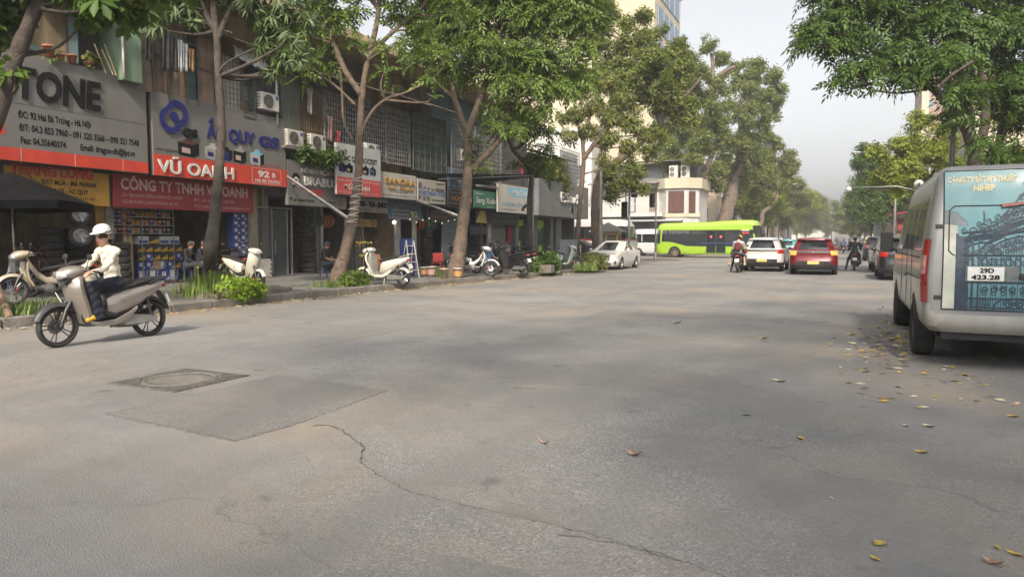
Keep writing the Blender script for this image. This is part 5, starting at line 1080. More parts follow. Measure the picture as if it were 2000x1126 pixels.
suv('teal taxi waiting beyond the red SUV', (-4.2, 62, 0), 0, paint('teal_paint', (.08, .32, .33), .1), 1.55, .88, 4.2, strip=False)
suv('dark hatchback standing in the side street behind the studio columns', (-19.0, 53.4, 0), R(-80), BLACKP, 1.6, .9, 4.4, strip=False)
# --- the white saloon at the corner
def saloon(label, loc, rz, body):
 t = thing('parked_car', label, 'car', loc, rz, 'cars waiting and parked on the street'); W = .9
 rows = [dict(z=.17, yf=2.14, yr=-2.12, w=.80), dict(z=.24, yf=2.24, yr=-2.2, w=.86), dict(z=.36, yf=2.27, yr=-2.25, w=.89), dict(z=.46, yf=2.26, yr=-2.26, w=.9, bulge=.004), dict(z=.56, yf=2.24, yr=-2.26, w=.9, bulge=.006), dict(z=.64, yf=2.2, yr=-2.26, w=.9, bulge=.006), dict(z=.74, yf=2.08, yr=-2.24, w=.895), dict(z=.84, yf=1.7, yr=-2.2, w=.88), dict(z=.92, yf=1.2, yr=-2.12, w=.85, rf=.4),
   dict(z=.95, yf=1.02, yr=-1.62, w=.81, rf=.35, bf=.18), dict(z=1.1, yf=.62, yr=-1.36, w=.745, rf=.33, bf=.18), dict(z=1.24, yf=.24, yr=-1.08, w=.68, rf=.3, bf=.16), dict(z=1.34, yf=-.02, yr=-.84, w=.62, rf=.28, bf=.15), dict(z=1.40, yf=-.2, yr=-.68, w=.52, rf=.2, rr=.2), dict(z=1.42, yf=-.34, yr=-.54, w=.3, rf=.08, rr=.08)]
 def cls(z, g, x, y, i):
  if g == 'top': return 'body'
  if .40 < z < .56 and g == 'f' and abs(x) < .55: return 'body'
  if .60 < z < .70 and g == 'f' and abs(x) < .52: return 'grille'
  if .24 < z < .41 and g == 'f': return 'lower_grille'
  if .55 < z < .72 and g == 'fc': return 'headlight'
  if .28 < z < .46 and g == 'fc' and 0: return 'grille'
  if .60 < z < .74 and g == 'rc': return 'tail_light'
  if .94 < z < 1.33:
   if g == 'f': return 'windscreen'
   if g == 'r': return 'rear_window'
   if g == 's' and (-.95 < y < -.2 or -.12 < y < .7): return 'side_window|%d' % (y > -.16)
   return 'pillar'
  return 'body'
 shell(t, rows, cls, dict(body=body, grille=CLAD, lower_grille=mat('lower_grille', (.09, .075, .06), .6), headlight=LAMPW, tail_light=LAMPR, windscreen=CGLASS, rear_window=CGLASS, side_window=CGLASS, pillar=body), (1.35, -1.35), .35, .31)
 b_ = MB(); b_.box(-.72, .72, -2.0, 2.0, .16, .8); b_.box(-.66, .66, -1.4, .8, .8, .94); b_.obj('underbody', UNDER, t)
 for wy in (1.35, -1.35):
  for s in (-1, 1): wheel(t, s * .79, wy, .315, .2)
 b_ = MB(); b_.box(-.2, .2, 2.37, 2.395, .42, .54); b_.obj('number_plate', PLW, t)
 b_ = MB(); b_.lathe([(.001, 0), (.07, 0), (.06, .02), (.001, .022)], 14, (0, 2.25, .74), 'y'); b_.obj('badge', CHROME, t)
 for s in (-1, 1):
  b_ = MB(); b_.sphere((s * .98, .62, .98), .09, 10, 6, (1, .6, .7)); b_.obj('mirror', body, t, smooth=True)
  b_ = MB(); b_.prism([(s * .86, 2.18, .30), (s * .70, 2.28, .30), (s * .70, 2.28, .40), (s * .84, 2.20, .46)], (0, .02, 0)); b_.obj('fog_recess', CLAD, t)
 return t
saloon('white saloon parked at the corner facing the viewer', (-10.85, 35.7, 0), R(180), paint('warm_white', (.66, .63, .60), 0))
# --- lime bus
LIME = paint('lime_paint', (.26, .42, .02), 0, .42, .35)
t = thing('city_bus', 'lime green electric city bus crossing the junction', 'bus', (-10.45, 62.3, 0), R(-90))
rows = [dict(z=.30, yf=4.18, yr=-4.20, w=1.16), dict(z=.38, yf=4.25, yr=-4.25, w=1.2), dict(z=.62, yf=4.28, yr=-4.28, w=1.22), dict(z=.95, yf=4.28, yr=-4.28, w=1.22), dict(z=1.18, yf=4.27, yr=-4.28, w=1.22), dict(z=1.34, yf=4.26, yr=-4.28, w=1.22), dict(z=1.7, yf=4.2, yr=-4.27, w=1.215), dict(z=2.0, yf=4.12, yr=-4.25, w=1.21), dict(z=2.32, yf=4.02, yr=-4.22, w=1.20), dict(z=2.5, yf=3.95, yr=-4.18, w=1.19),
  dict(z=2.75, yf=3.85, yr=-4.1, w=1.16), dict(z=2.9, yf=3.7, yr=-3.95, w=1.08), dict(z=2.96, yf=3.4, yr=-3.7, w=.9), dict(z=2.98, yf=2.4, yr=-3, w=.5)]
for r_ in rows: r_.update(rf=.38, rr=.35, bf=.12, br=.1)
def warp(v):
 if v.z > 2.4: v.z += .16 * max(0, min(1, (v.y + .5) / 3)) - .05 * max(0, min(1, (-1 - v.y) / 3))
def cls(z, g, x, y, i):
 if g == 'top': return 'body'
 lo = 1.32 if y > -3.0 else 1.6
 if g in ('f', 'fc') and .6 < z < 2.5: return 'windscreen'
 if 1.34 < z < 2.32 and g == 's' and -3.75 < y < 3.7: return 'glazing'
 if g in ('rc', 'r') and 1.2 < z < 2.3: return 'rear_window'
 return 'body'
shell(t, rows, cls, dict(body=LIME, windscreen=CGLASS2, glazing=CGLASS2, rear_window=CGLASS2), (2.45, -2.7), .52, .44, warp, ns=60)
b = MB(); b.box(-1.02, 1.02, -4.0, 4.0, .28, 1.0); b.obj('underbody', UNDER, t); b = MB(); b.box(-1.0, 1.0, -3.9, 3.6, 1.0, 1.02); b.box(.96, 1.0, -3.6, 3.5, 1.0, 2.0); b.obj('inner_floor', mat('bus_interior', (.10, .11, .12), .8), t)
for i in range(6):
 b = MB(); b.box(.3, .75, -3.2 + i * .85, -2.8 + i * .85, 1.05, 1.95); b.box(.3, .75, -2.8 + i * .85, -2.75 + i * .85, 1.4, 2.1); b.obj('seat', mat('bus_seat', (.05, .09, .16), .8), t)
for wy in (2.45, -2.7):
 for s in (-1, 1): wheel(t, s * 1.05, wy, .44, .28, mat('dusty_hub', (.20, .15, .12), .7, .3, var=.3, scale=9), 8)
for sx in (-1, 1):
 b = MB(); b.prism([(sx * 1.2225, y, z) for y, z in ((-3.72, 1.36), (-2.9, 1.30), (-1.7, .98), (-.2, .95), (2.0, .95), (2.7, .62), (3.6, .62), (3.75, 1.36))], (sx * .004, 0, 0)); b.obj('black_skirt', mat('bus_black', (.02, .024, .03), .25, var=.2, coat=.4), t)
for yc in (.32, 1.12):                     # the two door leaves
 b = MB()
 for a, c, d, e in ((yc - .38, yc - .33, .42, 2.28), (yc + .33, yc + .38, .42, 2.28), (yc - .33, yc + .33, .42, .5), (yc - .33, yc + .33, 2.2, 2.28), (yc - .33, yc + .33, 1.3, 1.33)): b.box(1.222, 1.245, a, c, d, e)
 dr = b.obj('door', BLACKM, t); b = MB(); b.box(1.223, 1.235, yc - .33, yc + .33, .5, 1.3); b.obj('pane', CGLASS2, dr); b = MB(); b.box(1.223, 1.235, yc - .33, yc + .33, 1.33, 2.2); b.obj('pane', CGLASS2, dr)
 b = MB(); b.lathe([(.001, 0), (.11, 0), (.11, .008)], 16, (1.238, yc, 1.75), 'x'); b.obj('door_sticker', mat('sticker_red', (.6, .1, .1), .5), dr)
for y0 in (-3.0, -2.0, -1.0, -.1, 1.6, 2.6): b = MB(); b.box(1.218, 1.232, y0, y0 + .05, 1.33, 2.3); b.obj('window_post', BLACKM, t)
b = MB(); b.box(1.226, 1.24, -.5, 3.2, 1.20, 1.235); b.obj('blue_line', mat('bus_blue', (.05, .12, .3), .4), t)
b = MB(); b.box(1.226, 1.245, 2.75, 3.35, 1.95, 2.2); db = b.obj('route_display', BLACKM, t); lettering('E11', .2, mat('led_red', (.6, .03, .02), .5, emit=(1, .06, .03), estr=1.2), db, (1.25, 2.83, 2.0), width=.42)
b = MB(); b.box(1.226, 1.24, 2.7, 3.35, 2.24, 2.31); b.obj('route_name', TXW, t)
b = MB(); b.tube([(1.2, 3.95, 2.5), (1.42, 4.4, 2.42), (1.42, 4.5, 2.05)], .035, 6); b.sphere((1.42, 4.5, 1.9), .17, 10, 8, (.5, .5, 1)); b.obj('mirror', BLACKM, t, smooth=True)
lettering('VinBus', .16, mat('bus_grey_text', (.25, .42, .05), .5), t, (1.232, -3.9, 1.2), width=.6)
# --- coach and minibus behind
def coach(label, loc, rz, L, W, H, low, up, wr, wy, cat, nm, band=None):
 t = thing(nm, label, cat, loc, rz); h = L / 2
 rows = [dict(z=.3, yf=h - .08, yr=-h + .05, w=W - .05)] + [dict(z=z, yf=h - f_, yr=-h, w=W - g_) for z, f_, g_ in ((.4, 0, 0), (.75, 0, 0), (H * .36, 0, 0), (H * .45, .03, 0), (H * .5, .05, 0), (H * .68, .14, .02), (H * .82, .3, .03), (H * .87, .36, .05), (H * .96, .55, .12), (H, .9, .3), (H + .02, 1.6, .6))]
 for r_ in rows: r_.update(rf=.3, rr=.22, bf=.14, br=.05)
 def cls(z, g, x, y, i):
  if g == 'top': return 'body'
  if H * .5 < z < H * .82: return 'windscreen' if g in ('f', 'fc') else ('glazing' if g == 's' and y > -h + .3 else 'body')
  if z > H * .82: return 'roof'
  if z < H * .45 and band: return 'lower_panel'
  return 'body'
 shell(t, rows, cls, dict(body=band or up, lower_panel=low, roof=up, windscreen=CGLASS2, glazing=CGLASS), wy, wr + .09, wr, None, ns=40)
 b_ = MB(); b_.box(-W + .15, W - .15, -h + .2, h - .2, .28, H * .45); b_.obj('underbody', UNDER, t)
 for y_ in wy:
  for s in (-1, 1): wheel(t, s * (W - .15), y_, wr, .25)
 n = int(L / 1.2)
 for i in range(1, n):
  for s in (-1, 1): b_ = MB(); b_.box(s * (W - .012) - .008, s * (W - .012) + .008, -h + i * L / n, -h + i * L / n + .06, H * .5, H * .82); b_.obj('window_post', BLACKM if band else up, t)
 return t
coach('white coach with a maroon band waiting behind the studio corner', (-21.4, 57.4, 0), R(-90), 11.5, 1.25, 3.15, paint('coach_white', (.5, .5, .49), 0), MATS['coach_white'], .48, (3.6, -3.2), 'coach', 'coach', paint('maroon_paint', (.20, .02, .03), 0))
coach('silver grey minibus half hidden behind the lime bus', (-15.7, 66.6, 0), R(90), 5.7, 1.0, 2.5, SILV, WHITEP, .34, (1.8, -1.7), 'minibus', 'minibus')
# ------------------------------------------------------------------ the parked van with the printed gate on its rear doors
VX, VY = 1.81, 12.05                       # centre; forward is +Y
vt = thing('parked_van', 'minibus van parked at the kerb with an iron gate picture on its rear doors', 'van', (VX, VY, 0))
VSIL = paint('van_silver', (.25, .25, .245), .35, .4, .4); VCRE = mat('van_side_print', (.45, .42, .33), .4, .1, var=.25, scale=1.4, coat=.4, dirt=(.30, .33, .36), damt=.8, dscale=1.6)
hw = 1.02; yr = -2.95; rows = []
for z, w, r_, fr in ((.42, .93, yr + .04, 2.7), (.48, .985, yr - .02, 2.8), (.56, 1.0, yr - .03, 2.84), (.62, 1.005, yr + .0, 2.85), (.66, 1.01, yr + .06, 2.85), (.80, 1.015, yr + .06, 2.84), (.98, 1.02, yr + .06, 2.8), (1.16, 1.015, yr + .065, 2.6), (1.30, 1.005, yr + .08, 2.05), (1.48, .985, yr + .10, 1.9), (1.66, .965, yr + .13, 1.7), (1.80, .945, yr + .16, 1.5), (1.92, .925, yr + .19, 1.3), (2.02, .91, yr + .21, 1.1), (2.12, .893, yr + .24, .9), (2.20, .87, yr + .275, .6), (2.25, .80, yr + .36, .3), (2.275, .55, yr + .7, 0), (2.28, .25, yr + 1.2, -.6)):
 rows.append(dict(z=z, w=w, yr=r_, yf=fr, rr=.10 if z > .64 else .16, rf=.35, br=.035, bf=.1))
def cls(z, g, x, y, i):
 if g == 'top': return 'roof'
 if z < .64 and g in ('r', 'rc', 'f', 'fc'): return 'rear_bumper' if g[0] == 'r' else 'front_bumper'
 if g == 's' and 1.30 < z < 1.93:
  for a, c in ((-2.35, -1.42), (-1.34, -.62), (-.54, .35), (.45, 1.2)):
   if a < y < c: return 'side_window|%d' % int(a * 100)
 if g in ('f', 'fc') and 1.3 < z < 1.95: return 'windscreen'
 if g == 's' and z < 1.3: return 'side_panel'
 if g == 'r' and .64 < z < 2.2: return 'rear_door_shell'
 if z > 2.15: return 'roof'
 return 'body'
shell(vt, rows, cls, dict(body=VSIL, roof=VSIL, rear_bumper=mat('bumper_cream', (.25, .243, .225), .6, var=.15, scale=3, dirt=(.2, .17, .13), damt=.6, dscale=2), front_bumper=CLAD, side_window=CGLASS, windscreen=CGLASS, side_panel=VCRE, rear_door_shell=VSIL), (1.68, -1.75), .42, .36, None, ns=70, nc=7, ne=16, sharp=40)
b = MB(); b.box(-.85, .85, yr + .2, 2.6, .36, 1.0); b.box(-.8, .8, yr + .25, 1.6, 1.0, 1.25); b.obj('underbody', UNDER, vt)
b = MB(); b.box(-.82, .82, yr + .05, yr + .25, .34, .46); b.obj('rear_apron', UNDER, vt)
for wy in (1.68, -1.75):
 for s in (-1, 1): wheel(vt, s * .905, wy, .355, .24, RIMD)
# body lines on the rear quarter: the rear plane is tilted, so points on it are found from the height
def ry(z):
 zs = [(.66, .06), (.98, .06), (1.16, .065), (1.30, .08), (1.48, .10), (1.66, .13), (1.80, .16), (1.92, .19), (2.02, .21), (2.12, .24), (2.20, .275)]
 for (a, da), (c, dc) in zip(zs[:-1], zs[1:]):
  if z <= c: k = max(0, (z - a) / (c - a)); return yr + da + (dc - da) * k
 return yr + .275
WZ = [(q_['z'], q_['w']) for q_ in rows]
def wv(z): return float(np.interp(z, [a for a, c in WZ], [c for a, c in WZ]))
def rp(x, z, o=.0):                        # point on the rear face, o proud of it
 wz = wv(z); return Vector((x, ry(z) - .035 * max(0, 1 - (x / wz) ** 2) - o, z))
TEAL = mat('print_teal', (.075, .205, .24), .35, var=.14, scale=2.2, coat=.4, dirt=(.12, .25, .275), damt=.5, dscale=1.6); NAVY = mat('print_navy', (.012, .03, .05), .4, var=.3, scale=9, coat=.3); PALE = mat('print_pale', (.42, .44, .38), .45, var=.25, scale=3, coat=.3, dirt=(.22, .20, .16), damt=.6, dscale=2)
LTEAL = mat('print_light', (.20, .44, .48), .4, var=.15, scale=3, coat=.3); CREAMT = mat('print_cream', (.50, .44, .26), .45, var=.15, scale=8)
def rear_sheet(x0, x1, zlo, zhi, o, m_, name, parent, nx=8, nz=14, round_=0):
 b_ = MB(); vs = []
 for j in range(nz + 1):
  z = zlo + (zhi - zlo) * j / nz
  for i in range(nx + 1):
   x = x0 + (x1 - x0) * i / nx
   if round_:
    dz = max(0, z - (zhi - round_)) / round_; x = x if x > x0 + .0001 else x0 + round_ * (1 - math.sqrt(max(0, 1 - dz * dz)))
   vs.append(rp(x, z, o))
 b_.add(vs, [(j * (nx + 1) + i, j * (nx + 1) + i + 1, (j + 1) * (nx + 1) + i + 1, (j + 1) * (nx + 1) + i) for j in range(nz) for i in range(nx)])
 for f in range(len(b_.f)): b_.f[f] = b_.f[f]
 return b_.obj(name, m_, parent, smooth=True)
doors = []
for s, x0, x1 in ((-1, -.83, -.008), (1, .008, .83)):
 dr = rear_sheet(x0, x1, .67, 2.19, .006, TEAL, 'rear_door', vt); doors.append(dr)
 b = MB()
 for (a, c) in (((x0 * s, .68), (x0 * s, 2.10)),): pass
 xo = -.83 if s < 0 else .83
 b.ribbon([rp(xo, z, .009) for z in np.linspace(.67, 2.18, 14)], .012, (0, -1, 0)); b.ribbon([rp(s * .004, z, .009) for z in np.linspace(.67, 2.19, 14)], .014, (0, -1, 0)); b.ribbon([rp(x, 2.19, .009) for x in np.linspace(min(x0, x1), max(x0, x1), 8)], .012, (0, -1, 0)); b.ribbon([rp(x, .672, .009) for x in np.linspace(x0, x1, 8)], .014, (0, -1, 0))
 b.obj('door_gap', UNDER, dr)
 # window rubber outline
 xa, xb = (s * .78, s * .05); lo, hi = 1.26, 1.80; b = MB(); rr = .05
 pts = [(xa, lo + rr), (xa, hi - rr), (xa - s * rr, hi), (xb, hi)]; b.ribbon([rp(p[0], p[1], .011) for p in ([(xa - s * rr, lo), (xa, lo + rr)] + [(xa, lo + rr + (hi - lo - 2 * rr) * k / 6) for k in range(7)] + [(xa - s * rr, hi)] + [(xa - s * rr + (xb - xa + s * rr) * k / 6, hi) for k in range(1, 7)])], .012, (0, -1, 0)); b.ribbon([rp(x, lo, .011) for x in np.linspace(xa - s * rr, xb, 7)], .006, (0, -1, 0)); b.obj('window_rubber', UNDER, dr)
 # pale stone pillar printed at the hinge side, then the gate
 rear_sheet(min(s * .826, s * .70), max(s * .826, s * .70), .675, 1.60, .008, PALE, 'stone_print', dr, 3, 10)
 b = MB(); b.prism([rp(s * .82, 1.60, .009), rp(s * .60, 1.58, .009), rp(s * .62, 1.64, .009), rp(s * .72, 1.74, .009), rp(s * .82, 1.76, .009)], (0, -.001, 0)); b.obj('roof_print', mat('print_grey', (.12, .15, .16), .5, var=.3, scale=9), dr)
 b = MB(); O = .0105; rbn = lambda pts, w: b.ribbon([rp(p[0] * s, p[1], O) for p in pts], w * 1.35, (0, -1, 0))
 def spiral(cx, cz, r, turns, a0, w, dirn=1, n=26):
  rbn([(cx + r * (1 - .82 * t) * math.cos(a0 + dirn * turns * 6.283 * t), cz + r * (1 - .82 * t) * math.sin(a0 + dirn * turns * 6.283 * t)) for t in [i / n for i in range(n + 1)]], w)
 def circ(cx, cz, r, w): rbn([(cx + r * math.cos(a), cz + r * math.sin(a)) for a in np.linspace(0, 6.2832, 20)], w)
 # dark stile, rails and arch
 rbn([(.645, z) for z in np.linspace(.675, 1.47, 10)], .085); rbn([(.70, z) for z in np.linspace(.675, 1.50, 8)], .02); rbn([(.555, z) for z in np.linspace(.675, 1.47, 8)], .016); rbn([(.50, z) for z in np.linspace(.675, 1.45, 8)], .012)
 for z in (.70, .80, .97, 1.02, 1.26): rbn([(x, z) for x in np.linspace(.70, .02, 8)], .014 if z != 1.02 else .03)
 arch = [(.62, 1.40), (.56, 1.44), (.50, 1.455), (.45, 1.46), (.38, 1.47), (.30, 1.51), (.22, 1.57), (.12, 1.61), (.01, 1.62)]
 rbn(arch, .05); rbn([(x, z - .06) for x, z in arch], .015); rbn([(x, z + .055) for x, z in arch], .015)
 inner = [(.50, 1.25), (.48, 1.33), (.42, 1.40), (.33, 1.46), (.22, 1.50), (.10, 1.52), (.01, 1.525)]; rbn(inner, .022); rbn([(x * .92, z - .05) for x, z in inner], .012)
 # bars, scrolls and rings
 for i in range(11): x = .47 - i * .043; rbn([(x, 1.03), (x, 1.24)], .010); circ(x, .985 + .01, .016, .006)
 for i in range(20): rbn([(.475 - i * .0235, .68), (.475 - i * .0235, .80 if i % 2 else .97)], .004); rbn([(.47 - i * .0235, 1.27), (.47 - i * .0235, 1.30 + .012 * i)], .005)
 for i in range(26): spiral(.04 + .022 * i + .01 * math.sin(i * 5), 1.36 + .09 * math.sin(i * 2.1) - .006 * i, .026, 1.3, i * 1.7, .007, 1 if i % 2 else -1); spiral(.05 + .018 * i, 1.70 + .10 * math.sin(i * 3.3) - .0085 * i, .024, 1.3, i * 2.3, .006, 1 if i % 3 else -1)
 for i in range(6): circ(.45 - i * .075, 1.20 - .004 * i, .034, .008)
 for i in range(3): spiral(.40 - .13 * i, 1.34 + .05 * i, .055, 1.6, .5 + i, .011); spiral(.34 - .13 * i, 1.29 + .05 * i, .045, 1.5, 3.6 + i, .010, -1)
 for i in range(8): spiral(.62 - (i % 1), 1.06 + i * .05, .03, 1.2, i, .008, 1 if i % 2 else -1)
 for i in range(5): spiral(.44 - .085 * i, .90, .038, 1.5, i * 1.3, .010, 1 if i % 2 else -1); circ(.44 - .085 * i, .855, .018, .007)
 for i in range(9): spiral(.68 + .012 * (i % 2), .72 + i * .08, .022, 1.2, i, .006)
 spiral(.22, .745, .05, 1.7, 0, .012); spiral(.12, .75, .05, 1.7, 3, .012, -1); spiral(.05, .74, .035, 1.4, 1, .01)
 rbn([(.36, .68), (.33, .76), (.26, .80), (.14, .81), (.03, .80)], .012)
 for i in range(9):
  rbn([(.54 - i * .022, .69), (.54 - i * .022 + .06, .79)], .004); rbn([(.54 - i * .022 + .06, .69), (.54 - i * .022, .79)], .004)
 for cx, cz, r, a in ((.56, 1.53, .05, 0), (.46, 1.54, .06, 1), (.36, 1.57, .055, 2), (.26, 1.66, .06, 3), (.17, 1.72, .06, 4), (.09, 1.78, .055, 5), (.05, 1.86, .05, 1), (.12, 1.88, .035, 2), (.03, 1.96, .04, 3), (.08, 2.03, .035, 4), (.20, 1.80, .04, 0), (.33, 1.67, .035, 2), (.42, 1.63, .03, 4), (.50, 1.60, .03, 5), (.05, 1.70, .04, 2), (.64, 1.53, .03, 2)):
  spiral(cx, cz, r, 1.6, a, r * .2, 1 if a % 2 else -1)
 rbn([(.46, 1.60), (.455, 1.68), (.46, 1.74)], .012); rbn([(.26, 1.72), (.20, 1.80), (.12, 1.90), (.05, 2.0), (.03, 2.10)], .014); rbn([(.66, 1.50), (.50, 1.52), (.34, 1.60), (.22, 1.70), (.10, 1.75)], .016)
 for i in range(10): rbn([(.36 - .022 * i, 1.55 + .012 * i), (.34 - .022 * i, 1.61 + .012 * i)], .004); rbn([(.34 - .022 * i, 1.55 + .012 * i), (.36 - .022 * i, 1.61 + .012 * i)], .004)
 g = b.obj('gate_print', NAVY, dr)
dr = doors[0]
for txt, z, x0, w in (('CÔNG TY SẮT MỸ THUẬT', 2.06, -.80, .64), ('NIHEP', 1.965, -.56, .20)):
 lt = lettering(txt, .085, CREAMT, dr, (0, 0, 0), '-y', width=w, bold=.004)
 for v in lt.data.vertices: q_ = rp(x0 + v.co.x, z + v.co.z, .012); v.co = q_
b = MB(); b.prism([rp(-.30, 1.78, .012), rp(-.04, 1.815, .012), rp(-.04, 1.845, .012), rp(-.30, 1.815, .012)], (0, -.03, 0)); b.obj('brake_light', mat('dull_red_lens', (.16, .03, .025), .4, var=.2), dr)
b = MB(); b.prism([rp(-.62, .985, .008), rp(-.14, .985, .008), rp(-.14, 1.15, .008), rp(-.62, 1.15, .008)], (0, -.012, 0)); b.obj('plate_recess', mat('dusty_panel', (.10, .13, .14), .7, var=.3, scale=8, dirt=(.2, .18, .15), damt=.6), dr)
b = MB(); b.prism([rp(-.60, .99, .022), rp(-.27, .99, .022), rp(-.27, 1.14, .022), rp(-.60, 1.14, .022)], (0, -.008, 0)); pl = b.obj('number_plate', PLW, dr)
for txt, z, x0, w in (('29D', 1.078, -.49, .13), ('423.28', 1.005, -.565, .26)):
 lt = lettering(txt, .068, TXK, pl, (0, 0, 0), '-y', width=w, bold=.003)
 for v in lt.data.vertices: v.co = rp(x0 + v.co.x, z + v.co.z, .0325)
b = MB(); b.cbox(rp(-.10, 1.05, .02), (.06, .03, .05)); b.obj('door_handle', CLAD, dr, bevel=.006)
for z in (1.58, .80):
 for s, dd in ((-1, doors[0]), (1, doors[1])): b = MB(); b.cbox(Vector((s * .865, ry(z) + .0, z)), (.085, .05, .045)); b.obj('hinge', CLAD, dd, bevel=.006)
# tail lamps wrapped round the corners
for s in (-1, 1):
 def lamp_pt(z, t_, o):              # follows the rounded corner, then the side
  w_, y_ = wv(z), ry(z)
  if t_ < .5: a = t_ / .5 * math.pi / 2; return (s * (w_ - .10 + (.10 + o) * math.sin(a)), y_ + .10 - (.10 + o) * math.cos(a), z)
  return (s * (w_ + o), y_ + .10 + (t_ - .5) / .5 * (.13 - .06 * (z - .74) / .7), z)
 b = MB(); TT = np.linspace(0.16, 1, 12); ZZ = np.linspace(.74, 1.44, 10)
 b.add([lamp_pt(z, t_, .016) for z in ZZ for t_ in TT] + [lamp_pt(z, t_, -.01) for z in ZZ for t_ in (TT[0], TT[-1])], [(j * 12 + i, j * 12 + i + 1, (j + 1) * 12 + i + 1, (j + 1) * 12 + i) for j in range(9) for i in range(11)])
 tl = b.obj('tail_lamp', mat('lamp_dusty_red', (.22, .014, .012), .3, var=.25, scale=8, coat=.4, dirt=(.2, .08, .06), damt=.4), vt, smooth=True)
 b = MB(); TT = np.linspace(.22, .62, 6); ZZ = np.linspace(1.05, 1.26, 5)
 b.add([lamp_pt(z, t_, .021) for z in ZZ for t_ in TT], [(j * 6 + i, j * 6 + i + 1, (j + 1) * 6 + i + 1, (j + 1) * 6 + i) for j in range(4) for i in range(5)])
 b.obj('reverse_lens', mat('pink_lens', (.42, .24, .22), .2, var=.3, scale=20, coat=.8), tl, smooth=True)
 b = MB(); b.box(s * 1.02 - .02, s * 1.02 + .03 * s + .02, 1.3, 1.36, 1.35, 1.42) if False else b.tube([(s * .98, 1.75, 1.25), (s * 1.12, 1.8, 1.3)], .025, 6); b.cbox((s * 1.17, 1.8, 1.40), (.19, .10, .34)); b.obj('mirror', CLAD, vt, bevel=.04)
 b = MB(); b.tube([(s * 1.025, -.6, .95), (s * 1.025, -.45, .95)], .015, 6); b.obj('door_handle', CLAD, vt, smooth=True)
b = MB(); b.box(-1.03, -1.025, -2.5, 1.9, 1.22, 1.235); b.obj('side_moulding', CLAD, vt)
for y0 in (-1.38, -.58, .40): b = MB(); b.box(-1.022, -1.017, y0 - .008, y0 + .008, .56, 1.3); b.obj('panel_gap', UNDER, vt)
b = MB(); b.box(-1.026, -1.018, -2.45, -.6, .98, .99); b.obj('sliding_rail', UNDER, vt)
lt = lettering('SẮT MỸ THUẬT', .11, mat('side_text', (.05, .07, .09), .5), vt, (0, 0, 0), '-y', width=1.2)
for v in lt.data.vertices: v.co = Vector((-(1.02 - .27 * max(0, 1.96 + v.co.z - 1.0) ** 1.1) - .012, -1.0 - v.co.x, 1.96 + v.co.z))
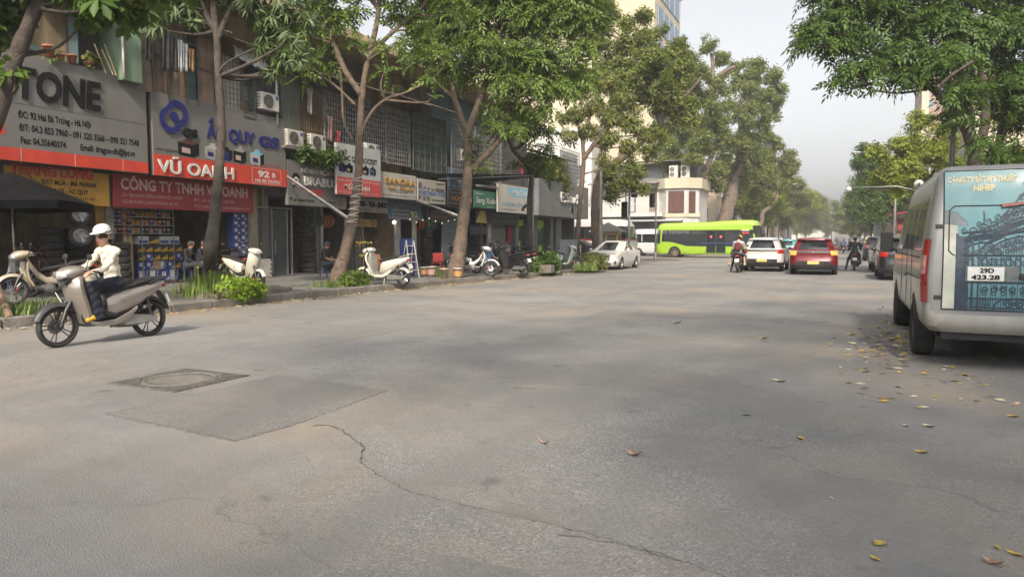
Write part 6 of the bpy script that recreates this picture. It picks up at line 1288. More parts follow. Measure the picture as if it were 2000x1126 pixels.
# ------------------------------------------------------------------ people: one continuous skin each
SKIN = mat('skin', (.42, .25, .17), .55, var=.08, scale=20); SKIN2 = mat('skin_tan', (.30, .17, .11), .6, var=.1, scale=20); HAIR = mat('hair_black', (.012, .010, .010), .5, var=.3, scale=40)
def cloth(name, col): return mat('cloth_' + name, col, .9, var=.22, scale=9, bump=.25, bscale=30)
MIR = lambda p: (-p[0], p[1], p[2])
def body(J, cols, h=.03, k=.03, wide=1.0, fem=False):
 """J: joints (right side; the left is mirrored unless given with a leading l). cols: tag -> material"""
 g = lambda n, s: J[n] if s > 0 else J.get('l' + n, MIR(J[n])); V = lambda p: np.array(p, float); P = []
 add = lambda a, b_, ra, rb, t: P.append((V(a), V(b_), ra, rb, t))
 wide = J.get('wide', wide); pel, ch, nk, hd = V(J['pelvis']), V(J['chest']), V(J['neck']), V(J['head'])
 up = (hd - nk) / np.linalg.norm(hd - nk); fwd = V(J.get('face', (0, 1, 0))); fwd = fwd - up * (fwd @ up); fwd /= np.linalg.norm(fwd); sd = np.cross(fwd, up)
 add(pel, (pel + ch) / 2, .135 * wide, .115 * wide, 'top'); add((pel + ch) / 2, ch, .115 * wide, .125 * wide, 'top'); add(ch, nk - up * .05, .125 * wide, .08, 'top')
 for s in (-1, 1):
  sh, el, wr = V(g('shoulder', s)), V(g('elbow', s)), V(g('wrist', s)); add(ch + (nk - ch) * .5, sh, .085, .062, 'top')
  add(sh, el, .056, .044, 'sleeve'); add(el, wr, .042, .029, 'forearm'); d = (wr - el) / np.linalg.norm(wr - el)
  hand = V(J.get('hand' if s > 0 else 'lhand', tuple(wr + d * .08))); hv = hand - wr; hl = np.linalg.norm(hv); hv /= hl
  add(wr, hand, .028, .030, 'skin'); q = np.cross(hv, np.array([0, 0, 1.0])); q /= np.linalg.norm(q) + 1e-9; q *= s
  for i in range(4):
   b0 = hand + q * (.024 - .016 * i); m0 = b0 + hv * .035 + np.array([0, 0, -.012]); e0 = m0 + hv * .012 + np.array([0, 0, -.030 + .004 * i]); add(b0, m0, .0095, .009, 'skin'); add(m0, e0, .009, .0075, 'skin')
  add(wr + hv * .03 - q * .02, hand - q * .042 + hv * .01 + np.array([0, 0, -.012]), .011, .009, 'skin')
  hp, kn, an, toe = V(g('hip', s)), V(g('knee', s)), V(g('ankle', s)), V(g('toe', s))
  add(pel, hp, .125 * wide, .105, 'leg'); add(hp, kn, .098, .068, 'leg'); add(kn, an, J.get('calf0', .062), J.get('calf1', .043), 'shin'); add(an, toe, .045, .036, 'shoe'); add(an, an + np.array([0, 0, -.03]) - (toe - an) * .18, .042, .04, 'shoe')
 add(nk - up * .06, nk + up * .05, .055, .05, 'skin')
 c = hd; hs_ = J.get('hs', 1.0)
 def add(a, b_, ra, rb, t): P.append((c + (V(a) - c) * hs_, c + (V(b_) - c) * hs_, ra * hs_, rb * hs_, t))
 add(c + up * .03 - fwd * .018, c + up * .03 + fwd * .01, .092, .088, 'hair' if J.get('hair', 1) else 'skin'); add(c - up * .01 + fwd * .02, c - up * .055 + fwd * .03, .076, .06, 'skin'); add(c - up * .085 + fwd * .055, c - up * .095 + fwd * .06, .034, .03, 'skin')
 add(c + up * .025 + fwd * .055, c + up * .05 + fwd * .05, .05, .05, 'skin')
 add(c + up * .01 + fwd * .095, c - up * .022 + fwd * .108, .010, .015, 'skin'); add(c - up * .055 + fwd * .088 - sd * .02, c - up * .055 + fwd * .088 + sd * .02, .011, .011, 'lip')
 for s in (-1, 1): add(c + sd * s * .083 - fwd * .01 + up * .015, c + sd * s * .086 - fwd * .01 - up * .025, .014, .012, 'skin'); add(c + sd * s * .032 + fwd * .083 + up * .02, c + sd * s * .034 + fwd * .083 + up * .02, .013, .013, 'eye')
 v, f, tg = sdf_body(P, h, k)
 if h < .02:                       # cloth folds
  w_ = np.zeros(len(v)); tt = np.array([t_ in ('top', 'sleeve', 'forearm', 'leg', 'shin') for t_ in tg]); w_[np.unique(f[tt])] = 1
  nv = np.zeros_like(v); e1 = np.cross(v[f[:, 2]] - v[f[:, 0]], v[f[:, 3]] - v[f[:, 1]])
  for q_ in range(4): np.add.at(nv, f[:, q_], e1)
  nv /= np.linalg.norm(nv, axis=1)[:, None] + 1e-9; x_, y_, z_ = v.T
  v = v + nv * (w_ * (.0055 * np.sin(55 * z_ + 22 * y_ + 3 * np.sin(17 * x_ + 9 * y_)) + .0045 * np.sin(38 * y_ - 31 * z_ + 4 * np.sin(13 * z_))))[:, None]
 names = []; idx = []
 for t_ in tg:
  m_ = cols.get(t_) or cols.get({'sleeve': 'top', 'forearm': 'sleeve', 'shin': 'leg', 'hair': 'hair', 'lip': 'skin', 'eye': 'hair'}.get(t_, 'skin')) or (cols.get('top') if t_ == 'forearm' else None) or cols['skin']
  if m_ not in names: names.append(m_)
  idx.append(names.index(m_))
 return npmesh('person_body', v, f, names, True, idx), dict(c=c, up=up * hs_, f=fwd * hs_, s=sd * hs_)
def frame_mtx(fr): return Matrix(((fr['s'][0], fr['f'][0], fr['up'][0], fr['c'][0]), (fr['s'][1], fr['f'][1], fr['up'][1], fr['c'][1]), (fr['s'][2], fr['f'][2], fr['up'][2], fr['c'][2]), (0, 0, 0, 1)))
def helmet(o, fr, m_, brim=True):
 b_ = MB(); M_ = frame_mtx(fr); prof = [(.001, .150), (.045, .146), (.085, .128), (.112, .095), (.124, .05), (.126, .01), (.122, -.012), (.112, -.012), (.108, .02)]
 b_.lathe(prof, 20, (0, -.01, .0), caps=False); b_.v = [tuple(M_ @ Vector((x * .90, y * 1.0 - .010, z * .94 + .044 + (.026 if y > .05 and z < .06 else 0)))) for x, y, z in b_.v]
 hm = b_.obj('helmet', m_, o, smooth=True)
 if brim:
  b_ = MB(); vs = []
  for i in range(9):
   a = math.pi * (.14 + .72 * i / 8); c_, s_ = math.cos(a), math.sin(a)
   vs += [(.118 * c_, .10 * s_ + .015, .045), (.125 * c_, .17 * s_ + .02, .032), (.125 * c_, .17 * s_ + .02, .026), (.118 * c_, .10 * s_ + .015, .037)]
  b_.add([M_ @ (Vector(p) + Vector((0, -.010, .046))) for p in vs], [(4 * i + j, 4 * i + (j + 1) % 4, 4 * i + 4 + (j + 1) % 4, 4 * i + 4 + j) for i in range(8) for j in range(4)]); b_.obj('brim', m_, hm, smooth=True)
  b_ = MB(); b_.lathe([(.1265, .012), (.1275, .02), (.1265, .03)], 20, (0, -.01, 0), caps=False); b_.v = [tuple(M_ @ Vector((x * .905, y * 1.005 - .010, z * .94 + .049))) for x, y, z in b_.v]; b_.obj('helmet_band', mat('helmet_band', (.05, .05, .055), .5), hm, smooth=True)
 return hm
def person(label, loc, rz, J, cols, h=.03, helm=None, group=None, k=.03, glasses=False, brim=True):
 me, fr = body(J, cols, h, k); o = link('person', me, None, loc, rz); tag(o, label, 'person', group)
 if helm: helmet(o, fr, helm, brim)
 if glasses:
  b_ = MB(); M_ = frame_mtx(fr)
  for s in (-1, 1): b_.prism([M_ @ Vector((s * (.036 + .028 * math.cos(a)), .104 - .02 * abs(math.cos(a)) * (1 if math.cos(a) > 0 else 0), .018 + .017 * math.sin(a))) for a in np.linspace(0, 6.28, 13)[:-1]], M_.to_3x3() @ Vector((0, .004, 0))); b_.tube([M_ @ Vector((s * .062, .092, .022)), M_ @ Vector((s * .088, .0, .02))], .004, 5)
  b_.tube([M_ @ Vector((-.01, .11, .022)), M_ @ Vector((.01, .11, .022))], .004, 5); b_.obj('sunglasses', mat('sunglasses', (.01, .01, .012), .15), o)
 return o, fr
RIDE = dict(pelvis=(0, -.14, .86), chest=(0, -.10, 1.20), neck=(0, -.06, 1.36), head=(0, -.03, 1.49), shoulder=(.175, -.08, 1.29), elbow=(.235, .10, 1.07), wrist=(.27, .31, 1.00), hand=(.275, .38, 1.005), hip=(.09, -.12, .84), knee=(.13, .27, .80), ankle=(.13, .17, .40), toe=(.13, .32, .345), calf0=.075, calf1=.072)
ASTRIDE = dict(RIDE, knee=(.22, .18, .72), ankle=(.26, .02, .34), toe=(.28, .18, .30), calf0=.062, calf1=.05)
FOOTDOWN = dict(ASTRIDE, lknee=(-.26, .14, .58), lankle=(-.36, -.02, .13), ltoe=(-.38, .12, .06))
SIT = dict(pelvis=(0, 0, .45), chest=(0, .06, .80), neck=(0, .10, .96), head=(0, .13, 1.09), shoulder=(.18, .07, .90), elbow=(.24, .16, .66), wrist=(.17, .38, .56), hip=(.10, .03, .43), knee=(.17, .43, .50), ankle=(.17, .40, .12), toe=(.18, .55, .05))
STAND = dict(pelvis=(0, 0, .92), chest=(0, 0, 1.28), neck=(0, 0, 1.44), head=(0, .03, 1.57), shoulder=(.19, 0, 1.37), elbow=(.23, -.02, 1.10), wrist=(.22, .10, .88), hip=(.09, 0, .90), knee=(.10, .02, .50), ankle=(.10, 0, .10), toe=(.11, .14, .05))
# ------------------------------------------------------------------ scooters and motorbikes (forward = +Y, wheels on z = 0)
def arc_shell(b_, r, w, a0, a1, c, n=12, m=6):
 """curved mudguard: part of a ring about the wheel axle at c"""
 vs = []
 for i in range(n + 1):
  a = R(a0 + (a1 - a0) * i / n)
  for j in range(m + 1):
   t = j / m * 2 - 1; rr = r - .035 * t * t - (.0 if abs(t) < .9 else .02); vs.append((c[0] + w * t, c[1] + rr * math.cos(a), c[2] + rr * math.sin(a)))
 b_.add(vs, [(i * (m + 1) + j, i * (m + 1) + j + 1, (i + 1) * (m + 1) + j + 1, (i + 1) * (m + 1) + j) for i in range(n) for j in range(m)])
def ell(y, z, hw, hh, n=14, tilt=0.0, top=1.0):
 out = []
 for i in range(n):
  a = 2 * math.pi * i / n; c_, s_ = math.cos(a), math.sin(a); x = hw * (abs(c_) ** .75) * (1 if c_ >= 0 else -1); d = hh * s_ * (top if s_ > 0 else 1); out.append(Vector((x, y + d * tilt, z + d)))
 return out
def scooter_parts(paint_, dark, seatm, r=.275, style='sh', plate=PLW, rimm=None, wb=.655):
 """list of (name, builder, material, smooth, child_of)"""
 Q = []; rim_ = rimm or RIMD; y0, y1 = wb, -wb
 for yy_, nm in ((y0, 'front_wheel'), (y1, 'rear_wheel')):
  b_ = MB(); w = .042 if r > .24 else .055; b_.lathe([(r * .78, -w * .8), (r * .88, -w), (r * .97, -w * .6), (r, 0), (r * .97, w * .6), (r * .88, w), (r * .78, w * .8)], 28, (0, yy_, r), 'x', caps=False); Q.append((nm, b_, TYRE, True, None))
  b_ = MB(); b_.lathe([(r * .80, -.022), (r * .76, -.03), (r * .74, 0), (r * .76, .03), (r * .80, .022)], 28, (0, yy_, r), 'x', caps=False); b_.lathe([(.05, -.05), (.05, .05)], 12, (0, yy_, r), 'x')
  for i in range(10 if r > .24 else 5):
   a = 2 * math.pi * (i // 2 + (.13 if i % 2 else -.13)) / 5 if r > .24 else 2 * math.pi * i / 5; b_.tube([(0, yy_ + .04 * math.cos(a), r + .04 * math.sin(a)), (0, yy_ + r * .76 * math.cos(a), r + r * .76 * math.sin(a))], .008 if r > .24 else .028, 5)
  Q.append(('rim', b_, rim_, False, nm))
 b_ = MB(); b_.lathe([(.10, -.003), (.10, .003)], 20, (.055, y0, r), 'x'); Q.append(('brake_disc', b_, ALU, False, 'front_wheel'))
 b_ = MB(); b_.cbox((.062, y0 - .085, r + .02), (.035, .05, .09)); Q.append(('brake_caliper', b_, LAMPR, False, 'front_wheel'))
 b_ = MB(); arc_shell(b_, r + .055, .065, 20, 165, (0, y0, r), 14); arc_shell(b_, r + .05, .064, 20, 165, (0, y0, r), 14); Q.append(('front_mudguard', b_, dark if style == 'sh' else paint_, True, None))
 b_ = MB()
 for s in (-1, 1): b_.tube([(s * .075, y0, r), (s * .075, y0 - .08, r + .22), (s * .05, y0 - .17, .62)], [.022, .026, .026], 8)
 Q.append(('fork', b_, RIMD, True, None))
 # front shield: bowed panel from lamp to floor
 st = [(.42, 1.00, .10, .05), (.50, .93, .16, .07), (.545, .84, .205, .09), (.545, .72, .215, .11), (.515, .58, .20, .13), (.465, .45, .175, .13), (.42, .34, .15, .11), (.39, .27, .13, .09)]
 b_ = MB(); vs = []; m = 10
 for (y, z, w, bow) in st:
  for j in range(m + 1): t = j / m * 2 - 1; vs.append((w * t, y - bow * abs(t) ** 1.8, z + .03 * (1 - t * t)))
 nst = len(st)
 for (y, z, w, bow) in st:
  for j in range(m + 1): t = j / m * 2 - 1; vs.append((w * t * .94, y - bow * abs(t) ** 1.8 - .05, z + .02 * (1 - t * t)))
 fs = [(i * (m + 1) + j, i * (m + 1) + j + 1, (i + 1) * (m + 1) + j + 1, (i + 1) * (m + 1) + j) for i in range(nst - 1) for j in range(m)]; o = nst * (m + 1)
 fs += [tuple(o + q for q in f[::-1]) for f in fs]
 fs += [(i * (m + 1) + e, (i + 1) * (m + 1) + e, o + (i + 1) * (m + 1) + e, o + i * (m + 1) + e) for i in range(nst - 1) for e in (0, m)] + [(j, j + 1, o + j + 1, o + j) for j in range(m)]
 b_.add(vs, fs); Q.append(('front_shield', b_, paint_, True, None))
 b_ = MB(); b_.loft([ell(.36, .95, .10, .05), ell(.33, .80, .16, .06), ell(.31, .60, .15, .05), ell(.29, .40, .13, .05)]) if False else b_.loft([[Vector((x, y, z)) for x, y in ((-w, .0 + yb), (w, .0 + yb), (w * .8, yb + .14), (-w * .8, yb + .14))] for z, w, yb in ((.96, .09, .30), (.80, .165, .29), (.60, .16, .27), (.38, .13, .25), (.30, .13, .22))]); Q.append(('inner_shield', b_, dark, False, None))
 if style == 'sh':
  b_ = MB(); b_.prism([(-.13, .555, .90), (0, .60, .80), (.13, .555, .90), (.09, .50, .955), (0, .535, .93), (-.09, .50, .955)], (0, .012, -.004)); Q.append(('front_grille', b_, dark, False, 'front_shield'))
 # lamp cowl
 b_ = MB(); b_.loft([ell(.62, .955, .04, .03), ell(.60, .965, .10, .065), ell(.54, .985, .15, .085), ell(.44, 1.005, .17, .085), ell(.35, 1.02, .165, .065), ell(.27, 1.02, .11, .04)]); Q.append(('lamp_cowl', b_, paint_, True, None))
 b_ = MB(); b_.loft([ell(.635, .955, .03, .02), ell(.615, .96, .09, .05), ell(.575, .975, .13, .066)]); Q.append(('headlight', b_, LAMPW, True, 'lamp_cowl'))
 b_ = MB(); b_.tube([(-.34, .29, 1.0), (-.2, .36, 1.01), (0, .38, 1.02), (.2, .36, 1.01), (.34, .29, 1.0)], .013, 8); Q.append(('handlebar', b_, BLACKM, True, None))
 for s in (-1, 1):
  b_ = MB(); b_.tube([(s * .24, .345, 1.007), (s * .35, .285, .999)], .019, 8); Q.append(('grip', b_, BLACKM, True, 'handlebar'))
  b_ = MB(); b_.tube([(s * .26, .38, .995), (s * .36, .335, .985)], .007, 5); Q.append(('brake_lever', b_, ALU, True, 'handlebar'))
  b_ = MB(); b_.tube([(s * .19, .36, 1.02), (s * .25, .37, 1.11), (s * .27, .365, 1.17)], .007, 6); b_.sphere((s * .285, .36, 1.20), .06, 12, 8, (1, .3, .75)); Q.append(('mirror', b_, BLACKM, True, 'handlebar'))
 b_ = MB(); b_.loft([[Vector((sx * w, y, z)) for sx, z in ((-1, z0), (1, z0), (1, z1), (-1, z1))] for y, w, z0, z1 in ((.34, .13, .25, .31), (.2, .15, .25, .305), (.0, .15, .25, .305), (-.1, .13, .26, .33))]); Q.append(('floorboard', b_, dark, False, None))
 for s in (-1, 1):
  b_ = MB(); b_.loft([[Vector((s * x, y, z)) for x, z in ((.152, zc - hh), (.168, zc), (.152, zc + hh))] for y, zc, hh in ((.30, .30, .02), (.15, .27, .035), (-.05, .28, .04), (-.25, .36, .05), (-.38, .46, .03))], caps=False, closed=False); Q.append(('side_rail', b_, paint_, True, None))
 # body behind the footwell
 b_ = MB(); b_.loft([ell(.02, .50, .10, .14), ell(-.08, .52, .145, .20), ell(-.25, .57, .165, .195), ell(-.45, .63, .165, .155), ell(-.65, .70, .14, .115), ell(-.80, .755, .10, .07), ell(-.90, .79, .05, .03)]); Q.append(('body_cowl', b_, paint_, True, None))
 b_ = MB(); b_.loft([ell(.06, .40, .09, .11), ell(-.10, .40, .125, .11), ell(-.30, .44, .13, .10), ell(-.48, .52, .12, .08)]); Q.append(('under_cowl', b_, dark, True, None))
 b_ = MB(); b_.loft([ell(.10, .70, .06, .02), ell(.05, .715, .105, .04, top=.8), ell(-.10, .735, .135, .05, top=.7), ell(-.32, .775, .14, .055, top=.7), ell(-.45, .815, .135, .055, top=.8), ell(-.62, .845, .12, .05, top=.7), ell(-.78, .865, .08, .03)]); Q.append(('seat', b_, seatm, True, None))
 b_ = MB(); b_.tube([(.11, -.60, .80), (.12, -.78, .86), (.07, -.90, .88), (-.07, -.90, .88), (-.12, -.78, .86), (-.11, -.60, .80)], .014, 7); Q.append(('grab_rail', b_, dark, True, None))
 b_ = MB(); b_.loft([ell(-.86, .76, .09, .035), ell(-.91, .755, .085, .03), ell(-.93, .75, .05, .015)]); Q.append(('tail_light', b_, LAMPR, True, None))
 b_ = MB(); arc_shell(b_, r + .06, .07, 55, 150, (0, y1, r), 10); arc_shell(b_, r + .05, .068, 55, 150, (0, y1, r), 10); b_.loft([[Vector((sx * .065, y, z)) for sx, y, z in ((-1, y, z), (1, y, z), (1, y - .012, z), (-1, y - .012, z))] for y, z in ((-.80, .68), (-.90, .52), (-.95, .38))]); Q.append(('rear_mudguard', b_, dark, True, None))
 b_ = MB(); b_.cbox((0, -.93, .56), (.19, .008, .14), Matrix.Rotation(R(-22), 3, 'X')); Q.append(('number_plate', b_, plate, False, None))
 b_ = MB(); b_.loft([ell(.02, r + .02, .05, .05), ell(-.15, r, .11, .09), ell(-.35, r - .01, .12, .09), ell(-.55, r, .10, .07), ell(y1 - .08, r, .085, .06)]); Q.append(('engine', b_, mat('engine_grey', (.16, .155, .15), .55, .5, var=.3, scale=10, dirt=(.07, .06, .05), damt=.5), True, None))
 b_ = MB(); b_.loft([[Vector((-.135 + dx, y, z + dz)) for dx, dz in ((0, -h_), (.03, -h_), (.03, h_), (0, h_))] for y, z, h_ in ((-.20, r + .0, .05), (-.30, r + .02, .075), (-.55, r + .01, .055), (y1 - .05, r, .045))]); Q.append(('belt_cover', b_, ALU, False, 'engine'))
 b_ = MB(); b_.tube([(.13, -.15, r - .08), (.15, -.45, r - .03), (.155, -.60, r + .04), (.155, -.88, r + .14)], [.02, .05, .055, .045], 10); Q.append(('exhaust', b_, BLACKM, True, None))
 for s in (-1, 1): b_ = MB(); b_.tube([(s * .11, y1 + .02, r + .03), (s * .11, -.55, .66)], .022, 8); Q.append(('shock_absorber', b_, BLACKM, True, None))
 b_ = MB(); b_.tube([(-.10, -.10, .22), (-.26, -.16, .012)], .012, 6); Q.append(('side_stand', b_, ALU, True, None))
 return Q
SEATB = mat('seat_black', (.02, .02, .021), .6, var=.2, scale=12, bump=.2, bscale=90)
def emit_bike(root, Q, skip=()):
 made = {}
 for nm, b_, m_, sm, par in Q:
  if nm in skip: continue
  o = b_.obj(nm, m_, made.get(par, root), smooth=sm) if not sm else b_.obj(nm, m_, made.get(par, root), angle=48); made.setdefault(nm, o)
 return root
def bike(label, loc, rz, paint_, dark=CLAD, style='sh', r=.275, group='parked scooters and motorbikes', lean=0.0, rimm=None, skip=(), name='scooter', plate=PLW):
 t = thing(name, label, 'scooter', loc, rz, group); emit_bike(t, scooter_parts(paint_, dark, SEATB, r, style, plate, rimm), skip); t.rotation_euler.y = lean; return t
def underbone(label, loc, rz, paint_, group='parked scooters and motorbikes', lean=0.0, carrier=False):
 """step-through motorbike with big thin wheels, open frame and a flat seat"""
 t = thing('motorbike', label, 'motorbike', loc, rz, group); t.rotation_euler.y = lean; Q = [q for q in scooter_parts(paint_, CLAD, SEATB, .29, 'cub', PLW, ALU, .62) if q[0] not in ('floorboard', 'side_rail', 'body_cowl', 'under_cowl', 'inner_shield', 'belt_cover', 'front_shield', 'engine')]
 b_ = MB(); b_.loft([ell(.36, .95, .06, .04), ell(.30, .80, .06, .07), ell(.18, .60, .055, .07), ell(.02, .47, .055, .07), ell(-.15, .47, .07, .09)]); Q.append(('frame_cover', b_, paint_, True, None))
 for s in (-1, 1): b_ = MB(); b_.loft([[Vector((s * x, y, z)) for x, y in ((.10, y0), (.20, y0 + .05), (.205, y0 + .02), (.10, y0 - .03))] for z, y0 in ((.86, .36), (.70, .38), (.52, .34), (.38, .27))]); Q.append(('leg_shield', b_, paint_, False, None))
 b_ = MB(); b_.loft([ell(-.08, .58, .08, .08), ell(-.3, .62, .11, .11), ell(-.55, .68, .10, .08), ell(-.8, .76, .06, .04)]); Q.append(('side_cover', b_, paint_, True, None))
 b_ = MB(); b_.lathe([(.03, -.13), (.09, -.11), (.11, 0), (.09, .11), (.03, .13)], 14, (0, -.02, .32), 'x'); b_.lathe([(.05, 0), (.06, .05), (.05, .2)], 12, (0, .02, .33), 'y'); Q.append(('engine', b_, MATS['engine_grey'], True, None))
 return emit_bike(t, Q)
# --- the rider in the near lane
gold = mat('silver_bronze_paint', (.40, .355, .315), .3, .7, var=.03, scale=3, coat=.6, rv=.1); DKG = mat('dark_plastic', (.032, .032, .034), .45, var=.2, scale=8)
bike('silver bronze scooter ridden along the near lane', (-9.45, 6.72, 0), R(180 - 4), gold, DKG, 'sh', .275, 'moving two-wheelers', skip=('side_stand',))
cream = cloth('cream', (.60, .56, .47)); denim = cloth('denim', (.010, .012, .024)); yshoe = mat('yellow_shoe', (.55, .33, .03), .6, var=.1)
o, fr = person('person in white helmet, sunglasses and cream top riding a scooter', (-9.45, 6.72, 0), R(180 - 4), dict({k_: ((v_[0], v_[1] + (.025 if k_ in ('neck', 'head') else .01), v_[2] - .018) if k_ in ('chest', 'neck', 'head', 'shoulder', 'elbow') else (v_[0], v_[1], v_[2] - .02) if k_ in ('pelvis', 'hip') else v_) for k_, v_ in RIDE.items()}, face=(-.35, 1, -.02), hs=1.0, wide=.86, calf0=.085, calf1=.088), dict(top=cream, sleeve=cream, forearm=cream, leg=denim, shin=denim, shoe=yshoe, skin=SKIN, hair=HAIR, eye=HAIR, lip=mat('lip', (.35, .12, .10), .5)), .0125, mat('helmet_white', (.62, .62, .60), .3, var=.06, coat=.5), k=.022, glasses=True)
b = MB(); b.loft([[Vector((x, y, z)) for x, y in ((-.05, y0), (.05, y0), (.06, y0 + .05), (-.06, y0 + .05))] for z, y0 in ((1.44, -.145), (1.36, -.155), (1.26, -.18), (1.14, -.205))]); b.obj('hair', HAIR, o, smooth=True)
b = MB(); b.sphere((-.10, .26, .90), .085, 12, 8, (.7, 1.1, 1)); tag(b.obj('handbag', mat('cream_bag', (.52, .48, .40), .6, var=.1), None, smooth=True, loc=(-9.45, 6.72, 0), rz=R(176)), 'small cream bag hanging between the rider and the handlebar', 'bag')
# --- parked two-wheelers along the shops
TAN = mat('tan_paint', (.42, .36, .27), .35, .1, var=.1, coat=.4); IVORY = mat('ivory_paint', (.60, .57, .48), .35, 0, var=.06, coat=.5); BLKP = MATS['black_paint']; WHP = MATS['white_paint']; SAGE = mat('sage_paint', (.36, .42, .36), .35, .1, var=.06, coat=.5)
underbone('white and tan step-through motorbike with round mirrors at the planter', G(95, 592, PZ) + Vector((0, 0, 0)), R(165), TAN)
underbone('dark motorbike with red stickers parked behind the tan one', G(120, 578, PZ), R(150), mat('dark_red_paint', (.06, .02, .02), .35, .2, coat=.4))
bike('ivory scooter standing sideways in front of the nail studio', (G(718, 555, PZ) + G(782, 557, PZ)) / 2, R(93), IVORY, mat('ivory_trim', (.30, .29, .26), .5), 'retro', .235, lean=R(-5), rimm=RIM)
bike('white scooter half hidden behind the flower bed', G(474, 562, PZ), R(-98), IVORY, CLAD, 'retro', .24, lean=R(-5))
underbone('white step-through motorbike beside the forked trunk', G(925, 540, PZ), R(-70), WHP, lean=R(-6))
bike('black scooter with a brown seat beside the thin black tree', G(998, 536, PZ), R(75), BLKP, CLAD, 'sh', .275, lean=R(-5))
bike('black motorbike parked tight behind the brown seated scooter', G(1022, 530, PZ), R(60), mat('blue_black_paint', (.02, .025, .05), .35, .2, coat=.4), CLAD, 'sh', .28, lean=R(-5))
bike('sage green scooter in front of the grey cabinet', G(1098, 527, PZ), R(-80), SAGE, CLAD, 'sh', .28, lean=R(-5), rimm=RIM)
bike('white scooter squeezed between the bush and the white saloon', (-12.75, 34.9, PZ), R(-30), WHP, CLAD, 'sh', .28, lean=R(-5))
for lab, p_, rz_, m_ in (('dark scooter behind the blue carton stack', G(470, 553, PZ), 60, BLKP), ('dark motorbike in the shade behind the forked trunk', G(905, 533, PZ), 80, MATS['blue_black_paint']), ('black scooter nearest the awning post', G(1046, 528, PZ), 68, BLKP), ('dark scooter in the doorway of the tyre dealer', G(968, 522, PZ), 40, MATS['blue_black_paint'])): bike(lab, p_, R(rz_), m_, lean=R(-5))
# --- moving and waiting riders ahead
GR = 'motorcyclists on the street ahead'
p2 = (-4.3, 33.6, 0)
bike('black motorbike with an orange tail lamp carrying two people', p2, R(0), BLKP, CLAD, 'sh', .28, GR, name='motorbike')
person('rider in a yellow helmet at the front of the two-person motorbike', p2, 0, dict(FOOTDOWN), dict(top=cloth('lime', (.30, .32, .06)), leg=cloth('black', (.02, .02, .022)), shoe=HAIR, skin=SKIN2, hair=HAIR), .028, mat('helmet_yellow', (.55, .42, .04), .35, coat=.4), GR)
J = {k: ((v[0], v[1] - .36, v[2] + .05) if isinstance(v, tuple) else v) for k, v in ASTRIDE.items()}; J.update(wrist=(.16, -.10, 1.02), hand=(.12, -.04, 1.0), elbow=(.24, -.32, 1.08), lknee=(-.32, -.2, .72), lankle=(-.42, -.22, .38), ltoe=(-.45, -.1, .30), calf0=.052, calf1=.036)
o, fr = person('passenger with maroon backpack and bare lower legs on the two-person motorbike', p2, 0, J, dict(top=cloth('pale', (.42, .40, .40)), leg=cloth('greyskirt', (.10, .10, .13)), shin=SKIN, shoe=mat('beige_sandal', (.45, .33, .2), .7), skin=SKIN, hair=HAIR), .028, None, GR)
b = MB(); b.loft([ell(-.62, 1.16, .13, .19), ell(-.68, 1.16, .155, .21), ell(-.78, 1.14, .14, .18), ell(-.82, 1.12, .08, .1)]); tag(b.obj('backpack', cloth('maroon', (.11, .02, .028)), None, smooth=True, loc=p2), 'maroon backpack worn by the motorbike passenger', 'backpack')
p3 = (.42, 38.3, 0)
bike('black scooter ridden up the middle lane right of the red SUV', p3, R(0), BLKP, CLAD, 'sh', .28, GR, name='scooter')
person('rider in dark grey shirt with a foot on the ground right of the red SUV', p3, R(0), FOOTDOWN, dict(top=cloth('charcoal', (.04, .042, .05)), leg=cloth('slate', (.035, .037, .045)), shoe=HAIR, skin=SKIN2, hair=HAIR), .028, mat('helmet_grey', (.34, .36, .38), .35, coat=.4), GR)
# --- crowd of riders farther up the street: small copies, each bike and each rider its own thing
def merged(Q):
 ms = []; v = []; f = []; mi = []
 for nm, b_, m_, sm, par in Q:
  if nm in ('rim', 'brake_disc', 'brake_caliper', 'brake_lever', 'grip', 'front_grille', 'side_stand', 'shock_absorber'): continue
  if m_ not in ms: ms.append(m_)
  o_ = len(v); v += b_.v; f += [tuple(i + o_ for i in q) for q in b_.f]; mi += [ms.index(m_)] * len(b_.f)
 me = bpy.data.meshes.new('scooter'); me.from_pydata([tuple(p) for p in v], [], f)
 for m_ in ms: me.materials.append(m_)
 me.polygons.foreach_set('material_index', mi); me.update(); return me
BM = [merged(scooter_parts(p_, CLAD, SEATB, .28)) for p_ in (BLKP, WHP, MATS['red_paint'], MATS['silver_paint'])]
BN = ['black', 'white', 'red', 'silver']
SH = [('light blue', (.22, .28, .48)), ('yellow', (.50, .38, .05)), ('pink', (.48, .20, .22)), ('white', (.50, .50, .48)), ('black', (.025, .025, .03)), ('green', (.08, .16, .09)), ('orange', (.48, .18, .05)), ('grey', (.18, .18, .19))]
RM = []
for n_, c_ in SH:
 me, fr = body(ASTRIDE, dict(top=cloth('c' + n_, c_), leg=MATS['cloth_slate'], shoe=HAIR, skin=SKIN2, hair=HAIR), .05, .04); o = link('tmp', me); hm = helmet(o, fr, mat('helmet_' + n_, tuple(min(1, .15 + k * .8) for k in c_), .35), False); RM.append((me, hm.data)); bpy.data.objects.remove(hm); bpy.data.objects.remove(o)
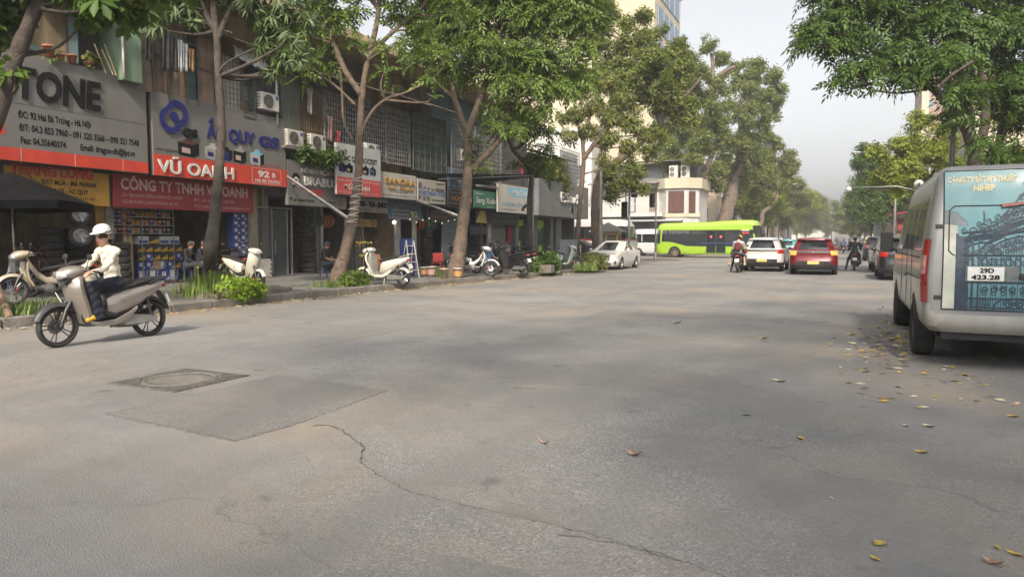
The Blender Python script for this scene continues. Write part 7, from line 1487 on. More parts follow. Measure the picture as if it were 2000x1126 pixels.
CR = [(1647, 494, 0, 0), (1630, 490, 3, 1), (1660, 489, 4, 0), (1690, 493, 1, 2), (1705, 492, 2, 0), (1718, 497, 4, 0), (1730, 491, 5, 3), (1640, 486, 7, 0), (1655, 484, 0, 1), (1668, 485, 6, 0), (1682, 486, 3, 2), (1697, 485, 6, 1), (1712, 486, 7, 1), (1636, 481, 4, 0), (1648, 480, 1, 3), (1660, 479.5, 5, 0), (1673, 480, 0, 0), (1686, 481, 3, 1), (1700, 480, 0, 2), (1514, 497, 4, 0), (1526, 499, 3, 1), (1538, 494, 0, 0), (1642, 477, 6, 2), (1655, 476.5, 7, 0), (1668, 476.5, 1, 0), (1680, 477, 2, 1), (1508, 492, 7, 0)]
for i, (px, py, si, bi) in enumerate(CR):
 p = G(px, py); p.z = 0; rz = rnd.uniform(-.12, .12); n_ = round(p.y)
 near = ('left of the red SUV' if px < 1560 else 'beyond the red SUV' if px < 1652 else 'amid the crowd' if px < 1688 else 'beside the parked cars')
 ob = link('scooter', BM[bi], None, p, rz); tag(ob, '%s scooter of the %s-shirted rider %s, %d metres ahead' % (BN[bi], SH[si][0].replace(' ', '-'), near, n_), 'scooter', 'distant scooters in the crowd')
 pr = link('person', RM[si][0], None, p, rz); tag(pr, 'rider in %s shirt on %s scooter %s, %d metres ahead' % (SH[si][0], BN[bi], near, n_), 'person', 'distant riders in the crowd'); link('helmet', RM[si][1], pr)
# --- people sitting at the shops
SEATG = 'people at the shop fronts'
person('man in a dark shirt seated by the helmet shop doorway with forearm on his knee', G(632, 541, PZ + .06), R(-70), SIT, dict(top=cloth('black', (.02, .02, .022)), forearm=SKIN2, leg=MATS['cloth_slate'], shoe=HAIR, skin=SKIN2, hair=HAIR), .026, group=SEATG)
person('person in a grey striped shirt sitting beside the parked motorbikes near the awning', G(28, 575, PZ), R(-60), SIT, dict(top=cloth('greyshirt', (.30, .31, .33)), leg=MATS['cloth_slate'], shoe=HAIR, skin=SKIN2, hair=HAIR), .026, group=SEATG)
person('man sitting at the left inside the battery shop', (-18.2, yy(361, -18.2), .22), R(-80), SIT, dict(top=cloth('black', (.02, .02, .022)), leg=MATS['cloth_slate'], shoe=HAIR, skin=SKIN2, hair=HAIR), .028, group=SEATG)
person('man sitting on the right, nearer the slender trunk, inside the battery shop', (-18.0, yy(384, -18.0), .22), R(-60), SIT, dict(top=cloth('navy', (.015, .018, .03)), leg=MATS['cloth_slate'], shoe=HAIR, skin=SKIN2, hair=HAIR), .028, group=SEATG)
person('man in a blue shirt crouched on a stool beside the forked trunk', G(953, 533, PZ), R(-50), SIT, dict(top=cloth('blueshirt', (.08, .12, .22)), forearm=SKIN2, leg=MATS['cloth_slate'], shoe=HAIR, skin=SKIN2, hair=HAIR), .028, group=SEATG)
person('person in a blue top standing at the back of the drinks doorway', (-18.9, yy(703, -18.9), .2), R(-80), STAND, dict(top=cloth('blueshirt', (.08, .12, .22)), leg=MATS['cloth_slate'], shoe=HAIR, skin=SKIN, hair=HAIR), .03, group=SEATG)
# ------------------------------------------------------------------ buildings beyond the junction
YELW = mat('yellow_render', (.47, .42, .31), .9, var=.1, scale=.5, dirt=(.35, .30, .21), damt=.5, dscale=.5, streak=True, coords='World'); WHTR = mat('white_render', (.50, .48, .45), .9, var=.1, scale=.8, dirt=(.33, .30, .26), damt=.5, dscale=.8, streak=True, coords='World')
BEIG = mat('beige_render', (.42, .33, .24), .9, var=.15, scale=.6, dirt=(.28, .22, .16), damt=.5, dscale=.6, streak=True, coords='World'); PINKR = mat('salmon_render', (.40, .26, .20), .9, var=.15, scale=.6, dirt=(.26, .18, .14), damt=.5, dscale=.6, coords='World'); GREYB = mat('grey_block', (.30, .29, .28), .9, var=.15, scale=.6, dirt=(.2, .19, .18), damt=.5, coords='World')
TOWB = mat('tower_brown', (.30, .20, .155), .85, var=.1, scale=.3, coords='World'); BGLASS = mat('blue_glass', (.06, .14, .26), .12, .1, var=.25, scale=.6, coords='World'); DWOOD = mat('dark_red_shutter', (.085, .035, .028), .6, var=.25, scale=6); WFR = mat('window_frame', (.34, .33, .31), .6); DGL = mat('dark_pane', (.035, .042, .05), .12, var=.2, scale=2)
def win(h, face, a, z, w, hh, at, m_=None, frame=True, name='window'):
 """window set proud in a wall: face '-y' (at = wall y, a = x), '+x' or '-x' (at = wall x, a = y)"""
 f = MB(); p_ = MB(); t = .09
 def bx(m2, u0, u1, v0, v1, d0, d1):
  if face == '-y': m2.box(u0, u1, at - d1, at - d0, v0, v1)
  elif face == '+x': m2.box(at + d0, at + d1, u0, u1, v0, v1)
  else: m2.box(at - d1, at - d0, u0, u1, v0, v1)
 for u0, u1, v0, v1 in ((a - w / 2, a - w / 2 + t, z, z + hh), (a + w / 2 - t, a + w / 2, z, z + hh), (a - w / 2 + t, a + w / 2 - t, z, z + t), (a - w / 2 + t, a + w / 2 - t, z + hh - t, z + hh), (a - .03, a + .03, z + t, z + hh - t)): bx(f, u0, u1, v0, v1, .002, .08)
 bx(f, a - w / 2 - .08, a + w / 2 + .08, z - .1, z - .002, .002, .16)
 o = f.obj(name, WFR, h); bx(p_, a - w / 2 + t, a + w / 2 - t, z + t, z + hh - t, .004, .03); p_.obj('pane', m_ or DGL, o)
def block(label, x0, x1, y0, y1, H, m_, faces, fl=3.4, z0=1.0, wsp=2.6, ww=1.3, wh=1.7, roof=True, pane=None, name='building', cat='building', shop=None):
 h = thing(name, label, cat, (0, 0, 0), group='buildings along the street'); b_ = MB(); b_.box(x0, x1, y0, y1, 0, H); b_.obj('wall', m_, h)
 if roof: b_ = MB(); b_.box(x0 - .25, x1 + .25, y0 - .25, y1 + .25, H + .003, H + .35); b_.obj('roof_slab', m_, h)
 for fc in faces:
  lo, hi, at = (x0, x1, y0) if fc == '-y' else (y0, y1, x1 if fc == '+x' else x0); n = max(1, int((hi - lo) / wsp)); k = 0; z = z0
  while z + wh < H - .4:
   for i in range(n): win(h, fc, lo + (hi - lo) * (i + .5) / n, z, ww, wh, at, pane)
   z += fl
 return h
# tall yellow building with blue glass
h = thing('yellow_building', 'tall pale yellow building with blue glass strips behind the corner house', 'building'); b = MB(); b.box(-42, -19.3, 78, 91, 0, 31); b.obj('wall', YELW, h); b = MB(); b.box(-42, -19.5, 91.003, 101, 0, 27); b.obj('rear_wing', YELW, h)
b = MB(); b.box(-42.2, -19.05, 77.75, 91.2, 31.003, 31.5); b.obj('parapet', YELW, h)
for i in range(8):
 b = MB(); b.box(-19.298, -19.22, 79.2, 90, 2.2 + i * 3.7, 4.9 + i * 3.7); g_ = b.obj('glass_band', BGLASS, h)
 b = MB()
 for k in range(5): b.box(-19.218, -19.16, 79.2 + k * 2.68, 79.28 + k * 2.68, 2.2 + i * 3.7, 4.9 + i * 3.7)
 b.obj('mullion', WFR, g_)
 if i < 7: b = MB(); b.box(-19.498, -19.42, 92, 100, 2.2 + i * 3.5, 4.6 + i * 3.5); b.obj('glass_band', BGLASS, h)
b = MB()
for k in range(4): b.tube([(-20, 96 + k * .6, 27), (-20, 96 + k * .6, 28.4)], .06, 5)
b.obj('roof_rail', mat('blue_rail', (.08, .12, .35), .6), h)
# white corner house
h = thing('corner_house', 'white two-storey corner house with balcony and dark shutters', 'house'); YH = 72.0
b = MB(); b.box(-24, -17.1, YH, 77, 0, 7.0); b.obj('wall', WHTR, h); b = MB(); b.prism([(-17.1, YH + .002, .0), (-16.2, YH - .9, .0), (-14.2, YH - .9, .0), (-13.2, YH + .2, .0), (-13.2, 77, .0), (-17.1, 77, .0)][::-1], (0, 0, 6.55)); b.obj('bay', WHTR, h)
b = MB(); b.prism([(-17.3, YH - .15, 6.553), (-16.3, YH - 1.15, 6.553), (-14.1, YH - 1.15, 6.553), (-12.9, YH + .1, 6.553), (-12.9, 77, 6.553), (-17.3, 77, 6.553)][::-1], (0, 0, 1.0)); b.obj('parapet', YELW, h)
b = MB(); b.prism([(-17.2, YH - .05, 3.75), (-16.25, YH - 1.02, 3.75), (-14.15, YH - 1.02, 3.75), (-13.05, YH + .1, 3.75), (-13.05, YH + .4, 3.75), (-17.2, YH + .4, 3.75)][::-1], (0, 0, .35)); b.obj('string_course', YELW, h)
for x, w in ((-15.2, 1.55),):
 b = MB(); b.box(x - w / 2, x + w / 2, YH - .96, YH - .902, 4.15, 6.3); s_ = b.obj('shutter', DWOOD, h)
 for k in range(4):
  b = MB(); b.box(x - w / 2 + .06 + k * w / 4, x - w / 2 + w / 4 - .04 + k * w / 4, YH - .99, YH - .962, 4.25, 6.2); b.obj('panel', DWOOD, s_)
b = MB(); d_ = Vector((1.0, 1.1, 0)).normalized(); p0 = Vector((-14.0, YH - .72, 4.15)); b.prism([p0, p0 + d_ * .75, p0 + d_ * .75 + Vector((0, 0, 2.1)), p0 + Vector((0, 0, 2.1))], (.04, -.04, 0)); b.obj('shutter', DWOOD, h)
for x, w in ((-17.7, .75),):
 b = MB(); b.box(x - w / 2, x + w / 2, YH - .06, YH - .002, 4.35, 6.7); b.obj('shutter', mat('brown_shutter', (.13, .09, .06), .6, var=.25, scale=6), h)
b = MB(); b.box(-20.6, -19.5, YH - .05, YH - .002, 4.3, 6.4); dd = b.obj('balcony_door', DWOOD, h); b = MB(); b.box(-20.45, -19.65, YH - .08, YH - .052, 4.4, 6.3); b.obj('pane', mat('pale_pane', (.36, .40, .40), .3), dd)
win(h, '-y', -22.2, 5.3, .8, 1.5, YH, DWOOD)
b = MB(); b.box(-24, -16.5, YH - 1.2, YH - .003, 3.85, 4.2); b.obj('balcony_slab', WHTR, h); b = MB()
for i in range(44): b.box(-23.9 + i * .168, -23.86 + i * .168, YH - 1.16, YH - 1.12, 4.2, 5.05)
b.box(-24, -16.5, YH - 1.18, YH - 1.1, 5.05, 5.12); b.obj('balcony_railing', WHTR, h)
b = MB(); b.prism([(-24.3, YH - 1.3, 7.1), (-24.3, YH - 1.3, 7.2), (-24.3, 77, 8.4), (-24.3, 77, 8.3)], (7.3, 0, 0)); b.obj('roof', mat('grey_tiles', (.20, .19, .18), .85, var=.3, scale=3, coords='World'), h)
b = MB(); b.box(-22, -13.4, 73.2, 77, 7.56, 9.3); b.obj('roof_room', mat('roof_room', (.16, .17, .17), .8, var=.3, scale=1, coords='World'), h); b = MB(); b.prism([(-22.3, 71.6, 9.3), (-22.3, 71.6, 9.38), (-22.3, 77.2, 9.9), (-22.3, 77.2, 9.82)], (9.3, 0, 0)); b.obj('tin_cover', ROOFM, h)
b = MB(); b.box(-23.6, -13.8, YH - .05 , YH - .003, .14, 3.4); b.obj('ground_shutter', mat('dim_shopfront', (.13, .125, .12), .7, var=.4, scale=.8, coords='World'), h)
b = MB(); b.box(-23.5, -14.5, YH - 1.6, YH - .06, 3.35, 3.5); b.obj('shop_awning', mat('pale_awning', (.36, .38, .38), .7, var=.2), h)
for i in range(2):
 x = -15.6 + i * 1.15; t = thing('air_conditioner', 'tall twin-fan air conditioner on the corner house terrace, %s' % ('left one' if i == 0 else 'right one'), 'air conditioner', (x, YH - .4, 7.56)); b = MB(); b.box(-.42, .42, -.2, .2, .05, 1.25); b.obj('casing', PVCW, t, bevel=.03)
 for z in (.38, .9): b = MB(); b.lathe([(.001, 0), (.22, 0), (.24, .01), (.24, .02)], 18, (-.12, -.225, z), 'y'); b.obj('fan_grille', BAR, t)
# houses further up the left side
block('beige house with small windows left of the leaning trunk', -26, -16.5, 103, 113, 12, BEIG, ('-y', '+x')); block('salmon house behind the curved limb', -26, -16.0, 113.01, 124, 10.5, PINKR, ('-y', '+x')); block('grey narrow house in the far left row', -26, -16.2, 124.01, 134, 14, GREYB, ('-y', '+x'))
block('cream house in the far left row beyond the grey one', -26, -16, 134.01, 150, 13, YELW, ('-y', '+x')); block('white house in the far left row', -26, -15.8, 150.01, 172, 17, WHTR, ('+x',)); block('tall beige house closing the far left row', -28, -15.6, 172.01, 215, 19, BEIG, ('+x',)); block('pale building at the very end of the street', -22, 20, 345, 360, 16, WHTR, ('-y',), wsp=5, fl=4)
# beyond the studio, across the side street on the left
block('long pale building along the side street behind the coach', -60, -24.6, 73, 86, 13, WHTR, ('-y',)); block('grey house behind the shop row', -42, -28.5, 14, 50, 9.5, GREYB, ('+x',), wsp=4)
# right side
block('beige four-storey house behind the multi-stemmed tree', 9.5, 20, 40, 50, 13.5, BEIG, ('-x', '-y')); block('brown house on the right beside the beige one', 9.2, 20, 28, 39.98, 10.5, PINKR, ('-x',)); block('cream house on the right across the junction', 9.5, 22, 71, 86, 12, YELW, ('-x', '-y')); block('grey house on the right farther up', 9.2, 22, 104, 130, 13, GREYB, ('-x',)); block('pale terrace on the far right of the street', 9, 22, 130.01, 240, 13, BEIG, ('-x',), wsp=6); block('shaded house behind the van', 9.6, 20, 8, 27.98, 9, BEIG, ('-x',), wsp=4)
h = block('tall brown apartment tower above the right trees', 15.8, 40, 200, 222, 40.5, TOWB, (), roof=True, name='tower_block', cat='tower')
for i in range(11):
 for j in range(8): win(h, '-y', 17.6 + j * 2.8, 3 + i * 3.35, 1.5, 1.9, 200, mat('tower_pane', (.10, .13, .15), .15))
 for j in range(5): win(h, '-x', 202.5 + j * 4.2, 3 + i * 3.35, 1.6, 1.9, 15.8, MATS['tower_pane'])
b = MB(); b.box(15.7, 17.2, 199.9, 199.998, 0, 40.5); b.obj('corner_strip', YELW, h)
h = thing('red_shop', 'low shop with a red fascia on the right of the street', 'shop'); b = MB(); b.box(5.2, 9, 96, 103, 0, 4.2); b.obj('wall', PINKR, h); b = MB(); b.box(4.9, 9, 95.6, 95.99, 2.6, 3.9); f_ = b.obj('fascia', SMAR, h); lettering('NHÀ HÀNG', .5, mat('fascia_red_text', (.5, .1, .08), .5), f_, (5.4, 95.59, 2.95), '-y', width=2.6); b = MB(); b.prism([(4.5, 94.2, 4.3), (9, 94.2, 5.1), (9, 94.2, 5.3), (4.5, 94.2, 4.5)], (0, 2.2, 0)); b.obj('canopy', SMAR, h)
h = thing('billboard', 'tall narrow white billboard on a pole right of the street', 'billboard', (3.75, 105, PZ)); b = MB(); b.box(-.45, .45, -.08, .08, 1.2, 3.9); b.obj('panel', mat('billboard_pale', (.50, .52, .54), .6, var=.08), h); b = MB(); b.tube([(0, 0, 0), (0, 0, 1.25)], .06, 8); b.obj('post', STEEL, h)
# ------------------------------------------------------------------ poles, lights, kiosk
def pole(label, base, Hh, r0=.09, r1=.06, m_=STEEL, arm=None, name='lamp_post', cat='lamp post', lamp=True):
 t = thing(name, label, cat, base, group='poles and signals'); b_ = MB(); b_.tube([(0, 0, 0), (0, 0, Hh * .5), (0, 0, Hh)], [r0, (r0 + r1) / 2, r1], 10); b_.lathe([(r0 * 2, 0), (r0 * 2, .06), (r0 * 1.3, .3), (r0, .5)], 10, caps=False); b_.obj('pole', m_, t, smooth=True)
 if arm:
  b_ = MB(); b_.tube([(0, 0, Hh - .3), (arm[0] * .3, arm[1] * .3, Hh + arm[2] * .8), (arm[0], arm[1], Hh + arm[2])], [r1, r1 * .7, r1 * .5], 8); b_.obj('arm', m_, t, smooth=True)
  if lamp: b_ = MB(); v_ = Vector(arm[:2]).normalized(); b_.sphere((arm[0], arm[1], Hh + arm[2] - .02), .3, 10, 6, (.5 + abs(v_.x) * .7, .5 + abs(v_.y) * .7, .25)); b_.obj('lamp_head', PVCW, t, smooth=True)
 return t
b0 = G(1172, 516, PZ); pole('tall grey lamp post beside the thick old trunk', b0, 7.8, .13, .08, arm=(1.6, .6, .8))
pole('tall lamp post behind the parked van reaching above its roof', (3.75, 33.5, PZ), 7.2, .12, .08, mat('dark_pole', (.10, .11, .115), .5, .4, var=.2), arm=(-2.0, .2, .6))
pole('lamp post with a long curved arm in the far left row', (-11.8, 118, PZ), 9.0, .12, .07, arm=(4.5, 0, .9)); pole('lamp post in front of the far right trees', (3.9, 72, PZ), 8.6, .12, .07, arm=(-3.2, 0, .6)); pole('grey lamp post between the two pale trunks', (-14.6, 78.5, PZ), 9.5, .12, .07, arm=(3.0, -.5, .9))
def signal(t, x, y, z, face=-1, red=True, m_=BLACKM):
 b_ = MB(); b_.box(x - .17, x + .17, y - .12, y + .12, z, z + .95); hd = b_.obj('signal_head', m_, t, bevel=.02)
 for i, c in enumerate(((.05, .25, .08), (.30, .22, .03), (.6, .02, .02))):
  lit = red and i == 2; b_ = MB(); b_.lathe([(.001, 0), (.11, 0), (.11, .02)], 14, (x, y + face * .13, z + .17 + i * .3), 'y'); b_.obj('lens', mat('lens_red_lit', (.8, .03, .03), .3, emit=(1, .04, .04), estr=3.0) if lit else mat('lens_off_%d' % i, tuple(k * .35 for k in c), .2), hd)
  b_ = MB(); b_.lathe([(.125, 0), (.125, .18)], 14, (x, y + face * (.13 if face > 0 else .31), z + .17 + i * .3), 'y', caps=False); b_.obj('hood', m_, hd)
t = pole('traffic light pole at the corner before the kiosk', G(1228, 511, PZ), 4.6, .08, .06, name='traffic_light', cat='traffic light'); signal(t, .3, 0, 3.9, -1, False); signal(t, -.3, 0, 2.7, -1, False)
t = pole('slim second signal pole right of the kiosk', Vector((-12.0, 49.6, PZ)), 4.6, .07, .05, name='traffic_light', cat='traffic light'); signal(t, -.28, 0, 3.6, -1, False)
t = pole('signal post with an overhead arm and a lit red lamp before the right trees', (3.7, 47.0, PZ), 4.4, .09, .05, arm=(-3.6, 0, .0), name='traffic_light', cat='traffic light', lamp=False); signal(t, .25, -.15, 3.0, -1, True)
b = MB(); b.sphere((-3.6, 0, 4.3), .16, 12, 8); b.tube([(-3.6, 0, 4.4), (-3.6, 0, 4.3)], .05, 6); b.obj('camera_dome', PVCW, t, smooth=True); b = MB(); b.lathe([(.06, 0), (.12, .12), (.24, .2), (.25, .22)], 14, (.0, -.15, 4.5), 'y', caps=False); b.obj('loudspeaker', PVCW, t, smooth=True)
k = thing('guard_kiosk', 'small cream guard kiosk with a grey pyramid roof at the corner', 'kiosk', (-13.75, 44.2, PZ), R(8)); CRM = mat('cream_paint', (.47, .38, .20), .7, var=.12, scale=4, dirt=(.3, .24, .14), damt=.4)
for x in (-.68, 0, .68):
 for y in (-.68, .68): b = MB(); b.box(x - .06, x + .06, y - .06, y + .06, 0, 1.85); b.obj('post', CRM, k)
b = MB(); b.box(-.70, .70, -.70, .70, 0, .75); b.obj('lower_panel', CRM, k); b = MB(); b.box(-.62, .62, -.62, .62, .752, 1.6); b.obj('glazing', CGLASS2, k); b = MB(); b.box(-.72, .72, -.72, .72, 1.62, 1.9); b.obj('fascia', CRM, k)
for x in (-.34, .34):
 b = MB(); b.box(x - .24, x + .24, -.665, -.63, .8, 1.56); b.obj('window', mat('kiosk_blind', (.20, .16, .11), .7, var=.2), k)
b = MB(); b.add([(-1.05, -1.05, 1.9), (1.05, -1.05, 1.9), (1.05, 1.05, 1.9), (-1.05, 1.05, 1.9), (0, 0, 2.45), (-1.05, -1.05, 1.82), (1.05, -1.05, 1.82), (1.05, 1.05, 1.82), (-1.05, 1.05, 1.82)], [(0, 1, 4), (1, 2, 4), (2, 3, 4), (3, 0, 4), (5, 6, 1, 0), (6, 7, 2, 1), (7, 8, 3, 2), (8, 5, 0, 3), (8, 7, 6, 5)]); b.obj('roof', mat('kiosk_roof', (.23, .215, .20), .8, var=.2, scale=5), k)
t = thing('utility_cabinet', 'grey metal utility cabinet behind the sage scooter', 'cabinet', G(1110, 526, PZ)); b = MB(); b.box(-.33, .33, -.22, .22, 0, 1.28); b.obj('cabinet_body', mat('cabinet_grey', (.26, .28, .29), .55, .3, var=.12, scale=4, dirt=(.17, .17, .16), damt=.5), t, bevel=.015); b = MB(); b.box(-.36, .36, -.25, .25, 1.283, 1.33); b.obj('lid', MATS['cabinet_grey'], t); b = MB(); b.box(-.005, .005, -.226, -.222, .05, 1.22); b.obj('door_gap', UNDER, t)
# awning frame before the tyre dealer, diagonal awning arms
t = thing('awning_stand', 'thin grey steel awning frame standing before the tyre dealer', 'awning stand', G(1041, 529, PZ)); b = MB(); b.tube([(0, 0, 0), (0, 0, 4.05)], .04, 8); b.obj('post', mat('pole_grey', (.22, .23, .24), .5, .5, var=.2), t, smooth=True)
e_ = PX(940, 350, -16.0) - Vector(t.location); b = MB(); b.tube([(0, 0, 4.02), (e_.x, e_.y, 4.02)], .035, 6); b.tube([(0, 0, 4.02), (-4.6, 0, 4.02)], .035, 6); b.obj('top_rail', MATS['pole_grey'], t, smooth=True); b = MB(); b.add([(0, 0, 4.06), (e_.x, e_.y, 4.06), (e_.x - 1.5, e_.y, 4.3), (-4.6, 0, 4.3)], [(0, 1, 2, 3)]); b.obj('awning_sheet', mat('dark_awning', (.05, .052, .055), .7), t)
for lab, a, c in (('pale diagonal awning pole from the red band to the wrapped trunk', PX(561, 344, XS + .1), D(681, 426, 20.9)), ('pale diagonal pole from the drawing sign to the forked trunk', PX(815, 391, XS + .3), D(893, 420, 25.2)), ('thin white pipe between the forked trunk and the white tyre sign', D(930, 362, 26.5), PX(972, 366, XS + .4))):
 t = thing('awning_pole', lab, 'pole', a); b = MB(); b.tube([(0, 0, 0), c - a], .035 if 'thin' not in lab else .03, 8); b.obj('tube', PVCW, t, smooth=True); b = MB(); b.tube([(0, 0, -.07), c - a + Vector((0, 0, -.07))], .02, 6); b.obj('lower_rod', BAR, t, smooth=True)
# ------------------------------------------------------------------ things in and on the shop row
def ac_unit(label, y, z, x=XS + .12, w=.82):
 t = thing('air_conditioner', label, 'air conditioner', (x, y, z), group='outdoor fan units on the shop row'); b_ = MB(); b_.box(-.3, 0, 0, w, 0, .56); b_.obj('casing', PVCW, t, bevel=.02)
 b_ = MB(); b_.lathe([(.001, .012), (.06, .012), (.065, .004), (.20, .004), (.225, .012), (.225, 0)], 20, (0, w * .40, .28), 'x', caps=False)
 for i in range(14):
  a = 2 * math.pi * i / 14; b_.tube([(.014, w * .4 + .06 * math.cos(a), .28 + .06 * math.sin(a)), (.014, w * .4 + .215 * math.cos(a + .3), .28 + .215 * math.sin(a + .3))], .005, 4)
 b_.obj('fan_grille', BAR, t); b_ = MB(); b_.box(.001, .003, w * .80, w * .95, .38, .50); b_.obj('badge', mat('badge_blue', (.06, .09, .3), .5), t)
 b_ = MB()
 for i in range(6): b_.box(-.26, -.04, -.004, -.001, .08 + i * .075, .11 + i * .075)
 b_.obj('side_vent', BAR, t); b_ = MB(); b_.box(-.34, .02, .08, .12, -.06, -.002); b_.box(-.34, .02, w - .12, w - .08, -.06, -.002); b_.obj('bracket', BAR, t); return t
ac_unit('white fan unit above the right end of the blue ring sign', yy(508, XS), zz(508, 213, XS)); ac_unit('white fan unit on the ledge left of the pair above the helmet sign', yy(557, XS), 4.68); ac_unit('white fan unit on the ledge nearest the battery billboard', yy(603, XS), 4.68); ac_unit('fan unit half hidden behind the battery billboard', yy(706, XS), 4.72, XS + .25); ac_unit('fan unit in the pale wire cage behind the forked trunk', yy(889, XS), 5.35, XS + .35, .75)
# laundry
def garment(label, px, ztop, zbot, wpx, m_, x=XS + .32):
 y0, y1 = yy(px - wpx / 2, x), yy(px + wpx / 2, x); b_ = MB(); n = 9; rows = 7; vs = []
 for j in range(rows + 1):
  for i in range(n + 1):
   t_ = i / n; k = j / rows; vs.append((x + .05 * math.sin(t_ * 9 + k * 2), y0 + (y1 - y0) * (t_ + .05 * math.sin(k * 5 + t_ * 3)), ztop + (zbot - ztop) * k + .04 * math.sin(t_ * 7) * k))
 b_.add(vs, [(j * (n + 1) + i, j * (n + 1) + i + 1, (j + 1) * (n + 1) + i + 1, (j + 1) * (n + 1) + i) for j in range(rows) for i in range(n)]); o_ = b_.obj('hanging_garment', m_, None, smooth=True)
 s_ = o_.modifiers.new('thick', 'SOLIDIFY'); s_.thickness = .015; tag(o_, label, 'clothes', 'laundry on the rusty balcony')
garment('black garment drying alone on the rusty balcony', 296, 7.05, 6.25, 12, cloth('black', (.02, .02, .022))); garment('dark trousers drying beside the blue door', 331, 7.2, 6.1, 16, cloth('charcoal', (.04, .042, .05))); garment('dark patterned shirt hanging right of the dark trousers', 346, 7.15, 6.15, 13, cloth('darkpat', (.045, .04, .042))); garment('white shirt hanging first in the pair', 357, 7.05, 6.2, 9, cloth('washwhite', (.46, .46, .46))); garment('white shirt hanging beside the tan towel', 367, 7.0, 6.25, 10, cloth('washwhite2', (.42, .42, .44))); garment('tan towel at the right end of the laundry', 379, 6.9, 6.3, 11, cloth('tan', (.30, .17, .08)))
garment('grey cloth drying behind the wire grille above the helmet sign', 607, 6.8, 5.9, 10, cloth('washgrey', (.26, .26, .27)), XS + .12); garment('faded floral cloth hung in the cage above the battery billboard', 645, 6.0, 5.1, 9, cloth('floral', (.34, .22, .18)), XS + .12); garment('red garment small in the cage above the billboard', 661, 5.5, 5.1, 5, cloth('redwash', (.35, .04, .05)), XS + .12); garment('dark washing in the pale cage right of the fork', 925, 6.6, 5.9, 22, cloth('charcoal', (.04, .042, .05)), XS + .36); garment('red jacket hung left of the studio balcony plants', 1019, 6.0, 5.2, 7, cloth('redwash', (.35, .04, .05)), XS + .5)
b = MB(); b.tube([(XS + .32, yy(285), 7.15), (XS + .32, yy(400), 6.98)], .015, 6); tag(b.obj('drying_rail', BAR), 'thin rail carrying the laundry on the rusty balcony', 'rail')
# balcony plants
TERRA = mat('terracotta', (.36, .12, .07), .8, var=.2, scale=8, dirt=(.2, .1, .07), damt=.5)
def pot(label, y, z, r, hgt, kind, n, size, x=XS + .02, m_=None):
 t = thing('potted_plant', label, 'plant', (x, y, z), group='pot plants on the balcony'); b_ = MB(); b_.lathe([(r * .62, 0), (r * .9, hgt * .85), (r * 1.02, hgt * .85), (r * 1.02, hgt), (r * .9, hgt), (r * .85, hgt * .9), (.001, hgt * .88)], 16); b_.obj('pot', m_ or TERRA, t, smooth=True)
 V, F = foliage([(Vector((0, 0, hgt + r * 1.2)), r * 1.5), (Vector((0, r, hgt + r * .5)), r)], kind, n, size, int(y * 10), 1.0); link('foliage', npmesh('foliage', V, F, L_OLIVE), t); return t
pot('terracotta pot with spiky plant on the balcony left of the green pillar', yy(92), 5.82, .15, .27, 'lance', 110, .8); pot('small pot with trailing leaves beside the terracotta pot', yy(114), 5.80, .10, .15, 'fine', 200, .8); pot('middle pot with dry stems on the balcony edge', yy(136), 5.80, .12, .2, 'lance', 70, .7); pot('low pot with a small green plant near the green pillar', yy(168), 5.80, .12, .12, 'broad', 70, .6)
V, F = foliage([(Vector((XS + .12, yy(px), 5.72 + .04 * (px % 3))), .16) for px in (100, 110, 120, 128, 140, 150)], 'fine', 260, .8, 77); tag(link('ivy', npmesh('ivy', V, F, L_DARK)), 'creeping green plants along the balcony edge', 'plants', kind='stuff')
for i, (px, top) in enumerate(((186, 6.45), (200, 6.35), (206, 6.5))): b = MB(); b.tube([(XS + .1, yy(px + 10), 5.72), (XS - .1, yy(px), top)], .018, 6); tag(b.obj('bamboo_stick', mat('dry_bamboo', (.36, .27, .15), .8, var=.2)), 'bamboo stick leaning at the green pillar, %s' % ('leftmost', 'middle one', 'the one closest to the pillar')[i], 'stick')
V, F = foliage([(Vector((XS + .15, yy(px), z)), .3) for px, z in ((575, 4.48), (590, 4.42), (605, 4.45), (620, 4.42), (635, 4.45))], 'fine', 160, 1.0, 78); tag(link('creeper', npmesh('creeper', V, F, L_DARK)), 'dark creeper growing over the helmet sign', 'plants', kind='stuff')
V, F = foliage([(Vector((XS + .4, yy(px), z)), r_) for px, z, r_ in ((1045, 5.5, .8), (1060, 5.9, .9), (1050, 6.4, .7), (1072, 5.4, .7), (1035, 5.9, .6))], 'fine', 120, 1.2, 79); tag(link('balcony_plants', npmesh('balcony_plants', V, F, L_OLIVE)), 'leafy plants crowding the balcony above the studio sign', 'plants', kind='stuff')
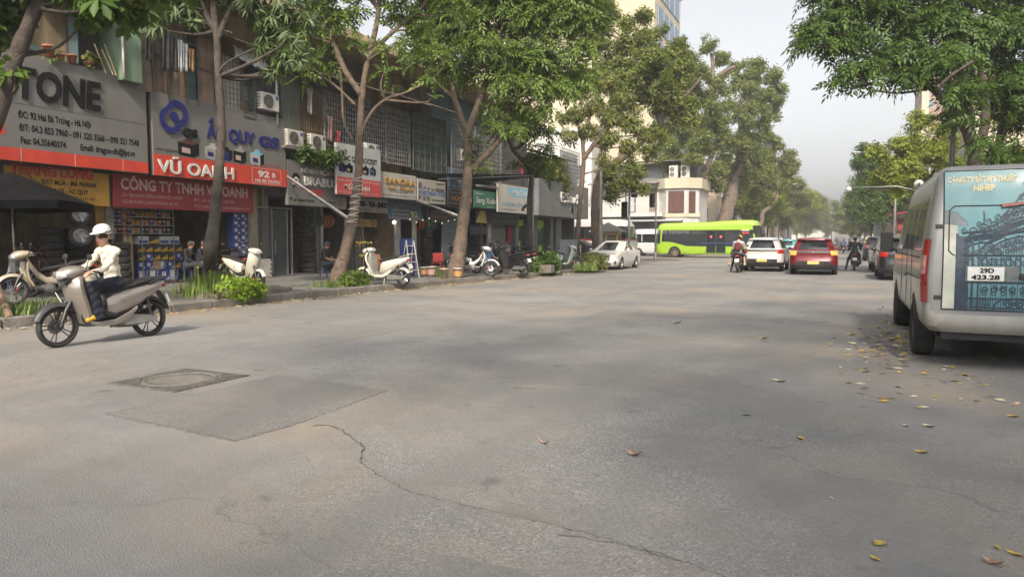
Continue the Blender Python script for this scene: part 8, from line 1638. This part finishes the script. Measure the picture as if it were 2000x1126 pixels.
# ---- battery cartons
CB = mat('carton_blue', (.026, .042, .16), .55, var=.15, scale=5); CBW = mat('carton_white', (.33, .34, .36), .55, var=.08, scale=5); CY = mat('carton_yellow', (.34, .21, .02), .55, var=.1, scale=5); CK = mat('carton_black', (.03, .03, .033), .55, var=.2, scale=5); CBR = mat('carton_brown', (.28, .19, .11), .8, var=.15, scale=5)
GSM = {}
def gs_mesh(kind):
 if kind in GSM: return GSM[kind]
 b_ = MB(); b_.box(-.22, 0, 0, .30, 0, .235); b_.cm = 1
 if kind == 'blue': b_.prism([(.001, .17, .02), (.001, .29, .02), (.001, .29, .10)], (.002, 0, 0))
 elif kind == 'white': b_.prism([(.001, .01, .01), (.001, .13, .01), (.001, .19, .225), (.001, .01, .225)], (.002, 0, 0)); b_.prism([(.001, .2, .01), (.001, .22, .01), (.001, .27, .225), (.001, .25, .225)], (.002, 0, 0))
 elif kind == 'yellow': b_.prism([(.001, .01, .02), (.001, .29, .02), (.001, .29, .17), (.001, .01, .06)], (.002, 0, 0))
 elif kind == 'brown': b_.box(.001, .003, .1, .2, .14, .16)
 else: b_.box(.001, .003, .03, .27, .03, .11)
 GSM[kind] = b_.mesh('carton', {'blue': [CB, CBW], 'white': [CB, CBW], 'yellow': [CK, CY], 'brown': [CBR, CK], 'grey': [CBW, CB]}[kind]); return GSM[kind]
_gs = lettering('GS', .12, TXW, None, (0, 0, 0), width=.13, bold=.006).data; _gd = None
for o_ in [o for o in bpy.data.objects if o.data == _gs]: bpy.data.objects.remove(o_)
def carton(label, x, y, z, kind, sc=(1, 1, 1), logo=True, group='battery cartons in the battery shop'):
 o_ = link('battery_carton', gs_mesh(kind), None, (x, y, z)); o_.scale = sc; tag(o_, label, 'carton', group)
 if logo and kind in ('blue', 'white'): l_ = link('lettering', _gs, o_, (.0045, .06 if kind == 'blue' else .035, .10))
ordn = ['first', 'second', 'third', 'fourth', 'fifth', 'sixth', 'seventh', 'eighth', 'ninth', 'tenth', 'eleventh', 'twelfth', 'thirteenth', 'fourteenth', 'fifteenth', 'sixteenth', 'seventeenth', 'eighteenth', 'nineteenth']
XB = -18.45
ROWS = [(.23, ['white', 'white', 'blue', 'white'], 1.45, 1.45, 'floor row'), (.58, ['blue', 'blue', 'brown', 'white', 'blue', 'yellow', 'blue'], 1.0, 1.05, 'second row'), (.84, ['yellow', 'blue', 'yellow', 'yellow', 'yellow', 'blue'], 1.05, .95, 'third row'), (1.08, ['yellow'] * 6, 1.05, .95, 'fourth row'), (1.32, ['grey', 'yellow', 'grey', 'grey'], 1.5, 1.0, 'top row')]
b = MB(); b.box(XB - .5, XB + .02, yy(262, XB), yy(262, XB) + 1.75, .2, .225); tag(b.obj('pallet', WOODD), 'wooden pallet under the battery carton pile', 'pallet')
for z, ks, sy, sz, rn in ROWS:
 y = yy(262, XB) + .03
 for i, kd in enumerate(ks):
  carton('%s battery carton, %s from left in the %s of the pile' % ({'white': 'white and blue', 'blue': 'blue', 'yellow': 'black and yellow', 'brown': 'plain brown', 'grey': 'pale'}[kd], ordn[i], rn), XB + rnd.uniform(-.02, .02), y, z + .002, kd, (1.2, sy * .78, sz)); y += .30 * sy * .78 + .01
# shelf rack of small batteries
t = thing('shelf_rack', 'metal rack of small boxed batteries on the left shop wall', 'shelf', (-18.4, yy(216, -18.4), .2)); RW = yy(336, -18.4) - yy(216, -18.4)
for i in range(5): b = MB(); b.box(-.35, 0, 0, RW, 1.42 + i * .235, 1.44 + i * .235); b.obj('shelf_board', STEEL, t)
for y in (0, RW * .45, RW - .02): b = MB(); b.box(-.02, 0, y, y + .02, 0, 2.4); b.obj('upright', STEEL, t)
SB = []
for kd, (m1, m2) in enumerate(((CBR, TXR), (mat('box_orange', (.36, .17, .05), .6, var=.15), CK), (CK, CBW), (CB, CBW), (mat('box_red', (.26, .05, .04), .6, var=.15), CBW))): b = MB(); b.box(-.13, 0, 0, .115, 0, .15); b.cm = 1; b.box(.0005, .002, .015, .10, .095, .125); SB.append(b.mesh('battery_box', [m1, m2]))
SBN = ['brown', 'orange', 'black', 'blue', 'red']
for i in range(4):
 n = int(RW / .145)
 for j in range(n):
  kd = rnd.choice([0, 1, 1, 2, 3, 4] if i else [2, 3, 4, 0]); o_ = link('battery_box', SB[kd], None, (-18.4 - .03, yy(216, -18.4) + .03 + j * .145, .2 + 1.442 + i * .235)); tag(o_, '%s battery box, %s from the left on the %s rack shelf' % (SBN[kd], ordn[j], ('lowest', 'second', 'third', 'top')[i]), 'box', 'small battery boxes on the rack')
s, W, H = sign('dim blue sign panel over the battery rack inside the shop', yy(214, -18.45), yy(312, -18.45), 2.05 + .5, 2.95, mat('dim_blue_panel', (.035, .05, .10), .6, var=.2), x=-18.38, t=.03)
for i in range(5): lettering('GS', .15, mat('dim_white', (.25, .27, .3), .6), s, (.006, .12 + i * W / 5.2, .12), width=.2, bold=.005)
# blue stack by the glass shop
XG = -18.1
for i in range(9):
 for j in range(2): carton('%s blue battery carton from below, %s column of the stack by the glass door' % (ordn[i], ('left', 'right')[j]), XG, yy(452, XG) + j * .315, .2 + i * .238, 'blue' if i > 2 else 'white', (1.2, 1, 1), group='tall stack of battery cartons')
# ---- tyres
def tyre_mesh(r, w, name='tyre', col=None):
 b_ = MB(); h = w / 2; b_.lathe([(r * .58, -h * .7), (r * .75, -h), (r * .95, -h * .9), (r, -h * .5), (r * .985, -h * .3), (r, -h * .1), (r, h * .1), (r * .985, h * .3), (r, h * .5), (r * .95, h * .9), (r * .75, h), (r * .58, h * .7), (r * .55, 0)], 26, closed=True); return b_.mesh(name, col or TYRE, True)
TM = tyre_mesh(.31, .19)
def tyre_stack(where, x, y, n, z0=.2, dz=.195):
 for i in range(n): o_ = link('tyre', TM, None, (x + rnd.uniform(-.025, .025), y + rnd.uniform(-.025, .025), z0 + .1 + i * dz), rnd.uniform(0, 3)); tag(o_, 'tyre %s from below in the stack %s' % (ordn[i], where), 'tyre', 'stacked tyres in the shops')
tyre_stack('inside the helmet shop doorway', -18.7, yy(598, -18.7), 9); tyre_stack('deeper in the helmet shop behind the seated man', -19.6, yy(606, -19.6), 8); tyre_stack('beside the bulb-lit tyre shop wall', -18.6, yy(832, -18.6), 9); tyre_stack('in the battery shop behind the rider', -18.5, yy(226, -18.5) , 6); tyre_stack('next to the door post of the tyre dealer', -18.2, yy(930, -18.2), 6); tyre_stack('inside the yellow sign shop, left one', -19.2, yy(95, -19.2), 8); tyre_stack('inside the yellow sign shop, right one', -19.4, yy(140, -19.4), 8)
TMH = {n: tyre_mesh(.27, .1, 'hanging_tyre', m_) for n, m_ in (('green', mat('tyre_green', (.05, .09, .04), .7, var=.3, scale=8)), ('orange', mat('tyre_orange', (.30, .09, .04), .7, var=.3, scale=8)), ('dark', TYRE))}
def hang(where, px0, px1, n, z, cols, x=XF + .1):
 for i in range(n):
  c_ = cols[i]; o_ = link('tyre_on_display', TMH[c_], None, (x, yy(px0 + (px1 - px0) * i / (n - 1), x), z)); o_.rotation_euler = (R(90), 0, R(14)); tag(o_, '%s-rimmed tyre hanging %s, %s from the left' % (c_, where, ordn[i]), 'tyre', 'tyres hung in a row')
hang('under the helmet sign', 588, 646, 9, 2.2, ['dark', 'dark', 'green', 'green', 'green', 'orange', 'orange', 'orange', 'dark'], -18.6); hang('under the string of bulbs', 812, 846, 7, 2.2, ['orange', 'orange', 'green', 'green', 'green', 'green', 'dark'], -18.6)
for i, z in enumerate((1.55, 2.1)):
 t = thing('wheel_on_display', 'alloy wheel hung on the yellow shop wall, %s' % ('lower' if i == 0 else 'upper'), 'wheel', (-18.35, yy(152, -18.35), z), R(-20), group='wheels in the tyre shops'); wheel(t, .0, 0, .29, .2, RIM, 5, 'tyre')
 for ch in t.children: ch.location.z = 0
for i, (px, py) in enumerate(((968, 480), (990, 484))):
 p = PX(px, py, -17.6); t = thing('wheel_on_display', 'alloy wheel on display at the tyre dealer, %s' % ('left' if i == 0 else 'right'), 'wheel', p, R(-12), group='wheels in the tyre shops'); wheel(t, 0, 0, .36, .2, RIM, 6, 'tyre')
 for ch in t.children: ch.location.z = 0
 b = MB(); b.box(p.x - .2, p.x + .15, p.y - .3, p.y + .3, PZ, p.z - .37); tag(b.obj('wheel_stand', BLACKM), 'dark stand under the %s display wheel' % ('left' if i == 0 else 'right'), 'stand')
# ---- dark parasol, stools, buckets, shelf, chairs
t = thing('parasol', 'black drooping parasol over the yellow sign shop front', 'parasol', (-16.2, yy(20, -16.2), PZ)); b = MB(); n = 8; rr = 1.55; vs = [(0, 0, 2.75)] + [(rr * math.cos(2 * math.pi * i / n), rr * math.sin(2 * math.pi * i / n), 2.12 - .05 * (i % 2)) for i in range(n)] + [(rr * .97 * math.cos(2 * math.pi * i / n), rr * .97 * math.sin(2 * math.pi * i / n), 1.95 - .05 * (i % 2)) for i in range(n)]
b.add(vs, [(0, 1 + i, 1 + (i + 1) % n) for i in range(n)] + [(1 + i, 1 + n + i, 1 + n + (i + 1) % n, 1 + (i + 1) % n) for i in range(n)]); b.obj('canopy', mat('parasol_black', (.008, .008, .009), .9, var=.2, scale=4, spec=.1), t); b = MB(); b.tube([(0, 0, 0), (0, 0, 2.7)], .022, 8); b.obj('pole', ALU, t, smooth=True)
def bucket(label, p, r, hgt, m_, band=None):
 t = thing('bucket', label, 'bucket', p, group='paint buckets by the forked trunk'); b_ = MB(); b_.lathe([(.001, .004), (r * .82, 0), (r, hgt), (r * 1.05, hgt), (r * 1.05, hgt - .03), (r * .96, hgt - .03), (r * .8, .02)], 16); b_.obj('tub', m_, t, smooth=True)
 if band: b_ = MB(); b_.lathe([(r * .88 + .002, hgt * .25), (r * .97 + .003, hgt * .75)], 16, caps=False); b_.obj('band', band, t, smooth=True)
WB = mat('bucket_white', (.50, .46, .40), .5, var=.12, dirt=(.3, .22, .15), damt=.5)
bucket('white paint bucket left of the pinkish one', G(829, 540, PZ), .15, .34, WB, mat('bucket_orange', (.45, .25, .10), .5)); bucket('pinkish white bucket in front of the red chair', G(843, 541, PZ), .17, .38, WB, mat('bucket_pink', (.42, .24, .22), .5)); bucket('cream bucket touching the forked trunk', G(868, 545, PZ), .15, .36, mat('bucket_cream', (.46, .40, .28), .5, var=.1)); bucket('white bucket with an orange pot on the kerb side of the forked trunk', G(894, 544, PZ), .16, .36, WB, MATS['bucket_orange'])
t = thing('plastic_chair', 'red plastic chair under the tyre shop bulbs', 'chair', G(854, 533, PZ), R(20)); RP = mat('red_plastic', (.42, .04, .035), .5, var=.12)
for x in (-.17, .17):
 for y in (-.17, .17): b = MB(); b.tube([(x * 1.15, y * 1.15, 0), (x, y, .40)], .02, 6); b.obj('leg', RP, t)
b = MB(); b.box(-.21, .21, -.21, .21, .40, .43); b.obj('seat', RP, t, bevel=.015); b = MB(); b.box(-.21, .21, .18, .21, .45, .80); b.obj('backrest', RP, t, bevel=.015)
t = thing('fruit_shelf', 'metal shelf of fruit behind the wrapped trunk', 'shelf', G(712, 545, PZ), R(-10))
for x in (-.3, .28):
 for y in (-.18, .16): b = MB(); b.box(x, x + .025, y, y + .025, 0, 1.45); b.obj('upright', BLACKM, t)
for z in (.25, .7, 1.1): b = MB(); b.box(-.3, .305, -.18, .185, z, z + .025); b.obj('shelf_board', WOODD, t)
FR = mat('fruit_yellow', (.50, .38, .05), .5, var=.3, scale=9)
for q_, (z, nm) in enumerate(((.28, 'lower'), (.73, 'middle'), (1.13, 'upper'))):
 b = MB()
 for i in range(14): b.sphere((rnd.uniform(-.24, .24), rnd.uniform(-.13, .13), z + .045 + rnd.uniform(0, .05)), .045, 8, 6)
 o_ = b.obj('fruit_pile', FR if q_ else mat('fruit_brown', (.25, .13, .06), .6, var=.3), None, smooth=True, loc=t.location, rz=R(-10)); tag(o_, 'pile of fruit on the %s board of the metal shelf' % nm, 'fruit', kind='stuff')
t = thing('display_board', 'blue standing board by the nail studio doorway', 'board', G(796, 541, PZ), R(75)); b = MB(); b.box(-.33, .33, -.03, .03, .05, 1.35); b.obj('panel', mat('board_blue', (.03, .045, .17), .6, var=.15), t); b = MB(); b.tube([(-.3, 0, 0), (-.3, 0, 1.35)], .02, 6); b.tube([(.3, 0, 0), (.3, 0, 1.35)], .02, 6); b.obj('frame', ALU, t)
t = thing('folding_ladder', 'pale folding step ladder beside the blue board', 'ladder', G(810, 542, PZ), R(70))
for x in (-.2, .2): b = MB(); b.tube([(x, .0, 0), (x * .8, .25, 1.3)], .02, 6); b.obj('rail', PVCW, t); b = MB(); b.tube([(x, .55, 0), (x * .8, .27, 1.28)], .018, 6); b.obj('rear_leg', PVCW, t)
for i in range(4): b = MB(); b.box(-.18, .18, .04 + i * .055, .12 + i * .055, .25 + i * .28, .28 + i * .28); b.obj('step', PVCW, t)
t = thing('folding_chair', 'low orange folding chair behind the ivory scooter', 'chair', G(738, 548, PZ), R(60)); OR = mat('orange_cloth', (.45, .14, .05), .7, var=.2)
for x in (-.2, .2): b = MB(); b.tube([(x, -.25, 0), (x, .25, .75)], .015, 6); b.tube([(x, .25, 0), (x, -.15, .42)], .015, 6); b.obj('frame', ALU, t)
b = MB(); b.box(-.2, .2, -.15, .18, .40, .43); b.obj('seat', OR, t); b = MB(); b.add([(-.2, .16, .45), (.2, .16, .45), (.2, .27, .85), (-.2, .27, .85)], [(0, 1, 2, 3)]); b.obj('backrest', OR, t)
for lab, p in (('stool under the man beside the forked trunk', G(953, 533, PZ)), ('stool under the man at the helmet shop doorway', G(632, 541, PZ + .06)), ('stool under the person by the parked motorbikes', G(28, 575, PZ)), ('left stool inside the battery shop', Vector((-18.2, yy(361, -18.2), .22))), ('right stool inside the battery shop', Vector((-18.0, yy(384, -18.0), .22)))):
 t = thing('stool', lab, 'stool', p); b = MB(); b.lathe([(.001, .36), (.15, .36), (.155, .34), (.15, .32)], 14); b.obj('seat', mat('stool_blue', (.05, .08, .2), .5), t)
 for a in (0, 1.57, 3.14, 4.71): b = MB(); b.tube([(.16 * math.cos(a), .16 * math.sin(a), 0), (.12 * math.cos(a), .12 * math.sin(a), .33)], .015, 5); b.obj('leg', MATS['stool_blue'], t)
# helmets on show in the glass shop
for i, (px, z, m_, c_) in enumerate(((506, .86, CBW, 'white helmet on the counter behind the shop glass'), (515, .86, mat('helmet_blue', (.10, .16, .3), .4), 'blue helmet on the counter behind the shop glass'), (505, 1.28, CBW, 'white helmet on the glass shelf'), (517, 1.28, mat('helmet_pale', (.4, .4, .38), .4), 'pale helmet on the glass shelf beside the white one'), (498, 1.75, CY, 'yellow helmet on the top of the glass shop display'))):
 b = MB(); b.lathe([(.001, .19), (.06, .18), (.11, .13), (.13, .06), (.125, 0), (.11, 0)], 16, caps=False); b.box(.07, .2, -.08, .08, .03, .045); o_ = b.obj('helmet', m_, None, smooth=True, loc=(XF - .25, yy(px, XF - .25), z)); tag(o_, c_, 'helmet', 'helmets on show')
for z in (1.24, 1.71): b = MB(); b.box(XF - .45, XF - .06, yy(490, XF), yy(526, XF), z, z + .02); tag(b.obj('glass_shelf', SHOPG), 'glass display shelf in the helmet shop, %s one' % ('lower' if z < 1.5 else 'upper'), 'shelf')
# bulbs
LIT = mat('bulb_lit', (.8, .8, .75), .3, emit=(1, .95, .85), estr=6.0); OFF = mat('bulb_off', (.6, .58, .52), .3)
sg = thing('string_lights', 'string of small pale bulbs over the tyre shop', 'string lights', (-17.0, yy(790, -17), 2.35)); pts = []
for i in range(9):
 px = 800 + i * 12.5; p = Vector((-17.0, yy(px, -17.0), 2.32 - .10 * math.sin(i * 1.6))) - Vector(sg.location); pts.append(p + Vector((0, 0, .07))); b = MB(); b.sphere(p, .035, 8, 6, (1, 1, 1.3)); b.obj('bulb', OFF, sg, smooth=True)
b = MB(); b.tube(pts, .008, 5); b.obj('cable', BLACKM, sg)
for lab, px, py, X in (('lit round bulb inside the nail studio doorway', 770, 434, -18.3), ('small lit lamp deeper in the nail studio', 762, 451, -19.0)):
 p = PX(px, py, X); t = thing('lamp', lab, 'lamp', p); b = MB(); b.sphere((0, 0, 0), .075 if 'round' in lab else .06, 10, 8); b.obj('bulb', LIT, t, smooth=True); b = MB(); b.tube([(0, 0, .06), (0, 0, 3.09 - p.z)], .008, 5); b.obj('cord', BLACKM, t)
# wire wound round the leaning trunk
b = MB(); pts = []; tr = [(D(686, 440, 20.7), .15), (D(691, 410, 20.7), .145), (D(695, 380, 20.7), .14), (D(700, 340, 20.7), .13)]
for i in range(150):
 u = i / 149 * 2.999; k_ = int(u); f_ = u - k_; c_ = tr[k_][0].lerp(tr[k_ + 1][0], f_); r_ = tr[k_][1] + (tr[k_ + 1][1] - tr[k_][1]) * f_ + .012; a = i * .62; pts.append(c_ + Vector((math.cos(a) * r_, math.sin(a) * r_, .05 * math.sin(a * .5))))
b.tube(pts, .011, 5); tag(b.obj('wire', PVCW), 'pale wire wound round the leaning trunk', 'wire')
# ------------------------------------------------------------------ planting at the kerb
SOIL = mat('soil', (.09, .06, .04), .95, var=.3, scale=9, bump=.5, bscale=30); L_GRASS = leafmat('leaf_grass', (.06, .11, .02), (.15, .21, .045), (.28, .26, .06), .3); L_SHRUB = leafmat('leaf_shrub', (.09, .17, .02), (.22, .32, .035), (.34, .36, .05), .35)
def blades(area, n, hgt, w, seed, lean=.35):
 g = np.random.default_rng(seed); P = area(g, n); K = len(P); a = g.uniform(0, 6.28, K); L = hgt * g.uniform(.55, 1.15, K); ln = lean * g.uniform(.2, 1.6, K); d = np.stack([np.cos(a), np.sin(a), 0 * a], 1); s_ = np.stack([-np.sin(a), np.cos(a), 0 * a], 1) * w
 V = []
 for t_, ww in ((0, 1), (.45, .85), (.8, .5), (1.0, .05)):
  c_ = P + d * (ln * L * t_ ** 1.8)[:, None] + np.array([0, 0, 1.0]) * (L * (t_ - .25 * ln * t_ ** 2.5))[:, None]; V += [c_ - s_ * ww, c_ + s_ * ww]
 V = np.stack(V, 1).reshape(-1, 3); base = (np.arange(K) * 8)[:, None]; F = np.concatenate([base + np.array([2 * i, 2 * i + 1, 2 * i + 3, 2 * i + 2]) for i in range(3)]); return V, F
def bed(label, c, rx, ry, grass=True):
 t = thing('planting_bed', label, 'planting bed', c, group='tree planting beds'); b_ = MB(); n = 28; out = [Vector((rx * abs(math.cos(a)) ** .5 * (1 if math.cos(a) > 0 else -1), ry * abs(math.sin(a)) ** .5 * (1 if math.sin(a) > 0 else -1), 0)) for a in [2 * math.pi * i / n + .05 for i in range(n)]]
 b_.loft([[p for p in out], [p + Vector((0, 0, .10)) for p in out], [p * .9 + Vector((0, 0, .10)) for p in out], [p * .9 + Vector((0, 0, .03)) for p in out]], caps=False); b_.obj('kerb_edging', KERB, t); b_ = MB(); b_.poly([p * .92 + Vector((0, 0, .05)) for p in out]); b_.obj('soil', SOIL, t); return t
def shrub(label, c, r, n, seed, lm=None, kind='fine', dens=620, size=.52):
 t = thing('shrub', label, 'shrub', c, group='shrubs at the kerb'); g = random.Random(seed); m_ = MB()
 bl = [(Vector((g.uniform(-r, r), g.uniform(-r, r), g.uniform(r * .3, r * .75))), r * g.uniform(.4, .6)) for _ in range(n)]
 for p, q_ in bl: m_.tube([(0, 0, 0), p * .6, p], [.015, .01, .006], 5)
 m_.obj('stems', BARK, t); V, F = foliage(bl, kind, dens, size, seed, .8); link('foliage', npmesh('foliage', V, F, lm or L_SHRUB), t)
def tuft(label, c, rx, ry, n, hgt, seed, w=.014, lm=None, lean=.35):
 V, F = blades(lambda g, k: np.stack([g.normal(0, rx * .5, k), g.normal(0, ry * .5, k), np.zeros(k)], 1), n, hgt, w, seed, lean); o_ = link('grass_tuft', npmesh('grass_tuft', V, F, lm or L_GRASS), None, c); tag(o_, label, 'grass', 'grass at the kerb')
c1 = G(425, 578, PZ); bed('planting bed round the slender trunk at the kerb', c1 + Vector((-.1, .6, 0)), .75, 1.5)
tuft('tall strappy grass behind the round shrubs', c1 + Vector((-.35, .25, .04)), .5, .75, 420, .55, 91); tuft('low grass at the front end of the planting bed', c1 + Vector((.1, -.75, .04)), .4, .4, 160, .32, 92)
shrub('bright green round shrub nearest the scooter in the flower bed', G(425, 588, PZ) + Vector((-.1, .1, .04)), .36, 12, 93); shrub('bright green round shrub behind the first in the flower bed', G(470, 583, PZ) + Vector((-.1, .1, .04)), .33, 11, 94)
for i in range(9):
 p = c1 + Vector((rnd.uniform(-.5, .1), rnd.uniform(-.4, .8), rnd.uniform(.55, .75))); b = MB(); b.lathe([(.001, .01), (.02, .012), (.035, 0), (.02, -.006), (.001, -.008)], 7, caps=False); b.tube([(0, 0, -.01), (.02, 0, -.5)], .003, 4); o_ = b.obj('yellow_flower', mat('flower_yellow', (.55, .42, .03), .6), None, loc=p); tag(o_, 'small yellow flower standing above the strappy grass', 'flower', 'yellow flowers in the bed')
tuft('strappy plants at the kerb beside the parked motorbikes', G(50, 612, PZ), .45, .7, 210, .32, 95, .016, leafmat('leaf_spider', (.05, .10, .03), (.16, .22, .07), (.3, .33, .16), .3), .7)
b = MB(); b.tube([G(20, 622, PZ), D(-5, 560, 13.0)], .06, 8); tag(b.obj('timber_prop', WOODD), 'slanting timber prop at the kerb by the parked motorbikes', 'prop')
c2 = G(680, 558, PZ); tuft('sparse grass at the foot of the leaning trunk', G(650, 560, PZ), .5, .6, 120, .22, 96); shrub('low leafy shrub beside the wrapped trunk', c2 + Vector((0, .2, 0)), .30, 9, 97, L_FEATH, 'fine', 420, .7); tuft('grass tuft by the pink bucket', G(858, 541, PZ), .2, .2, 60, .4, 98)
shrub('dark leafy bush beside the awning post', G(1058, 531, PZ), .55, 12, 99, L_DARK, 'fine', 150, 1.0); shrub('tall leafy bush between the cabinet and the white saloon', G(1140, 525, PZ), .75, 16, 100, L_OLIVE, 'lance', 120, .9); tuft('strappy leaves below the tall bush', G(1146, 528, PZ), .5, .5, 120, .42, 101, .02)
b = MB(); b.box(-.25, .25, -.2, .2, 0, .32); tag(b.obj('concrete_block', KERB, None, bevel=.03, loc=G(1068, 533, PZ)), 'rough pale concrete block at the kerb by the dark bush', 'block')
# ------------------------------------------------------------------ fallen leaves
LF = {'yellow': mat('dry_leaf_yellow', (.42, .29, .06), .7, var=.25, scale=30), 'brown': mat('dry_leaf_brown', (.26, .17, .12), .8, var=.3, scale=30), 'green': mat('fallen_leaf_green', (.10, .17, .04), .6, var=.2, scale=30), 'pale': mat('dry_leaf_pale', (.46, .42, .28), .7, var=.2, scale=30)}
def leaf_mesh(L, W, curl, twist):
 b_ = MB(); vs = []; n = 8
 for i in range(n + 1):
  t_ = i / n; w = W * math.sin(math.pi * min(1, t_ * 1.02) ** .8) / 2 + .001; z = curl * (2 * t_ - 1) ** 2 * L; a = twist * (t_ - .5)
  for s in (-1, 0, 1): vs.append((s * w * math.cos(a), (t_ - .5) * L, z + abs(s) * w * .45 + s * w * math.sin(a) + .003))
 b_.add(vs, [(i * 3 + j, i * 3 + j + 1, i * 3 + j + 4, i * 3 + j + 3) for i in range(n) for j in range(2)]); b_.tube([(0, -L * .5, z * .5 + .004), (0.004, -L * .68, .006)], .0015, 4); return b_
LEAVES = [(1522, 745, 'pale', .16, .06, 1.2, 'long pale curled leaf lying alone in the middle of the road'), (1238, 889, 'brown', .13, .045, 1.4, 'brown curled leaf on the road near the bright patch'), (1564, 857, 'yellow', .08, .05, .4, 'yellow leaf in the middle of the right lane'), (1813, 833, 'pale', .10, .05, 1.0, 'pale yellow leaf beside a white scrap'), (1800, 884, 'yellow', .09, .045, 1.3, 'yellow leaf below the pale one on the right'), (1717, 1063, 'yellow', .07, .055, 2.6, 'broad yellow leaf at the bottom right of the road'), (1709, 1092, 'yellow', .06, .025, .7, 'narrow yellow green leaf just below the broad yellow leaf'), (1940, 1101, 'brown', .09, .05, 1.3, 'large brown curled leaf in the lower right corner'), (1982, 1083, 'yellow', .075, .03, .9, 'yellow leaf at the right edge above the brown one'), (1947, 1070, 'yellow', .035, .03, .3, 'small yellow leaf above the brown curled leaf'), (1457, 811, 'green', .08, .03, 1.5, 'green leaf lying flat in the right lane'), (1688, 726, 'yellow', .12, .05, 1.5, 'yellow leaf right of the lane, above the green leaf'), (1320, 632, 'brown', .22, .07, 1.5, 'brown leaf far out in the middle of the road'), (1978, 814, 'yellow', .09, .05, 1.2, 'yellow leaf near the right edge behind the van'), (1769, 832, 'pale', .07, .03, .6, 'whitish scrap beside the pale yellow leaf'), (1622, 973, 'pale', .03, .025, .5, 'tiny pale scrap low in the right lane'), (1490, 661, 'yellow', .14, .06, 1.2, 'yellow leaf beyond the long pale one'), (1885, 733, 'yellow', .10, .06, .5, 'orange yellow leaf just behind the van'), (1662, 654, 'yellow', .16, .06, 1.3, 'yellow leaf at the left edge of the leaf litter'), (1062, 866, 'brown', .12, .02, 1.1, 'dark thin twig-like leaf in the bright patch')]
for px, py, c_, L, W, rz, lab in LEAVES: o_ = leaf_mesh(L, W, .12 if c_ != 'brown' else .3, .8).obj('fallen_leaf', LF[c_], None, smooth=True, loc=G(px, py), rz=rz); tag(o_, lab, 'leaf', 'fallen leaves on the road')
def litter(label, pts, seed, size, mats):
 g = random.Random(seed); b_ = MB()
 for p in pts:
  L, W = size * g.uniform(.6, 1.4), size * g.uniform(.3, .55); a = g.uniform(0, 6.28); d = Vector((math.cos(a), math.sin(a), 0)) * L / 2; s_ = Vector((-math.sin(a), math.cos(a), 0)) * W / 2; z = Vector((0, 0, g.uniform(.004, .02))); b_.cm = g.randrange(len(mats))
  b_.add([p - d + z, p + s_ + z * 1.6, p + d + z * .9, p - s_ + z * .5], [(0, 1, 2, 3)])
 o_ = b_.obj('leaf_litter', mats); tag(o_, label, 'leaves', kind='stuff')
g = random.Random(4); pts = []
for i in range(300): t_ = g.gauss(0, 1); pts.append(G(1745 + 30 * t_ + g.gauss(0, 22), 665 + g.gauss(0, 26) + .12 * t_))
for i in range(120): pts.append(G(g.uniform(1620, 1990), g.uniform(590, 800)))
litter('scattered dry leaves on the road beside the van', [p for p in pts if p.y > .5], 8, .085, [LF['yellow'], LF['brown'], LF['pale'], LF['yellow']])
pts = []
for i in range(1100): y = g.uniform(4, 31); x = np.interp(y, [k[1] for k in KL[:10]], [k[0] for k in KL[:10]]); pts.append(Vector((x + abs(g.gauss(0, .22)) + .03, y, 0)))
for i in range(160): y = g.uniform(7, 31); x = np.interp(y, [k[1] for k in KL[:10]], [k[0] for k in KL[:10]]); pts.append(Vector((x - g.uniform(.1, 3), y, PZ + .02)))
litter('dry leaves gathered along the gutter of the shop side', pts, 9, .10, [LF['yellow'], LF['brown'], LF['pale']])
a, c = Vector((-12, 46, 5.2)), Vector((-14.5, 78, 6.6)); b = MB(); b.tube([a.lerp(c, t_ / 16) - Vector((0, 0, 2.4 * (t_ / 16) * (1 - t_ / 16))) for t_ in range(17)], .012, 5); tag(b.obj('overhead_cable', BLACKM), 'black cable hanging over the junction', 'cable')
# ------------------------------------------------------------------ hazy morning air
b = MB(); b.box(-160, 160, -60, 480, -1.0, 43); hz = b.obj('haze', None or bpy.data.materials.new('haze'))
hm = bpy.data.materials['haze']; hm.use_nodes = True; nt = hm.node_tree; nt.nodes.clear()
pv = nt.nodes.new('ShaderNodeVolumePrincipled'); pv.inputs['Color'].default_value = (.93, .95, 1.0, 1); pv.inputs['Density'].default_value = .0009; pv.inputs['Anisotropy'].default_value = .2
ou = nt.nodes.new('ShaderNodeOutputMaterial'); nt.links.new(pv.outputs[0], ou.inputs['Volume'])
try: pv.inputs['Density Attribute'].default_value = ''; pv.inputs['Color Attribute'].default_value = ''; pv.inputs['Temperature Attribute'].default_value = ''
except Exception: pass
hm.cycles.homogeneous_volume = True
tag(hz, 'pale haze filling the street', 'haze', kind='stuff')
